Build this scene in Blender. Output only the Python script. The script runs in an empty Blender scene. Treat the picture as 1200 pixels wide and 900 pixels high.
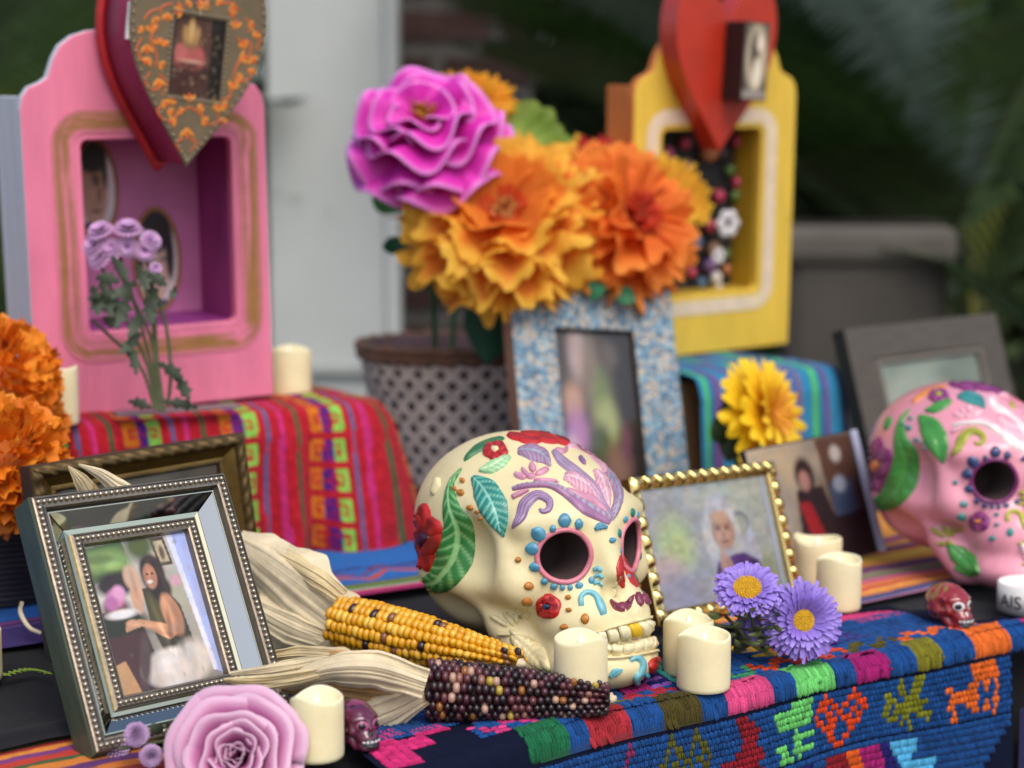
import bpy, math, random
import numpy as np
from mathutils import Vector, Matrix, Euler
from mathutils.bvhtree import BVHTree
R = math.radians
rnd = random.Random(7)
nrs = np.random.RandomState(11)
sc = bpy.context.scene
COL = sc.collection

# ------------------------------------------------------------------ camera, sky, sun, exposure
F_PX, CAM_H, PITCH = 2000.0, 0.339, math.atan(235 / 2000.0)
cam_d = bpy.data.cameras.new('camera')
cam = bpy.data.objects.new('camera', cam_d)
COL.objects.link(cam)
cam.location = (0, 0, CAM_H)
cam.rotation_euler = (math.pi / 2 - PITCH, 0, 0)
cam_d.sensor_width = 36
cam_d.lens = 60
cam_d.clip_start = 0.05
cam_d.clip_end = 500
cam_d.dof.use_dof = True
cam_d.dof.focus_distance = 1.11
cam_d.dof.aperture_fstop = 4.2
sc.camera = cam

world = bpy.data.worlds.new('World')
sc.world = world
world.use_nodes = True
wn = world.node_tree
sky = wn.nodes.new('ShaderNodeTexSky')
sky.sky_type = 'NISHITA'
sky.sun_disc = False
SUN_EL, SUN_AZ = R(54), R(160)          # azimuth clockwise from +Y
sky.sun_elevation = SUN_EL
sky.sun_rotation = SUN_AZ
sky.air_density = 1.0
sky.dust_density = 3.0
sky.ozone_density = 0.6
wn.links.new(sky.outputs[0], wn.nodes['Background'].inputs[0])
wn.nodes['Background'].inputs[1].default_value = 0.15

sun_d = bpy.data.lights.new('sun', 'SUN')
sun_d.energy = 1.2
sun_d.angle = R(40)
sun_d.color = (1.0, 0.95, 0.87)
sun = bpy.data.objects.new('sun', sun_d)
COL.objects.link(sun)
sd = Vector((math.sin(SUN_AZ) * math.cos(SUN_EL), math.cos(SUN_AZ) * math.cos(SUN_EL), math.sin(SUN_EL)))
sun.rotation_euler = (-sd).to_track_quat('-Z', 'Y').to_euler()
sun.location = sd * 6

sc.view_settings.view_transform = 'Standard'
sc.view_settings.look = 'None'
sc.view_settings.exposure = 0.45
sc.view_settings.gamma = 1.0
sc.cycles.max_bounces = 8
sc.cycles.transparent_max_bounces = 12
sc.cycles.caustics_reflective = False
sc.cycles.caustics_refractive = False

# ------------------------------------------------------------------ helpers
def S(h):
    h = h.lstrip('#')
    out = []
    for i in (0, 2, 4):
        c = int(h[i:i + 2], 16) / 255
        out.append(c / 12.92 if c <= .04045 else ((c + .055) / 1.055) ** 2.4)
    return (out[0], out[1], out[2])

_CP, _SP = math.cos(PITCH), math.sin(PITCH)
def ray(px, py):
    a, b = (px - 600) / F_PX, (450 - py) / F_PX
    return Vector((a, _CP + b * _SP, -_SP + b * _CP))
CAMP = Vector((0, 0, CAM_H))
def at(px, py, Y):
    r = ray(px, py)
    return CAMP + r * (Y / r.y)
def on(px, py, z=0.0):
    r = ray(px, py)
    return CAMP + r * ((z - CAM_H) / r.z)

_mats = {}
def mat(name, col=(.5, .5, .5), rough=.5, metal=0, var=0.0, vscale=20, bump=0.0, bscale=60, coat=0, sss=0,
        vcol=False, sheen=0, mix=None, spec=.5, stretch=None, trans=0, alpha=1, emit=None, ssscale=.01, bdist=.002, transl=0):
    """Procedural principled material. vcol: colour from the Col attribute; mix=(a,b): blend of two paints by Col."""
    if name in _mats:
        return _mats[name]
    m = bpy.data.materials.new(name)
    m.use_nodes = True
    nt = m.node_tree
    b = nt.nodes['Principled BSDF']
    L = nt.links.new
    I = b.inputs
    I['Roughness'].default_value = rough
    I['Metallic'].default_value = metal
    I['Specular IOR Level'].default_value = spec
    I['Coat Weight'].default_value = coat
    I['Coat Roughness'].default_value = .08
    I['Sheen Weight'].default_value = sheen
    if sss:
        I['Subsurface Weight'].default_value = sss
        I['Subsurface Radius'].default_value = (1, .7, .4)
        I['Subsurface Scale'].default_value = ssscale
    I['Transmission Weight'].default_value = trans
    I['Alpha'].default_value = alpha
    tc = nt.nodes.new('ShaderNodeTexCoord')
    mp = nt.nodes.new('ShaderNodeMapping')
    L(tc.outputs['Object'], mp.inputs[0])
    if stretch:
        mp.inputs['Scale'].default_value = stretch
    src = None
    if vcol or mix:
        at_ = nt.nodes.new('ShaderNodeAttribute')
        at_.attribute_name = 'Col'
        src = at_.outputs['Color']
        if mix:
            mx = nt.nodes.new('ShaderNodeMix')
            mx.data_type = 'RGBA'
            sp = nt.nodes.new('ShaderNodeSeparateColor')
            L(src, sp.inputs[0])
            L(sp.outputs[0], mx.inputs[0])
            mx.inputs[6].default_value = (*mix[0], 1)
            mx.inputs[7].default_value = (*mix[1], 1)
            src = mx.outputs[2]
    if var:
        nz = nt.nodes.new('ShaderNodeTexNoise')
        nz.inputs['Scale'].default_value = vscale
        nz.inputs['Detail'].default_value = 6
        nz.inputs['Roughness'].default_value = .65
        L(mp.outputs[0], nz.inputs[0])
        mr = nt.nodes.new('ShaderNodeMapRange')
        mr.inputs[1].default_value = .3
        mr.inputs[2].default_value = .7
        mr.inputs[3].default_value = 1 - var
        mr.inputs[4].default_value = 1 + var * .5
        L(nz.outputs[0], mr.inputs[0])
        mm = nt.nodes.new('ShaderNodeMix')
        mm.data_type = 'RGBA'
        mm.blend_type = 'MULTIPLY'
        mm.inputs[0].default_value = 1
        if src:
            L(src, mm.inputs[6])
        else:
            mm.inputs[6].default_value = (*col, 1)
        L(mr.outputs[0], mm.inputs[7])
        L(mm.outputs[2], I['Base Color'])
    elif src:
        L(src, I['Base Color'])
    else:
        I['Base Color'].default_value = (*col, 1)
    if bump:
        bz = nt.nodes.new('ShaderNodeTexNoise')
        bz.inputs['Scale'].default_value = bscale
        bz.inputs['Detail'].default_value = 5
        L(mp.outputs[0], bz.inputs[0])
        bp = nt.nodes.new('ShaderNodeBump')
        bp.inputs['Strength'].default_value = bump
        bp.inputs['Distance'].default_value = bdist
        L(bz.outputs[0], bp.inputs['Height'])
        L(bp.outputs[0], I['Normal'])
    if transl:
        tb_ = nt.nodes.new('ShaderNodeBsdfTranslucent')
        ms = nt.nodes.new('ShaderNodeMixShader'); ms.inputs[0].default_value = transl
        if I['Base Color'].is_linked: L(I['Base Color'].links[0].from_socket, tb_.inputs[0])
        else: tb_.inputs[0].default_value = (*col, 1)
        L(b.outputs[0], ms.inputs[1]); L(tb_.outputs[0], ms.inputs[2]); L(ms.outputs[0], nt.nodes['Material Output'].inputs[0])
    _mats[name] = m
    return m

def glass_mat():
    if 'pane_glass' in _mats:
        return _mats['pane_glass']
    m = bpy.data.materials.new('pane_glass')
    m.use_nodes = True
    nt = m.node_tree
    nt.nodes.remove(nt.nodes['Principled BSDF'])
    tr = nt.nodes.new('ShaderNodeBsdfTransparent')
    gl = nt.nodes.new('ShaderNodeBsdfGlossy')
    gl.inputs['Roughness'].default_value = .03
    fr = nt.nodes.new('ShaderNodeFresnel')
    fr.inputs[0].default_value = 1.45
    mx = nt.nodes.new('ShaderNodeMixShader')
    L = nt.links.new
    L(fr.outputs[0], mx.inputs[0]); L(tr.outputs[0], mx.inputs[1]); L(gl.outputs[0], mx.inputs[2])
    L(mx.outputs[0], nt.nodes['Material Output'].inputs[0])
    _mats['pane_glass'] = m
    return m

def mk(name, verts, faces, m=None, parent=None, smooth=True, cols=None, loc=None, solid=0, bevel=0, subd=0):
    me = bpy.data.meshes.new(name)
    verts = [tuple(v) for v in verts] if not isinstance(verts, np.ndarray) else verts.tolist()
    me.from_pydata(verts, [], faces if not isinstance(faces, np.ndarray) else faces.tolist())
    if cols is not None:
        c = np.asarray(cols, dtype=np.float32)
        if c.ndim == 1:
            c = np.stack([c, c, c], 1)
        if c.shape[1] == 3:
            c = np.concatenate([c, np.ones((len(c), 1), np.float32)], 1)
        a = me.color_attributes.new('Col', 'FLOAT_COLOR', 'POINT')
        a.data.foreach_set('color', c.ravel())
    if smooth:
        me.shade_smooth()
    if m:
        me.materials.append(m)
    o = bpy.data.objects.new(name, me)
    COL.objects.link(o)
    if parent is not None:
        o.parent = parent
    if loc is not None:
        o.location = loc
    if bevel:
        md = o.modifiers.new('bevel', 'BEVEL'); md.width = bevel; md.segments = 2; md.limit_method = 'ANGLE'; md.angle_limit = R(40)
    if solid:
        md = o.modifiers.new('solid', 'SOLIDIFY'); md.thickness = solid; md.offset = 0
    if subd:
        md = o.modifiers.new('subd', 'SUBSURF'); md.levels = subd; md.render_levels = subd
    return o

def inst(src, parent=None, mw=None, name=None, m=None):
    """another object sharing src's mesh"""
    o = bpy.data.objects.new(name or src.name.split('.')[0], src.data)
    COL.objects.link(o)
    o.parent = parent
    if mw is not None:
        o.matrix_basis = mw
    if m:
        o.material_slots[0].link = 'OBJECT'
        o.material_slots[0].material = m
    return o

def tag(o, label=None, cat=None, group=None, kind=None):
    if label: o['label'] = label
    if cat: o['category'] = cat
    if group: o['group'] = group
    if kind: o['kind'] = kind
    return o

def thing(name, label, cat, mw=None, group=None):
    o = bpy.data.objects.new(name, None)
    o.empty_display_size = .02
    COL.objects.link(o)
    if mw is not None:
        o.matrix_world = mw if isinstance(mw, Matrix) else Matrix.Translation(mw)
    return tag(o, label, cat, group)

def axes(o, u, v, n):
    m = Matrix.Identity(4)
    for k, a in enumerate((u, v, n)):
        for i in range(3):
            m[i][k] = a[i]
    for i in range(3):
        m[i][3] = o[i]
    return m

def pose(X, Y, z, yaw, lean=0, roll=0):
    """local x along the face, y up in the face, z out of the face"""
    yaw, lean, roll = R(yaw), R(lean), R(roll)
    u = Vector((math.cos(yaw), math.sin(yaw), 0)); nh = Vector((math.sin(yaw), -math.cos(yaw), 0)); zz = Vector((0, 0, 1))
    up = zz * math.cos(lean) - nh * math.sin(lean)
    n = nh * math.cos(lean) + zz * math.sin(lean)
    u2 = u * math.cos(roll) + up * math.sin(roll)
    up2 = up * math.cos(roll) - u * math.sin(roll)
    return axes((X, Y, z), u2, up2, n)

def face_dir(o, d, spin=0):
    """matrix at o with local z along d"""
    q = Vector(d).normalized().to_track_quat('Z', 'Y')
    return Matrix.Translation(o) @ q.to_matrix().to_4x4() @ Matrix.Rotation(spin, 4, 'Z')

def gridf(nu, nv, wrap_u=False, wrap_v=False, off=0):
    f = []
    for i in range(nu if wrap_u else nu - 1):
        for j in range(nv if wrap_v else nv - 1):
            a = i * nv + j; b = ((i + 1) % nu) * nv + j
            c = ((i + 1) % nu) * nv + (j + 1) % nv; d = i * nv + (j + 1) % nv
            f.append((off + a, off + b, off + c, off + d))
    return f

def boxv(x0, x1, y0, y1, z0, z1):
    v = [(x0, y0, z0), (x1, y0, z0), (x1, y1, z0), (x0, y1, z0), (x0, y0, z1), (x1, y0, z1), (x1, y1, z1), (x0, y1, z1)]
    f = [(3, 2, 1, 0), (4, 5, 6, 7), (0, 1, 5, 4), (1, 2, 6, 5), (2, 3, 7, 6), (3, 0, 4, 7)]
    return v, f

def box(name, x0, x1, y0, y1, z0, z1, m, parent=None, bevel=0):
    v, f = boxv(x0, x1, y0, y1, z0, z1)
    return mk(name, v, f, m, parent, smooth=False, bevel=bevel)

class MB:
    def __init__(s): s.v = []; s.f = []; s.c = []
    def add(s, v, f, c=None):
        o = len(s.v); s.v += [tuple(p) for p in v]; s.f += [tuple(i + o for i in q) for q in f]
        if c is not None: s.c += ([c] * len(v) if not hasattr(c[0], '__len__') else list(c))
    def build(s, name, m, parent=None, smooth=True, **k):
        return mk(name, s.v, s.f, m, parent, smooth, cols=s.c if s.c else None, **k)

def tubev(path, rad, sides=8, cap=True):
    path = [Vector(p) for p in path]
    n = len(path)
    rad = [rad] * n if not hasattr(rad, '__len__') else rad
    v = []; prev = None
    for i in range(n):
        t = (path[min(i + 1, n - 1)] - path[max(i - 1, 0)]).normalized()
        if prev is None:
            a = Vector((0, 0, 1)) if abs(t.z) < .9 else Vector((1, 0, 0))
            x = t.cross(a).normalized()
        else:
            x = (prev - t * prev.dot(t)).normalized()
        prev = x
        y = t.cross(x)
        for k in range(sides):
            an = 2 * math.pi * k / sides
            v.append(path[i] + (x * math.cos(an) + y * math.sin(an)) * rad[i])
    f = gridf(n, sides, wrap_v=True)
    if cap:
        f.append(tuple(range(sides))[::-1]); f.append(tuple((n - 1) * sides + k for k in range(sides)))
    return v, f

def lathev(prof, n=32, wob=None):
    v = []
    for (r, z) in prof:
        for k in range(n):
            a = 2 * math.pi * k / n
            q = wob(a, r, z) if wob else (r, z)
            v.append((q[0] * math.cos(a), q[0] * math.sin(a), q[1]))
    f = [(a, d, c, b) for (a, b, c, d) in gridf(len(prof), n, wrap_v=True)]
    return v, f

def spherev(c, r, nu=8, nv=6, sq=(1, 1, 1)):
    v = [(c[0], c[1], c[2] + r * sq[2])]
    for i in range(1, nv):
        t = math.pi * i / nv
        for k in range(nu):
            a = 2 * math.pi * k / nu
            v.append((c[0] + r * sq[0] * math.sin(t) * math.cos(a), c[1] + r * sq[1] * math.sin(t) * math.sin(a), c[2] + r * sq[2] * math.cos(t)))
    v.append((c[0], c[1], c[2] - r * sq[2]))
    f = [(0, 1 + k, 1 + (k + 1) % nu) for k in range(nu)]
    for i in range(nv - 2):
        for k in range(nu):
            a = 1 + i * nu + k; b = 1 + i * nu + (k + 1) % nu
            f.append((a, a + nu, b + nu, b))
    l = len(v) - 1; s = 1 + (nv - 2) * nu
    f += [(l, s + (k + 1) % nu, s + k) for k in range(nu)]
    return v, f

def catmull(pts, n):
    P = [np.array(p, float) for p in pts]
    if len(P) == 2:
        return [P[0] + (P[1] - P[0]) * i / (n - 1) for i in range(n)]
    P = [2 * P[0] - P[1]] + P + [2 * P[-1] - P[-2]]
    m = len(P) - 3
    out = []
    for i in range(n):
        u = i / (n - 1) * m
        k = min(int(u), m - 1); t = u - k
        a, b, c, d = P[k:k + 4]
        out.append(.5 * (2 * b + (c - a) * t + (2 * a - 5 * b + 4 * c - d) * t * t + (3 * b - a - 3 * c + d) * t ** 3))
    return out

def vnoise(x, y, seed=0):
    x = np.asarray(x, float); y = np.asarray(y, float)
    xi = np.floor(x).astype(int); yi = np.floor(y).astype(int); fx = x - xi; fy = y - yi
    fx = fx * fx * (3 - 2 * fx); fy = fy * fy * (3 - 2 * fy)
    def h(a, b):
        n = (a * 374761393 + b * 668265263 + seed * 69069) & 0x7fffffff
        n = ((n ^ (n >> 13)) * 1274126177) & 0x7fffffff
        return ((n ^ (n >> 16)) & 0xffff) / 65535.0
    return (h(xi, yi) * (1 - fx) + h(xi + 1, yi) * fx) * (1 - fy) + (h(xi, yi + 1) * (1 - fx) + h(xi + 1, yi + 1) * fx) * fy

def pip(x, y, poly):
    ins = np.zeros(x.shape, bool); n = len(poly); j = n - 1
    for i in range(n):
        xi, yi = poly[i]; xj, yj = poly[j]
        if yi != yj:
            ins ^= ((yi > y) != (yj > y)) & (x < (xj - xi) * (y - yi) / (yj - yi) + xi)
        j = i
    return ins

def paint(nx, ny, ops, seed=0):
    """a printed picture: colours on an nx x ny lattice, unit coordinates, y up"""
    y, x = np.meshgrid(np.linspace(0, 1, ny), np.linspace(0, 1, nx))
    c = np.zeros((nx, ny, 3))
    for op in ops:
        k = op[0]
        if k == 'grad':
            a, b = np.array(S(op[1])), np.array(S(op[2])); t = (y if len(op) < 4 else x)[..., None]
            c = a * (1 - t) + b * t; continue
        if k == 'noise':
            q = vnoise(x * op[1], y * op[1] * (op[3] if len(op) > 3 else 1), seed)[..., None]
            c = c * (1 - op[2] + 2 * op[2] * q); continue
        if k == 'mul':
            _, cx, cy, rx, ry, fac, soft = op[:7]
            an = R(op[7]) if len(op) > 7 else 0
            dx = (x - cx) * math.cos(an) + (y - cy) * math.sin(an); dy = -(x - cx) * math.sin(an) + (y - cy) * math.cos(an)
            d = np.sqrt((dx / rx) ** 2 + (dy / ry) ** 2)
            c = c * (1 + (fac - 1) * np.clip((1 - d) / max(soft, .02) + .5, 0, 1))[..., None]; continue
        if k == 'blots':
            q = vnoise(x * op[1], y * op[1], op[3]); mk_ = np.clip((q - op[4]) * 6, 0, 1)
        elif k == 'ell':
            _, cx, cy, rx, ry, hx, soft = op[:7]
            an = R(op[7]) if len(op) > 7 else 0
            dx = (x - cx) * math.cos(an) + (y - cy) * math.sin(an); dy = -(x - cx) * math.sin(an) + (y - cy) * math.cos(an)
            d = np.sqrt((dx / rx) ** 2 + (dy / ry) ** 2)
            mk_ = np.clip((1 - d) / max(soft, .02) + .5, 0, 1)
        elif k == 'poly':
            mk_ = pip(x, y, op[1]).astype(float)
        hx = op[2] if k in ('poly', 'blots') else op[5]
        mk_ = mk_[..., None]
        c = c * (1 - mk_) + np.array(S(hx)) * mk_
    # soften like a small print, then fine tonal mottling
    for _ in range(max(1, nx // 90)):
        p = np.pad(c, ((1, 1), (1, 1), (0, 0)), 'edge')
        c = (p[1:-1, 1:-1] * 2 + p[:-2, 1:-1] + p[2:, 1:-1] + p[1:-1, :-2] + p[1:-1, 2:]) / 6
    q = .5 * vnoise(x * 9, y * 11, seed + 20) + .3 * vnoise(x * 24, y * 28, seed + 21) + .2 * vnoise(x * 60, y * 66, seed + 22)
    c = np.clip(c * (1.0 + .36 * q)[..., None], 0, .95)
    q2 = vnoise(x * 14 + 3, y * 16, seed + 30)
    c = c * np.stack([.93 + .14 * q2, np.ones_like(q2), 1.07 - .14 * q2], -1)
    return c.reshape(-1, 3)

PRINT = mat('photo_print', vcol=True, rough=.35, spec=.4)
def print_plane(name, x0, x1, y0, y1, z, ops, parent, res=90, m=None, seed=0, shape=None):
    nx = max(8, int(res * (x1 - x0) / max(x1 - x0, y1 - y0))); ny = max(8, int(res * (y1 - y0) / max(x1 - x0, y1 - y0)))
    c = paint(nx, ny, ops, seed)
    v = [(x0 + (x1 - x0) * i / (nx - 1), y0 + (y1 - y0) * j / (ny - 1), z) for i in range(nx) for j in range(ny)]
    f = gridf(nx, ny)
    if shape:
        f = [q for q in f if shape(sum(v[i][0] for i in q) / 4, sum(v[i][1] for i in q) / 4)]
    return mk(name, v, f, m or PRINT, parent, cols=c)

def moulding(name, W, H, prof, m, parent, cols=None, y0=0, smooth=False, seg=1, fn=None, close=True):
    """profile (inset, z) swept round a rectangle; origin bottom centre. fn(len_along, k)->dz for carved relief"""
    x0, x1, y1 = -W / 2, W / 2, y0 + H
    mb = MB()
    cor = [((x0, y0), (1, 1)), ((x1, y0), (-1, 1)), ((x1, y1), (-1, -1)), ((x0, y1), (1, -1))]
    for k in range(4):
        (ax, ay), (adx, ady) = cor[k]; (bx, by), (bdx, bdy) = cor[(k + 1) % 4]
        v = []
        for i in range(seg + 1):
            t = i / seg
            for j, (ins, z) in enumerate(prof):
                px = (ax + adx * ins) * (1 - t) + (bx + bdx * ins) * t
                py = (ay + ady * ins) * (1 - t) + (by + bdy * ins) * t
                L = math.hypot(bx - ax, by - ay)
                v.append((px, py, z + (fn(t * L, j, L) if fn else 0)))
        mb.add(v, gridf(seg + 1, len(prof)))
    return mb.build(name, m, parent, smooth=smooth)

# ------------------------------------------------------------------ the setting behind the altar
TABLE_H = 0.76
GZ = -TABLE_H
nx, ny = 60, 60
gv = [(-30 + 60 * i / (nx - 1), -30 + 60 * j / (ny - 1), GZ) for i in range(nx) for j in range(ny)]
tag(mk('ground', gv, gridf(nx, ny), mat('patio_concrete', S('#6b665d'), .9, var=.35, vscale=3, bump=.3, bscale=90)), kind='structure')

# painted timber post (broad pale panel) behind the pink shrine
M_post = mat('painted_post', S('#b6bab6'), .6, var=.12, vscale=2.5, bump=.08, bscale=40)
post = thing('wall_panel', 'broad pale grey painted panel standing behind the pink shrine', 'panel', (-.335, 3.3, GZ))
box('panel_board', -.13, .095, -.03, .03, 0, 2.6, M_post, post, bevel=.006)
box('panel_edge_strip', .0955, .122, -.045, .02, 0, 2.6, mat('painted_strip', S('#bfc2be'), .6, var=.1, vscale=3), post, bevel=.006)
box('panel_rail', -.1295, .0945, -.05, -.0305, .735, .755, mat('panel_rail_paint', S('#a6aaa6'), .6, var=.1, vscale=3), post, bevel=.003)

# brick wall, each brick its own piece
bw = thing('brick_wall', 'old red brick wall with pale mortar behind the paper flowers', 'wall', (-.1, 3.55, GZ))
M_brick = [mat('brick_%s' % n, S(c), .9, var=.35, vscale=18, bump=.5, bscale=60) for n, c in (('red', '#5e443e'), ('brown', '#523c36'), ('pale', '#664a42'))]
box('mortar_bed', -.28, .14, .012, .12, 0, 1.75, mat('lime_mortar', S('#7a7670'), .95, var=.25, vscale=10, bump=.4, bscale=80), bw)
bsrc = None
row = 0
z = .012
while z < 1.66:
    x = -.28 - (.12 if row % 2 else 0)
    while x < .13:
        xa, xb = max(x, -.28), min(x + .215, .14)
        if xb - xa > .04:
            v, f = boxv(xa + .001, xb - .001, -.002 + rnd.uniform(0, .004), .06, z + rnd.uniform(0, .002), z + .056)
            mk('brick', v, f, M_brick[rnd.randrange(3)], bw, smooth=False)
        x += .24
    z += .092
    row += 1

# concrete planter trough on the right
pl = thing('planter', 'low grey concrete planter under the dark palm fronds', 'planter', Matrix.Translation((.66, 2.95, GZ)) @ Matrix.Rotation(R(-8), 4, 'Z'))
M_conc = mat('planter_concrete', S('#48433c'), .9, var=.25, vscale=6, bump=.3, bscale=50)
mb = MB()
v, f = boxv(-.19, .075, -.16, .2, 0, 1.012); mb.add(v, f)
mb.build('trough_body', M_conc, pl, smooth=False, bevel=.03)
box('trough_rim', -.203, .088, -.175, .215, .965, 1.03, mat('planter_rim', S('#5a554d'), .9, var=.25, vscale=6, bump=.3, bscale=50), pl, bevel=.02)
sp_ = mk('soil', [(-.2, -.12, 1.034), (.08, -.12, 1.034), (.08, .16, 1.034), (-.2, .16, 1.034)], [(0, 1, 2, 3)], mat('soil', S('#2a211a'), 1, var=.4, vscale=60), pl)

def frond(parent, base, tip, rise, leaf, nl, m, name='frond', droop=.5, wid=.013, vee=.5, mrach=None):
    """one pinnate palm frond: an arching stalk with leaflets both sides (stalk and leaflets one mesh with two materials)"""
    base, tip = Vector(base), Vector(tip)
    mid = (base + tip) / 2 + Vector((0, 0, rise))
    P = [base * (1 - t) ** 2 + mid * 2 * t * (1 - t) + tip * t * t for t in np.linspace(0, 1, 26)]
    mb = MB()
    v, f = tubev(P, [.008 * (1 - .8 * i / 25) for i in range(26)], 5)
    mb.add(v, f)
    ns = len(f)
    up = Vector((0, 0, 1))
    for k in range(nl):
        t = .12 + .88 * k / nl
        i = t * 25; i0 = min(int(i), 24); p = P[i0].lerp(P[i0 + 1], i - i0)
        T = (P[i0 + 1] - P[i0]).normalized()
        side = T.cross(up)
        if side.length < .1: side = T.cross(Vector((0, 1, 0)))
        side.normalize(); nn = side.cross(T).normalized()
        ln = leaf * (math.sin(math.pi * min(1, .15 + .85 * t)) ** .6 * .85 + .15) * rnd.uniform(.85, 1.1)
        for s in (-1, 1):
            d = (side * s * .85 + T * .55 + nn * vee * .5).normalized()
            w = T * wid
            q = [p - w * .4, p + w * .4]
            m1 = p + d * ln * .5; m2 = p + d * ln + Vector((0, 0, -droop * ln * .25))
            vv = [p - w * .5, p + w * .5, m1 + w * .6 + nn * .002, m1 - w * .6, m2]
            mb.add(vv, [(0, 1, 2, 3), (3, 2, 4)])
    o = mb.build(name, mrach or m, parent, smooth=False)
    o.data.materials.append(m)
    mi = [0] * ns + [1] * (len(mb.f) - ns)
    o.data.polygons.foreach_set('material_index', mi)
    return o

M_fr = [mat('palm_%s' % n, S(c), .42, var=.3, vscale=9, spec=.5) for n, c in (('dark', '#33452a'), ('mid', '#4a6236'), ('blue', '#8a9a90'), ('yellow', '#87904a'))]
M_st = [mat('palm_stalk_green', S('#39451f'), .5, var=.3, vscale=9), mat('palm_stalk_yellow', S('#7d7a34'), .5, var=.2, vscale=9)]

def palm(name, label, c, fr, grp):
    p = thing(name, label, 'palm', c, grp)
    v, f = lathev([(.001, .0), (.09, 0), (.1, .15), (.085, .32), (.05, .42), (.001, .44)], 14)
    mk('trunk', v, f, mat('palm_trunk', S('#3b2e20'), .95, var=.4, vscale=30, bump=.8, bscale=40), p)
    base = Vector((0, 0, .38))
    for (tx, ty, tz, rise, leaf, nl, k, st) in fr:
        frond(p, base + Vector((rnd.uniform(-.03, .03), rnd.uniform(-.03, .03), 0)), base + Vector((tx, ty, tz)), rise, leaf, nl, M_fr[k], mrach=M_st[st])
    return p

fr = []
for (tx, tz, rise, k, st) in ((-.75, .72, .10, 2, 0), (-.95, .55, .18, 0, 0), (-.55, 1.0, .1, 2, 0), (-1.35, .85, .12, 2, 0), (-1.5, .6, .25, 0, 0), (-1.3, 1.1, .1, 1, 0), (-.2, 1.1, .12, 1, 1), (.25, 1.0, .15, 0, 0), (-1.1, .30, .28, 1, 0),
                              (-.35, 1.15, .05, 0, 0), (.55, .8, .2, 1, 0), (-.85, .95, .1, 0, 0), (-1.15, .75, .2, 1, 0), (.1, .9, .25, 0, 1), (.75, .45, .3, 0, 0), (-.65, .45, .25, 2, 0), (-1.2, 1.0, .1, 0, 0), (-.05, .55, .3, 1, 0), (.4, .5, .4, 3, 1)):
    fr.append((tx, rnd.uniform(-.35, .25), tz, rise, .30, 44, k, st))
BIGP = palm('palm_plant', 'large dark green feathery palm filling the background at the right', Vector((1.02, 3.75, GZ + .35)), fr, 'palms behind the altar')
fr = []
for (tx, tz, rise, k, st) in ((-.5, .5, .2, 1, 0), (-.3, .62, .15, 0, 0), (.1, .7, .1, 0, 0), (.3, .55, .2, 1, 0), (.55, .4, .25, 0, 0), (-.15, .45, .3, 2, 0), (.4, .3, .35, 3, 1), (-.6, .3, .3, 0, 0)):
    fr.append((tx, rnd.uniform(-.3, .1), tz, rise, .22, 36, k, st))
for (bx, by, tx, ty, k, st, rise) in ((1085, 310, 905, -60, 2, 0, .03), (1080, 300, 985, -70, 2, 0, .02), (1090, 300, 850, 60, 1, 0, .06), (1095, 305, 1130, -60, 1, 1, .03), (1085, 320, 930, 190, 1, 0, .10), (1100, 300, 1080, -80, 0, 1, .02), (1080, 315, 800, -40, 0, 0, .05), (1100, 320, 1230, 40, 1, 0, .08), (1075, 300, 760, 120, 1, 0, .1), (860, 190, 470, -30, 1, 0, .05), (900, 230, 560, 60, 1, 0, .06), (840, 120, 540, -70, 2, 0, .03)):
    b_ = at(bx, by, 3.3) - Vector((1.02, 3.75, GZ + .35)); t_ = at(tx, ty, 2.95) - Vector((1.02, 3.75, GZ + .35))
    frond(BIGP, b_, t_, rise, .26, 46, M_fr[k], mrach=M_st[st])
palm('palm_plant', 'lower dark palm with one yellow stalk by the right edge', Vector((1.12, 2.75, GZ + .1)), fr, 'palms behind the altar')
fr = []
for (tx, tz, rise, k, st) in ((-.5, .7, .2, 1, 0), (-.25, .85, .2, 0, 0), (.05, .95, .15, 0, 0), (.35, .85, .2, 1, 0), (.55, .6, .3, 0, 0), (.75, .3, .45, 3, 1), (-.7, .4, .35, 1, 0), (.2, .55, .4, 3, 1), (-.1, .6, .35, 1, 0), (.7, .85, .1, 0, 0)):
    fr.append((tx, rnd.uniform(-.4, .2), tz, rise, .30, 40, k, st))
palm('palm_plant', 'green palm seen past the left of the pink shrine', Vector((-1.0, 3.5, GZ + .25)), fr, 'palms behind the altar')
fr = []
for (tx, tz, rise, k, st) in ((-.6, .9, .2, 1, 0), (-.2, 1.1, .1, 0, 0), (.3, 1.0, .15, 1, 0), (-.9, .7, .2, 0, 0), (.6, .7, .2, 0, 0), (-.4, .6, .3, 2, 0), (.1, .7, .3, 0, 0), (-1.1, .9, .1, 0, 0)):
    fr.append((tx, rnd.uniform(-.2, .2), tz, rise, .32, 44, k, st))
fr += [(-.75, -1.15, .36, .30, .30, 50, 1, 0), (-.45, -1.2, .42, .3, .30, 50, 0, 0), (-.1, -1.2, .35, .35, .30, 50, 2, 0), (-.95, -1.1, .55, .2, .28, 50, 0, 0)]
palm('palm_plant', 'palm with fronds hanging over the top of the brick wall', Vector((.55, 4.25, GZ + .75)), fr, 'palms behind the altar')

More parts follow.
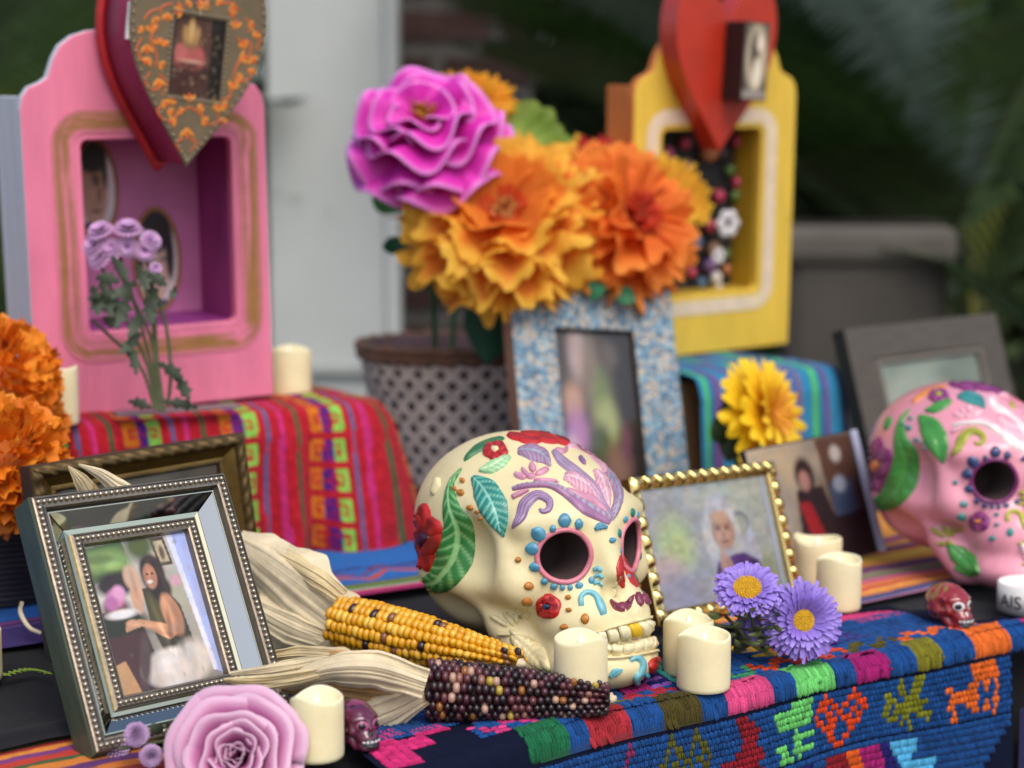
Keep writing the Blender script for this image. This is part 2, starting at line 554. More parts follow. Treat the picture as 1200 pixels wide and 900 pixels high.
# dense dark hedge closing the view: real leaves on a few stems, behind the palms
def hedge(name, label, x0, x1, y, h, n, seed, depth=.5):
    rs = np.random.RandomState(seed)
    hd = thing(name, label, 'hedge', (0, y, GZ), 'hedges closing the view')
    x = rs.uniform(x0, x1, n); z = rs.uniform(0, 1, n) ** .8 * h * (0.9 + .12 * np.sin(x * 5 + seed)); yy = rs.uniform(0, depth, n)
    l = rs.uniform(.08, .16, n); a = rs.uniform(0, 6.28, n); b = rs.uniform(-.9, .9, n)
    d = np.stack([np.cos(a), np.sin(a) * .6, b], 1); d /= np.linalg.norm(d, axis=1)[:, None]
    s = np.cross(d, rs.normal(size=(n, 3))); s /= np.linalg.norm(s, axis=1)[:, None]
    p = np.stack([x, yy, z], 1)
    V = np.stack([p, p + d * l[:, None] * .5 + s * l[:, None] * .28, p + d * l[:, None], p + d * l[:, None] * .5 - s * l[:, None] * .28], 1).reshape(-1, 3)
    Fc = np.arange(n * 4).reshape(-1, 4)
    g = rs.uniform(0, 1, n).repeat(4)
    o = mk('foliage', V, Fc, mat('hedge_leaf', mix=(S('#212e16'), S('#435630')), rough=.5, var=.2, vscale=8), hd, smooth=False, cols=g)
    o['kind'] = 'stuff'
    for k in range(int((x1 - x0) / .35)):
        xs = x0 + .2 + k * .35
        v, f = tubev([(xs, depth * .6, 0), (xs + .05, depth * .6, h * .4), (xs - .03, depth * .5, h * .85)], [.02, .015, .006], 6)
        mk('stem', v, f, mat('hedge_bark', S('#2b2119'), .95, var=.3, vscale=20), hd)
hedge('hedge', 'dark leafy hedge behind the palms at the right', .55, 2.6, 4.7, 2.6, 12000, 3)
hedge('hedge', 'dark leafy hedge behind the brick wall and pale panel', -2.6, .75, 4.6, 2.6, 16000, 5)

# ------------------------------------------------------------------ the altar table and its cloths
YAW = 33
E_ = Vector((math.cos(R(YAW)), math.sin(R(YAW)), 0)); M_ = Vector((-math.sin(R(YAW)), math.cos(R(YAW)), 0))
P0 = Vector((-.02, 1.004, 0))
def TB(s, t, z=0.0):
    return P0 + E_ * s + M_ * t + Vector((0, 0, z))
TM = axes(P0, E_, M_, Vector((0, 0, 1)))
TMI = TM.inverted()
tb = thing('altar_table', 'long altar table hidden beneath the layered woven cloths', 'table', TM)
M_wood = mat('table_wood', S('#4a3423'), .6, var=.3, vscale=8, stretch=(1, 8, 8))
box('table_top', -.75, 1.25, .035, .98, -.035, -.006, M_wood, tb, bevel=.004)
for sx, sy in ((-.7, .08), (1.2, .08), (-.7, .92), (1.2, .92)):
    box('leg', sx - .025, sx + .025, sy - .025, sy + .025, -TABLE_H, -.0355, M_wood, tb)

def sheet(name, label, s0, s1, t0, t1, nu, nv, zf, cf, m, group=None, ts=None):
    s = np.linspace(s0, s1, nu)[:, None] * np.ones((1, nv))
    t = np.linspace(0, 1, nv)[None, :] * np.ones((nu, 1))
    a = t0(s) if callable(t0) else t0
    t = a + (t1 - a) * t
    z = zf(s, t)
    v = np.stack([s, t, z], -1).reshape(-1, 3)
    c = cf(s, t).reshape(-1, 3)
    o = mk(name, v, gridf(nu, nv), m, None, cols=c)
    o.matrix_world = TM
    return tag(o, label, 'cloth', group)

def stripes(t, bands):
    """bands: [(t_end, hex)...] ascending"""
    c = np.zeros(t.shape + (3,)); c[:] = S(bands[-1][1])
    for te, hx in bands[::-1]:
        c[t < te] = S(hx)
    return c
def weave(name, rough=.95, sc_=900):
    """woven cloth: vertex colour with fine thread relief"""
    if name in _mats: return _mats[name]
    m = mat(name, vcol=True, rough=rough, var=.16, vscale=220, spec=.15, sheen=.04)
    nt = m.node_tree; L = nt.links.new
    tc = nt.nodes.new('ShaderNodeTexCoord')
    wv = []
    for ax in ('X', 'Y'):
        w = nt.nodes.new('ShaderNodeTexWave'); w.bands_direction = ax; w.inputs['Scale'].default_value = sc_ / 3.14; w.inputs['Distortion'].default_value = .6
        w.inputs['Detail'].default_value = 1
        L(tc.outputs['Object'], w.inputs[0]); wv.append(w)
    ad = nt.nodes.new('ShaderNodeMath'); ad.operation = 'ADD'
    L(wv[0].outputs[1], ad.inputs[0]); L(wv[1].outputs[1], ad.inputs[1])
    bp = nt.nodes.new('ShaderNodeBump'); bp.inputs['Strength'].default_value = .5; bp.inputs['Distance'].default_value = .0006
    L(ad.outputs[0], bp.inputs['Height']); L(bp.outputs[0], nt.nodes['Principled BSDF'].inputs['Normal'])
    return m
WV = weave('woven_cloth')
rip = lambda s, t, a, k, sd: a * (vnoise(s * k + 9, t * k + 9, sd) - .5) + a * .5 * (vnoise(s * k * 2.3 + 5, t * k * 2.3 + 5, sd + 1) - .5)

# plain under-cloth hanging over the whole table edge
def under_c(s, t):
    c = np.zeros(s.shape + (3,)); c[:] = S('#15151a'); return c
s_ = np.linspace(-.78, 1.28, 120); prof = []
for q in np.linspace(1.0, .04, 30): prof.append((q, -.002))
for a in np.linspace(0, math.pi / 2, 7): prof.append((.034 - .014 * math.sin(a), -.016 + .014 * math.cos(a)))
for q in np.linspace(.03, .6, 24): prof.append((.0195 - .012 * q, -.0 - q))
v = []
for s in s_:
    for (t, z) in prof:
        hang = max(0, -z - .03)
        v.append((s, t - .006 * min(1, hang * 5) * (math.sin(s * 38 + 1.3) * .5 + .5) * (1 if hang > 0 else 0) , z))
o = mk('black_tablecloth', v, gridf(len(s_), len(prof)), mat('black_cotton', S('#17171b'), .95, var=.25, vscale=300, bump=.3, bscale=900, spec=.15, sheen=.1), None)
o.matrix_world = TM
tag(o, 'plain black cotton cloth covering the whole table and hanging at the front', 'tablecloth')

# striped serape showing at the front left corner
def ser_c(s, t):
    return stripes(t + .004 * np.sin(s * 14), [(.075, '#8a2a28'), (.085, '#c9702c'), (.095, '#5d2f66'), (.106, '#d47f2e'), (.112, '#3c5a36'), (.122, '#c23a2a'), (.130, '#7b3b77'), (.137, '#e08a35'), (.143, '#a8342b'), (.148, '#44603c'), (.158, '#b33a30'), (.9, '#5c2c5a')])
sheet('striped_cloth', 'orange, red and green striped cloth in the lower left corner beneath the black cloth', -.45, -.165, .035, .24, 90, 130, lambda s, t: .0015 + rip(s, t, .0015, 20, 3), ser_c, WV, 'striped cloths')
# black cloth edge lying over it with a green sprig
def blk_c(s, t):
    c = np.zeros(s.shape + (3,)); c[:] = S('#1a1a1e'); return c
sheet('black_runner', 'black cloth with a small green leaf sprig beside the mirror frame', -.45, -.05, lambda s: .128 + .010 * np.sin(s * 21), .43, 110, 90,
      lambda s, t: .004 + rip(s, t, .004, 14, 8) + .004 * np.exp(-((t - .155) / .01) ** 2), blk_c, WV)

# bright blue cloth with purple border and an orange zigzag
def blue_c(s, t):
    c = stripes(t + 0 * s, [(.398, '#3a2a66'), (.402, '#7a56a0'), (.408, '#2c2350'), (.412, '#8a3f86'), (.417, '#24356f'), (.9, '#2468b4')])
    c2 = stripes(t + 0 * s, [(.352, '#9c2460'), (.362, '#b83a6c'), (.366, '#cfc7b8'), (.372, '#3f8a58'), (.382, '#6f7b2c'), (.386, '#1d4c92'), (.9, '#2468b4')])
    c = np.where((s > -.02)[..., None], c2, c)
    zz = np.abs(((s * 18) % 1) - .5) * .05
    c[(np.abs(t - .395 - zz) < .0042) & (s > 0)] = S('#c2502c')
    c[(np.abs(t - .432 - .004 * np.sin(s * 60)) < .0028) & (s > 0)] = S('#31306f')
    c[(np.abs(t - .41 - zz) < .0025) & (s > .0)] = S('#7a2f50')
    return c
sheet('blue_cloth', 'bright blue cloth with purple border spread under the red draped pedestal', -.55, .46, .345, .95, 260, 200, lambda s, t: .0085 + rip(s, t, .003, 12, 4) * np.clip((t - .35) * 20, 0, 1), blue_c, WV)

# striped serape under the pink skull
def ser2_c(s, t):
    return stripes(t + .0035 * np.sin(s * 17 + 1), [(.121, '#a9708c'), (.127, '#56608c'), (.133, '#3f4678'), (.139, '#d9853f'), (.146, '#eaa64a'), (.152, '#c9484e'), (.158, '#e08a3a'), (.164, '#d65f6c'), (.171, '#b9658a'), (.178, '#7e8060'), (.186, '#8a9070'), (.192, '#a04a6e'), (.200, '#3b3f77'), (.206, '#c46a5a'), (.216, '#e7a43c'), (.24, '#eebc48'), (.25, '#c94f3b'), (.26, '#453f7a'), (.275, '#e3953f'), (.29, '#8a3f77'), (.9, '#d8923e')])
sheet('striped_cloth', 'orange, pink and purple striped cloth under the pink skull', .30, 1.1, .116, .52, 150, 200, lambda s, t: .0045 + rip(s, t, .003, 10, 6), ser2_c, WV, 'striped cloths')

# ------------------------------------------------------------------ draped pedestals
def drape(name, label, mw, L, D, H, pat, m, wave=.008, nfold=9, dz=.006, res=.0022, flare=.03):
    """cloth over a block; local x along front (right front corner at 0), y back, z up"""
    rc = .03
    mb_v = []; mb_f = []; mb_c = []
    def add(v, c, nu, nv):
        o = sum(len(q) for q in mb_v)
        mb_v.append(v); mb_c.append(c); mb_f.extend(gridf(nu, nv, off=o))
    # top
    nu, nv = int(L / res), 40
    x = np.linspace(-L, -.002, nu)[:, None] * np.ones((1, nv)); y = np.linspace(.02, D, nv)[None, :] * np.ones((nu, 1))
    inset = np.clip((x + rc) / rc, 0, 1)
    z = H - .004 * (1 - np.clip(y / .05, 0, 1)) - .006 * inset ** 2 + rip(x, y, .004, 22, 3) + rip(x + y * .6, y, .006, 9, 13) * np.clip((y - .01) / .06, 0, 1)
    add(np.stack([x, y, z], -1).reshape(-1, 3), pat(x, -y).reshape(-1, 3), nu, nv)
    # front skirt then corner then side
    us = np.concatenate([np.arange(-L, -rc, res), np.linspace(-rc, rc * .57, 22), np.arange(rc * .57 + res, rc * .57 + D - rc, res * 2)])
    nv = int((H + .03) / res)
    U = us[:, None] * np.ones((1, nv)); V = np.linspace(-.03, H - dz, nv)[None, :] * np.ones((len(us), 1))
    bx = np.empty_like(U); by = np.empty_like(U); nxx = np.empty_like(U); nyy = np.empty_like(U)
    fr_ = U <= -rc; ar = (U > -rc) & (U <= rc * .57); sd_ = U > rc * .57
    bx[fr_] = U[fr_]; by[fr_] = 0; nxx[fr_] = 0; nyy[fr_] = -1
    an = (U[ar] + rc) / rc
    bx[ar] = -rc + rc * np.sin(an); by[ar] = rc - rc * np.cos(an); nxx[ar] = np.sin(an); nyy[ar] = -np.cos(an)
    bx[sd_] = 0; by[sd_] = rc + (U[sd_] - rc * .57); nxx[sd_] = 1; nyy[sd_] = 0
    hang = np.clip(V, 0, None)
    roll = np.clip(1 - V / .012, 0, 1) * (V > -.0)
    k = hang / H
    cor = np.exp(-((U + .01) / .06) ** 2)
    off = .001 + .010 * np.sqrt(np.clip(V, 0, .02) / .02) + k * (wave * (1 + np.sin(U * nfold * 2 * math.pi / L + 1.1) + .5 * np.sin(U * nfold * 4.7 / L * 2)) + flare * cor)
    off = off + k ** .6 * wave * 1.1 * (vnoise(U * 28 + 60 + V * 9, V * 12 + 60, 9) - .5) + k ** .5 * .0035 * (vnoise(U * 70 + V * 40 + 60, V * 30 + 60, 10) - .5)
    off = np.where(V < 0, V * 1.0, off)
    z = H - np.where(V < 0, .004 * (1 - np.clip(-V / .03, 0, 1)), .004 + hang)
    z = np.maximum(z + k * .006 * np.sin(U * 40), .010)
    z = np.where(V < 0, z + .001, z)
    add(np.stack([bx + nxx * off, by + nyy * off, z], -1).reshape(-1, 3), pat(U, V).reshape(-1, 3), len(us), nv)
    o = mk(name, np.concatenate(mb_v), mb_f, m, None, cols=np.concatenate(mb_c))
    o.matrix_world = mw
    box('support_box', -L + .004, -.035, .03, D - .002, .012, H - .012, mat('cardboard', S('#8a6a48'), .9, var=.2, vscale=20), o)
    return tag(o, label, 'draped pedestal')

GLY = ["111111", "111111", "110000", "110111", "110101", "110001", "111111", "111111"]
GLP = ["011110", "111111", "101101", "111111", "110011", "111111", "101101", "111111"]
GLA = np.array([[int(ch) for ch in r] for r in GLY]); GLB = np.array([[int(ch) for ch in r] for r in GLP])
def red_pat(u, v):
    c = np.zeros(u.shape + (3,)); c[:] = S('#b11d2b')
    uu = (u + .007 * (vnoise(u * 9 + 40, v * 16 + 40, 4) - .5)) % .085
    def band(a, b, hx):
        c[(uu >= a) & (uu < b)] = S(hx)
    band(.042, .0455, '#5b5b86'); band(.054, .0592, '#c03074'); band(.0705, .0745, '#3d5a3a')
    band(.0, .0012, '#7d1420'); band(.0345, .0355, '#7d1420')
    per = .0262
    for a, hx, g in ((.0005, '#c8701e', GLA), (.0125, '#4a1f78', GLB), (.0225, '#86c450', GLA[:, ::-1])):
        w = .0115 if g is not GLB else .0095
        x = ((uu - a) / w); vv = (v % per) / .020
        ix = np.clip((x * 6).astype(int), 0, 5); iy = np.clip((vv * 8).astype(int), 0, 7)
        ok = (x >= 0) & (x < 1) & (vv < 1) & (g[iy, ix] == 1)
        c[ok] = S(hx)
    return c * (.72 + .5 * vnoise(u * 1100 + 50, v * 240 + 50, 12))[..., None]
A = Vector((-.117, 1.57, .0))
red = drape('red_draped_pedestal', 'red woven cloth with green and orange glyph stripes draped under the pink shrine', axes(A, E_, M_, Vector((0, 0, 1))), .50, .30, .142, red_pat, WV)
_bands = [(.0, .016, '#2f7fa8'), (.016, .024, '#4fb56a'), (.024, .03, '#2a6f9e'), (.03, .038, '#6b4f86'), (.038, .052, '#2e88b4'), (.052, .058, '#5a5f8e'), (.058, .066, '#2c6ea6'), (.066, .072, '#7a5a80')]
def blue_pat(u, v):
    c = np.zeros(u.shape + (3,)); c[:] = S('#2f7fa8')
    uu = u % .072
    for a, b, hx in _bands:
        c[(uu >= a) & (uu < b)] = S(hx)
    c *= (.85 + .3 * vnoise(u * 900, v * 60, 5))[..., None]
    return c
B = Vector((.353, 1.80, .0))
bluep = drape('blue_draped_pedestal', 'teal, green and purple striped cloth draped under the yellow shrine', axes(B, E_, M_, Vector((0, 0, 1))),   .205, .23, .150, blue_pat, WV, wave=.003, nfold=6, flare=.012)

# ------------------------------------------------------------------ embroidered runner over the front edge: real raised stitches on a navy ground
def smooth01(x):
    x = min(1, max(0, x)); return x * x * (3 - 2 * x)
def TE(s):
    return .002 - .016 * (1 - smooth01((s - .02) / .16))
RAD = .011
def runner_pt(s, q, lift=0.0):
    """q>0: distance inward on the top; q<0: arc length down over the edge. returns position, normal (table coords)"""
    te = TE(s) + .0025 * math.sin(s * 23)
    zt = .0055 + .0012 * math.sin(s * 31 + q * 20)
    if q >= 0:
        zz = zt + .0015 * math.sin(q * 90 + s * 17)
        if q > .06: zz -= .004 * min(1, (q - .06) / .03)
        return (s, te + q, zz + lift), (0, 0, 1)
    a = -q / RAD
    wob = .006 * math.sin(s * 13 + .5) * min(1, -q / .08)
    if a < math.pi / 2 * .97:
        return (s, te - (RAD + lift) * math.sin(a), zt - RAD + (RAD + lift) * math.cos(a)), (0, -math.sin(a), math.cos(a))
    r = -q - RAD * math.pi / 2
    return (s, te - RAD - lift - wob - .05 * r, zt - RAD - r), (0, -1, .05)

def s_of(px):
    a, b = -.5, 1.0
    for _ in range(40):
        m_ = (a + b) / 2
        p = TB(m_, .004, -.004); d = p.y * _CP - (p.z - CAM_H) * _SP
        if 600 + F_PX * p.x / d < px: a = m_
        else: b = m_
    return a

S0, S1 = -.075, s_of(1166)
QN = -.150
SR = s_of(1260)
qs = list(np.linspace(.115, .004, 26)) + list(np.linspace(0, -.02, 10)) + list(np.linspace(-.024, QN, 40))
ss = np.linspace(S0, S1, 150)
runner = thing('embroidered_runner', 'blue embroidered runner with hearts and animals folded over the table edge', 'table runner', TM)
v = [runner_pt(s, q)[0] for s in ss for q in qs]
mk('ground_cloth', v, gridf(len(ss), len(qs)), mat('navy_ground', S('#10152a'), .95, var=.2, vscale=200, spec=.1), runner)
q2 = list(np.linspace(.03, .002, 6)) + list(np.linspace(0, -.024, 9))
ss2 = np.linspace(S1 + .0005, SR, 30)
mk('edge_binding_cloth', [runner_pt(s, q)[0] for s in ss2 for q in q2], gridf(len(ss2), len(q2)), _mats['navy_ground'], runner)

TEMP = []
for (l, w) in ((-.5, .25), (-.36, .85), (0, 1), (.36, .85), (.5, .25)):
    for a in (0, .25, .5, .75, 1):
        TEMP.append((l, math.cos(a * math.pi) * w, math.sin(a * math.pi) * w * (1 if abs(l) < .45 else .4)))
TEMPF = gridf(5, 5)
class Stitches:
    def __init__(s): s.v = []; s.f = []; s.c = []
    def add(s, s_, q, ln, wd, hx, along='q', ht=None, jit=.12):
        (p, n) = runner_pt(s_, q, .0004)
        p2, _ = runner_pt(s_, q + .001, .0004)
        n = Vector(n).normalized()
        tq = (Vector(p2) - Vector(p)).normalized(); ts = Vector((1, 0, 0))
        if along == 'q': d, w = tq, ts
        elif along == 's': d, w = ts, tq
        else:
            d = (ts * math.cos(along) + tq * math.sin(along)); w = (tq * math.cos(along) - ts * math.sin(along))
        d = (d + w * rnd.uniform(-jit, jit)).normalized()
        ht = ht or wd * .55
        c = S(hx); k = rnd.uniform(.70, 1.12)
        P = Vector(p)
        for half in (-.25, .25):                 # two strands of yarn lie side by side in every stitch
            o = len(s.v); kk = k * rnd.uniform(.86, 1.08); cc = (c[0] * kk, c[1] * kk, c[2] * kk)
            P2 = P + w * (half * wd) + d * rnd.uniform(-.0004, .0004); d2 = (d + w * rnd.uniform(-.05, .05)).normalized(); l2 = ln * rnd.uniform(.92, 1.06); h2 = ht * rnd.uniform(.75, 1.1)
            for (a, b, h) in TEMP:
                s.v.append(P2 + d2 * (a * l2) + w * (b * wd * .29) + n * (h * h2))
            s.f += [tuple(i + o for i in f) for f in TEMPF]
            s.c += [cc] * 25
    def build(s, name):
        o = mk(name, s.v, s.f, mat('embroidery_yarn', vcol=True, rough=.95, var=.4, vscale=900, sheen=.08, spec=.06, bump=.6, bscale=1500, bdist=.0005), runner, cols=s.c)
        o['kind'] = 'stuff'
        return o
BLUE, NAVY, LBL, ORG, YEL, MAG, PNK, OLV, LGR, DRD, DGR, PUR = '#1d4d8c', '#241f68', '#57b2dd', '#dd5f22', '#e8b320', '#a3226f', '#cf3f80', '#5d5c22', '#73cf72', '#8f1f2c', '#1f6b46', '#4a2c72'

# fold band: dense satin stitches, blue with coloured blocks
st = Stitches()
blocks = [(593, 640, DGR), (665, 719, '#a82f38'), (757, 806, '#4c441f'), (834, 888, '#d94f86'), (916, 962, LGR), (987, 1031, MAG), (1061, 1090, '#7f7a26'), (1124, 1165, '#e2702e'), (1190, 1230, '#c43a80')]
bl = [(s_of(a), s_of(b), c) for a, b, c in blocks]
s = -.06
while s < SR - .002:
    hx = BLUE
    for a, b, c in bl:
        if a <= s < b: hx = c
    if not (s < .045 and hx == BLUE and s < .03):
        for q0, ln in ((.0005, .0105), (-.0078, .0105), (-.0160, .0115)):
            st.add(s + rnd.uniform(-.0003, .0003), q0 + rnd.uniform(-.001, .001), ln, .0034, hx, 'q', jit=.035)
        st.add(s, .004, .008, .0028, hx, 's' if hx == BLUE else 'q')
    s += .00235
st.build('border_band_stitches')
qq = list(np.linspace(.006, -.0215, 22)); sq = np.arange(.028, SR - .002, .0022)
bc = []
for s in sq:
    hx = BLUE
    for a, b, c in bl:
        if a <= s < b: hx = c
    bc += [tuple(k * .55 for k in S(hx))] * len(qq)
mk('border_band_cloth', [runner_pt(s, q, .0008)[0] for s in sq for q in qq], gridf(len(sq), len(qq)), mat('band_cloth', vcol=True, rough=.95, var=.3, vscale=700, stretch=(6, 1, 1)), runner, cols=np.array(bc))

# hanging panel: brick-pattern stitches with the motifs
CW, RH = .0036, .0046
Q_TOP = -.0245
def seg_d(x, y, a, b):
    ax, ay = a; bx, by = b; dx, dy = bx - ax, by - ay
    t = max(0, min(1, ((x - ax) * dx + (y - ay) * dy) / (dx * dx + dy * dy + 1e-9)))
    return math.hypot(x - ax - t * dx, y - ay - t * dy)
def P1(pts, x, y): return bool(pip(np.array([x]), np.array([y]), pts)[0])
HEART = [((8, 8.3), (1, 3)), ((1, 3), (4, .2)), ((4, .2), (8, 3)), ((8, 3), (12, .2)), ((12, .2), (15, 3)), ((15, 3), (8, 8.3)), ((8, 3), (4.5, 5.6)), ((8, 3), (11.5, 5.6)), ((4, .2), (1, 3)), ((2.6, 1.6), (6, 4.3)), ((13.6, 1.6), (10, 4.3))]
def motif(kind, x, y):
    if kind == 'heart': return min(seg_d(x, y, a, b) for a, b in HEART) < .62
    if kind == 'diam':
        u = x % 6; return abs(abs(u - 3) + abs(y - 4) * .75 - 2.7) < .75 or (abs(u - 3) + abs(y - 4)) < .8
    if kind == 'red': return P1([(0, 6), (3.5, 5), (5, 3.5), (3.5, -.5), (6.2, -.5), (10, 2.2), (8.6, 4), (11.5, 5.6), (9.5, 7), (11, 9), (6, 8.6), (3.5, 9.5), (0, 9)], x, y) and not (abs(x - 2) < .6 and abs(y - 7.4) < .6)
    if kind == 'green':
        L_ = [((4.5, 0), (6.5, 8)), ((.5, 1.5), (4.5, .6)), ((1, 2.6), (5, 2.4)), ((6, .4), (9.5, .3)), ((5.5, 2.4), (9.5, 2.3)), ((6.5, 5), (9.8, 5)), ((6.5, 7), (9.8, 7)), ((5, 7.4), (2.5, 9)), ((.5, 5.6), (3, 6.5)), ((3, 6.5), (1, 9))]
        return min(seg_d(x, y, a, b) for a, b in L_) < .7
    if kind == 'olive':
        L_ = [((4, .3), (6.5, 4)), ((6.5, 4), (12, 6.5)), ((10.5, .3), (8, 4)), ((8.8, .2), (7, 4)), ((1, 2), (1, 3)), ((0, 4), (2, 3)), ((2, 3), (4, 4)), ((0, 4.6), (2, 6)), ((2, 6), (4.5, 4.6)), ((5, 4.5), (7, 5)), ((5.6, 5), (5, 7)), ((6, 5), (7.5, 9)), ((9, 4.6), (11.5, 4))]
        return min(seg_d(x, y, a, b) for a, b in L_) < .68
    if kind == 'fish':
        L_ = [((0, 3), (3, 4.2)), ((0, 6.2), (3, 4.4)), ((2, 8.5), (2, 7)), ((7.5, .6), (12.5, .6)), ((7.5, 1.8), (12, 1.8)), ((12.5, .6), (13.5, 4)), ((13.5, 4), (12.6, 8)), ((10.5, 3.4), (10.5, 4.4)), ((10.5, 6), (10.4, 7)), ((7, -.6), (7, -.4))]
        return P1([(3, 4.4), (8.4, 1), (8.4, 8.4)], x, y) or min(seg_d(x, y, a, b) for a, b in L_) < .66
    return False
mots = [(s_of(700), 'diam', '#8a2f5c', 3), (s_of(752), 'diam', OLV, 12), (s_of(826), 'red', DRD, 12), (s_of(891), 'green', LGR, 10), (s_of(936), 'heart', '#dd4a22', 16), (s_of(1026), 'olive', '#7f8124', 13), (s_of(1096), 'fish', '#e8702c', 14)]
st = Stitches()
ncol = int((S1 + .02) / CW)
for i in range(ncol):
    for j in range(9):
        s = .0 + i * CW + (CW / 2 if j % 2 else 0); q = Q_TOP - (j + .5) * RH
        if s > S1 - .002: continue
        hx = BLUE
        for s0, kind, c, w in mots:
            x = (s - s0) / CW
            if -.4 < x < w + .4 and motif(kind, x, j): hx = c
        st.add(s, q, RH * 1.12, .0028, hx, 'q', ht=.0018)
for i in range(int((S1 + .02) / .0024)):     # thin rib lines above and below the motif band
    s = i * .0024
    if s < S1 - .002:
        st.add(s, Q_TOP - 9 * RH - .0035, .0048, .0022, BLUE, 'q')
st.build('motif_panel_stitches')

# lower flap: diagonal ribs, magenta and orange bars, pale blue triangles
st = Stitches()
Q3 = Q_TOP - 9 * RH - .0085
tri = [(s_of(1036), s_of(1066)), (s_of(1048), s_of(1086))]
for i in range(int((S1 + .02) / .0026)):
    s = .0 + i * .0026
    if s > S1 - .003: continue
    for j in range(10):
        q = Q3 - j * .0056
        sh = s - j * .0022
        if s > S1 - .003 - j * .005: continue
        hx = BLUE
        for a, b, c in ((s_of(955), s_of(982), DRD), (s_of(982), s_of(998), ORG), (s_of(998), s_of(1022), MAG), (s_of(1022), s_of(1036), NAVY)):
            if a <= sh < b: hx = c
        for k, (a, b) in enumerate(tri):
            u = (s - a) / (b - a); jj = j - k * 3
            if 0 <= u <= 1 and 0 <= jj < 3.2 and jj < 3.2 * (1 - abs(u - .5) * 1.6): hx = LBL
        if hx == BLUE and sh < s_of(940): hx = [BLUE, BLUE, MAG, ORG, NAVY, BLUE, DRD][int(sh / .014) % 7]
        st.add(s, q, .0066, .0026, hx, 'q' if hx != BLUE else math.pi / 2 + .5, ht=.0015)
st.build('lower_flap_stitches')

# top surface: zigzag lines next to the fold, then blocks, then loose pink bits running onto the black
st = Stitches()
zz = [(.0, .06, PNK), (.06, .12, '#6f6c24'), (.12, .2, '#a02a3a'), (.2, .235, '#3f8f66'), (.235, .32, '#cf4a26'), (.32, .37, '#5b5424'), (.37, .47, '#e0682c')]
s = .0
k = 0
while s < S1 - .012:
    hx = BLUE
    for a, b, c in zz:
        if a <= s < b: hx = c
    zig = abs(((s / .026) % 1) - .5) * 2
    for q in (.0085, .0135, .0185, .0235):
        on_ = abs((q - .008) / .016 - zig) < .34
        st.add(s, q, .0062, .0030, hx if on_ else BLUE, 's', ht=.0014)
    s += .0056
def bar(a, b, q0, q1, hx, pitch=.0042, ln=.0042, wd=.0036):
    s = a + pitch / 2
    while s < b:
        q = q0
        while q < q1:
            st.add(s, q + ln * .5, ln * 1.15, wd, hx, 'q', ht=.0018, jit=.2)
            q += ln
        s += pitch
def saw(a, b, q0, q1, hx, n, bg=BLUE):
    rows = int((q1 - q0) / .0021)
    for r in range(rows):
        q = q0 + (r + .5) * .0021
        ph = abs(((q - q0) / (q1 - q0) * n) % 1 - .5) * 2
        L_ = (b - a) * max(.12, 1 - ph)
        c = b - L_
        m_ = max(1, int(round(L_ / .009)))
        for i in range(m_):
            st.add(c + L_ * (i + .5) / m_, q, L_ / m_ * 1.1, .0023, hx, 's', ht=.0014, jit=.05)
        if c - a > .004:
            st.add((a + c) / 2, q, (c - a), .0022, bg, 's', jit=.05)
def rows(a, b, q0, q1, hx, hx2=None, pitch=.0034):
    q = q0; k = 0
    while q < q1:
        m_ = max(1, int((b - a) / .008))
        for i in range(m_):
            st.add(a + (b - a) * (i + .5) / m_, q, (b - a) / m_ * 1.08, pitch * .9, hx if (k % 2 == 0 or not hx2) else hx2, 's', jit=.08)
        q += pitch; k += 1
Q0, Q1 = .027, .078
bar(-.062, .006, Q0 + .012, Q1 + .01, BLUE, .0056, .0052, .005)
saw(.006, .026, Q0, Q1, ORG, 3)
bar(.027, .038, Q0, Q1, '#c9481f', .0055, .005, .005)
bar(.039, .044, Q0, Q1, NAVY, .005)
rows(.045, .056, Q0, Q1, LBL, NAVY, .0048)
bar(.056, .062, Q0, Q1, NAVY, .005)
bar(.063, .074, Q0, Q1, '#3d3f20', .0055)
saw(.075, .094, Q0, Q1, LGR, 3)
bar(.095, .13, Q0, Q1, BLUE, .0056, .0052, .005)
bar(.131, .152, Q0, Q1, MAG, .0055, .005, .005)
rows(.153, .17, Q0, Q1, '#7f55a8', NAVY, .0048)
bar(.171, .19, Q0, Q1, '#3f9a9a', .0055)
rows(.191, .243, Q0, Q1, BLUE, None, .004)
saw(.244, .270, Q0, Q1, YEL, 4)
bar(.271, .283, Q0, Q1, '#e06a1f', .0058, .005, .0054)
bar(.284, .310, Q0, Q1, MAG, .0052, .005, .0048)
bar(.311, .326, Q0, Q1, NAVY, .005, .005, .0046)
rows(.327, .362, Q0, Q1, BLUE, PUR, .0044)
bar(.363, .432, Q0 - .002, Q1 - .008, BLUE, .0058, .0056, .0052)
st.build('top_pattern_stitches')

st = Stitches()                               # pink geometric clusters at both ends, on the black
def cluster(pts, hx, along):
    for (a, b, q0, q1) in pts:
        q = q0
        while q < q1:
            s = a
            while s < b:
                st.add(s, q, .0062, .0034, hx, along, ht=.0015)
                s += .0058
            q += .0042
cluster([(-.068, -.05, .0, .06), (-.05, -.028, .018, .034), (-.03, -.012, .034, .05), (-.05, -.038, .045, .06)], '#cf2f72', 's')
cluster([(.345, .372, .084, .094), (.366, .392, .078, .09), (.388, .432, .066, .095), (.372, .386, .092, .1)], '#cc3f74', 's')
st.build('pink_cluster_stitches')

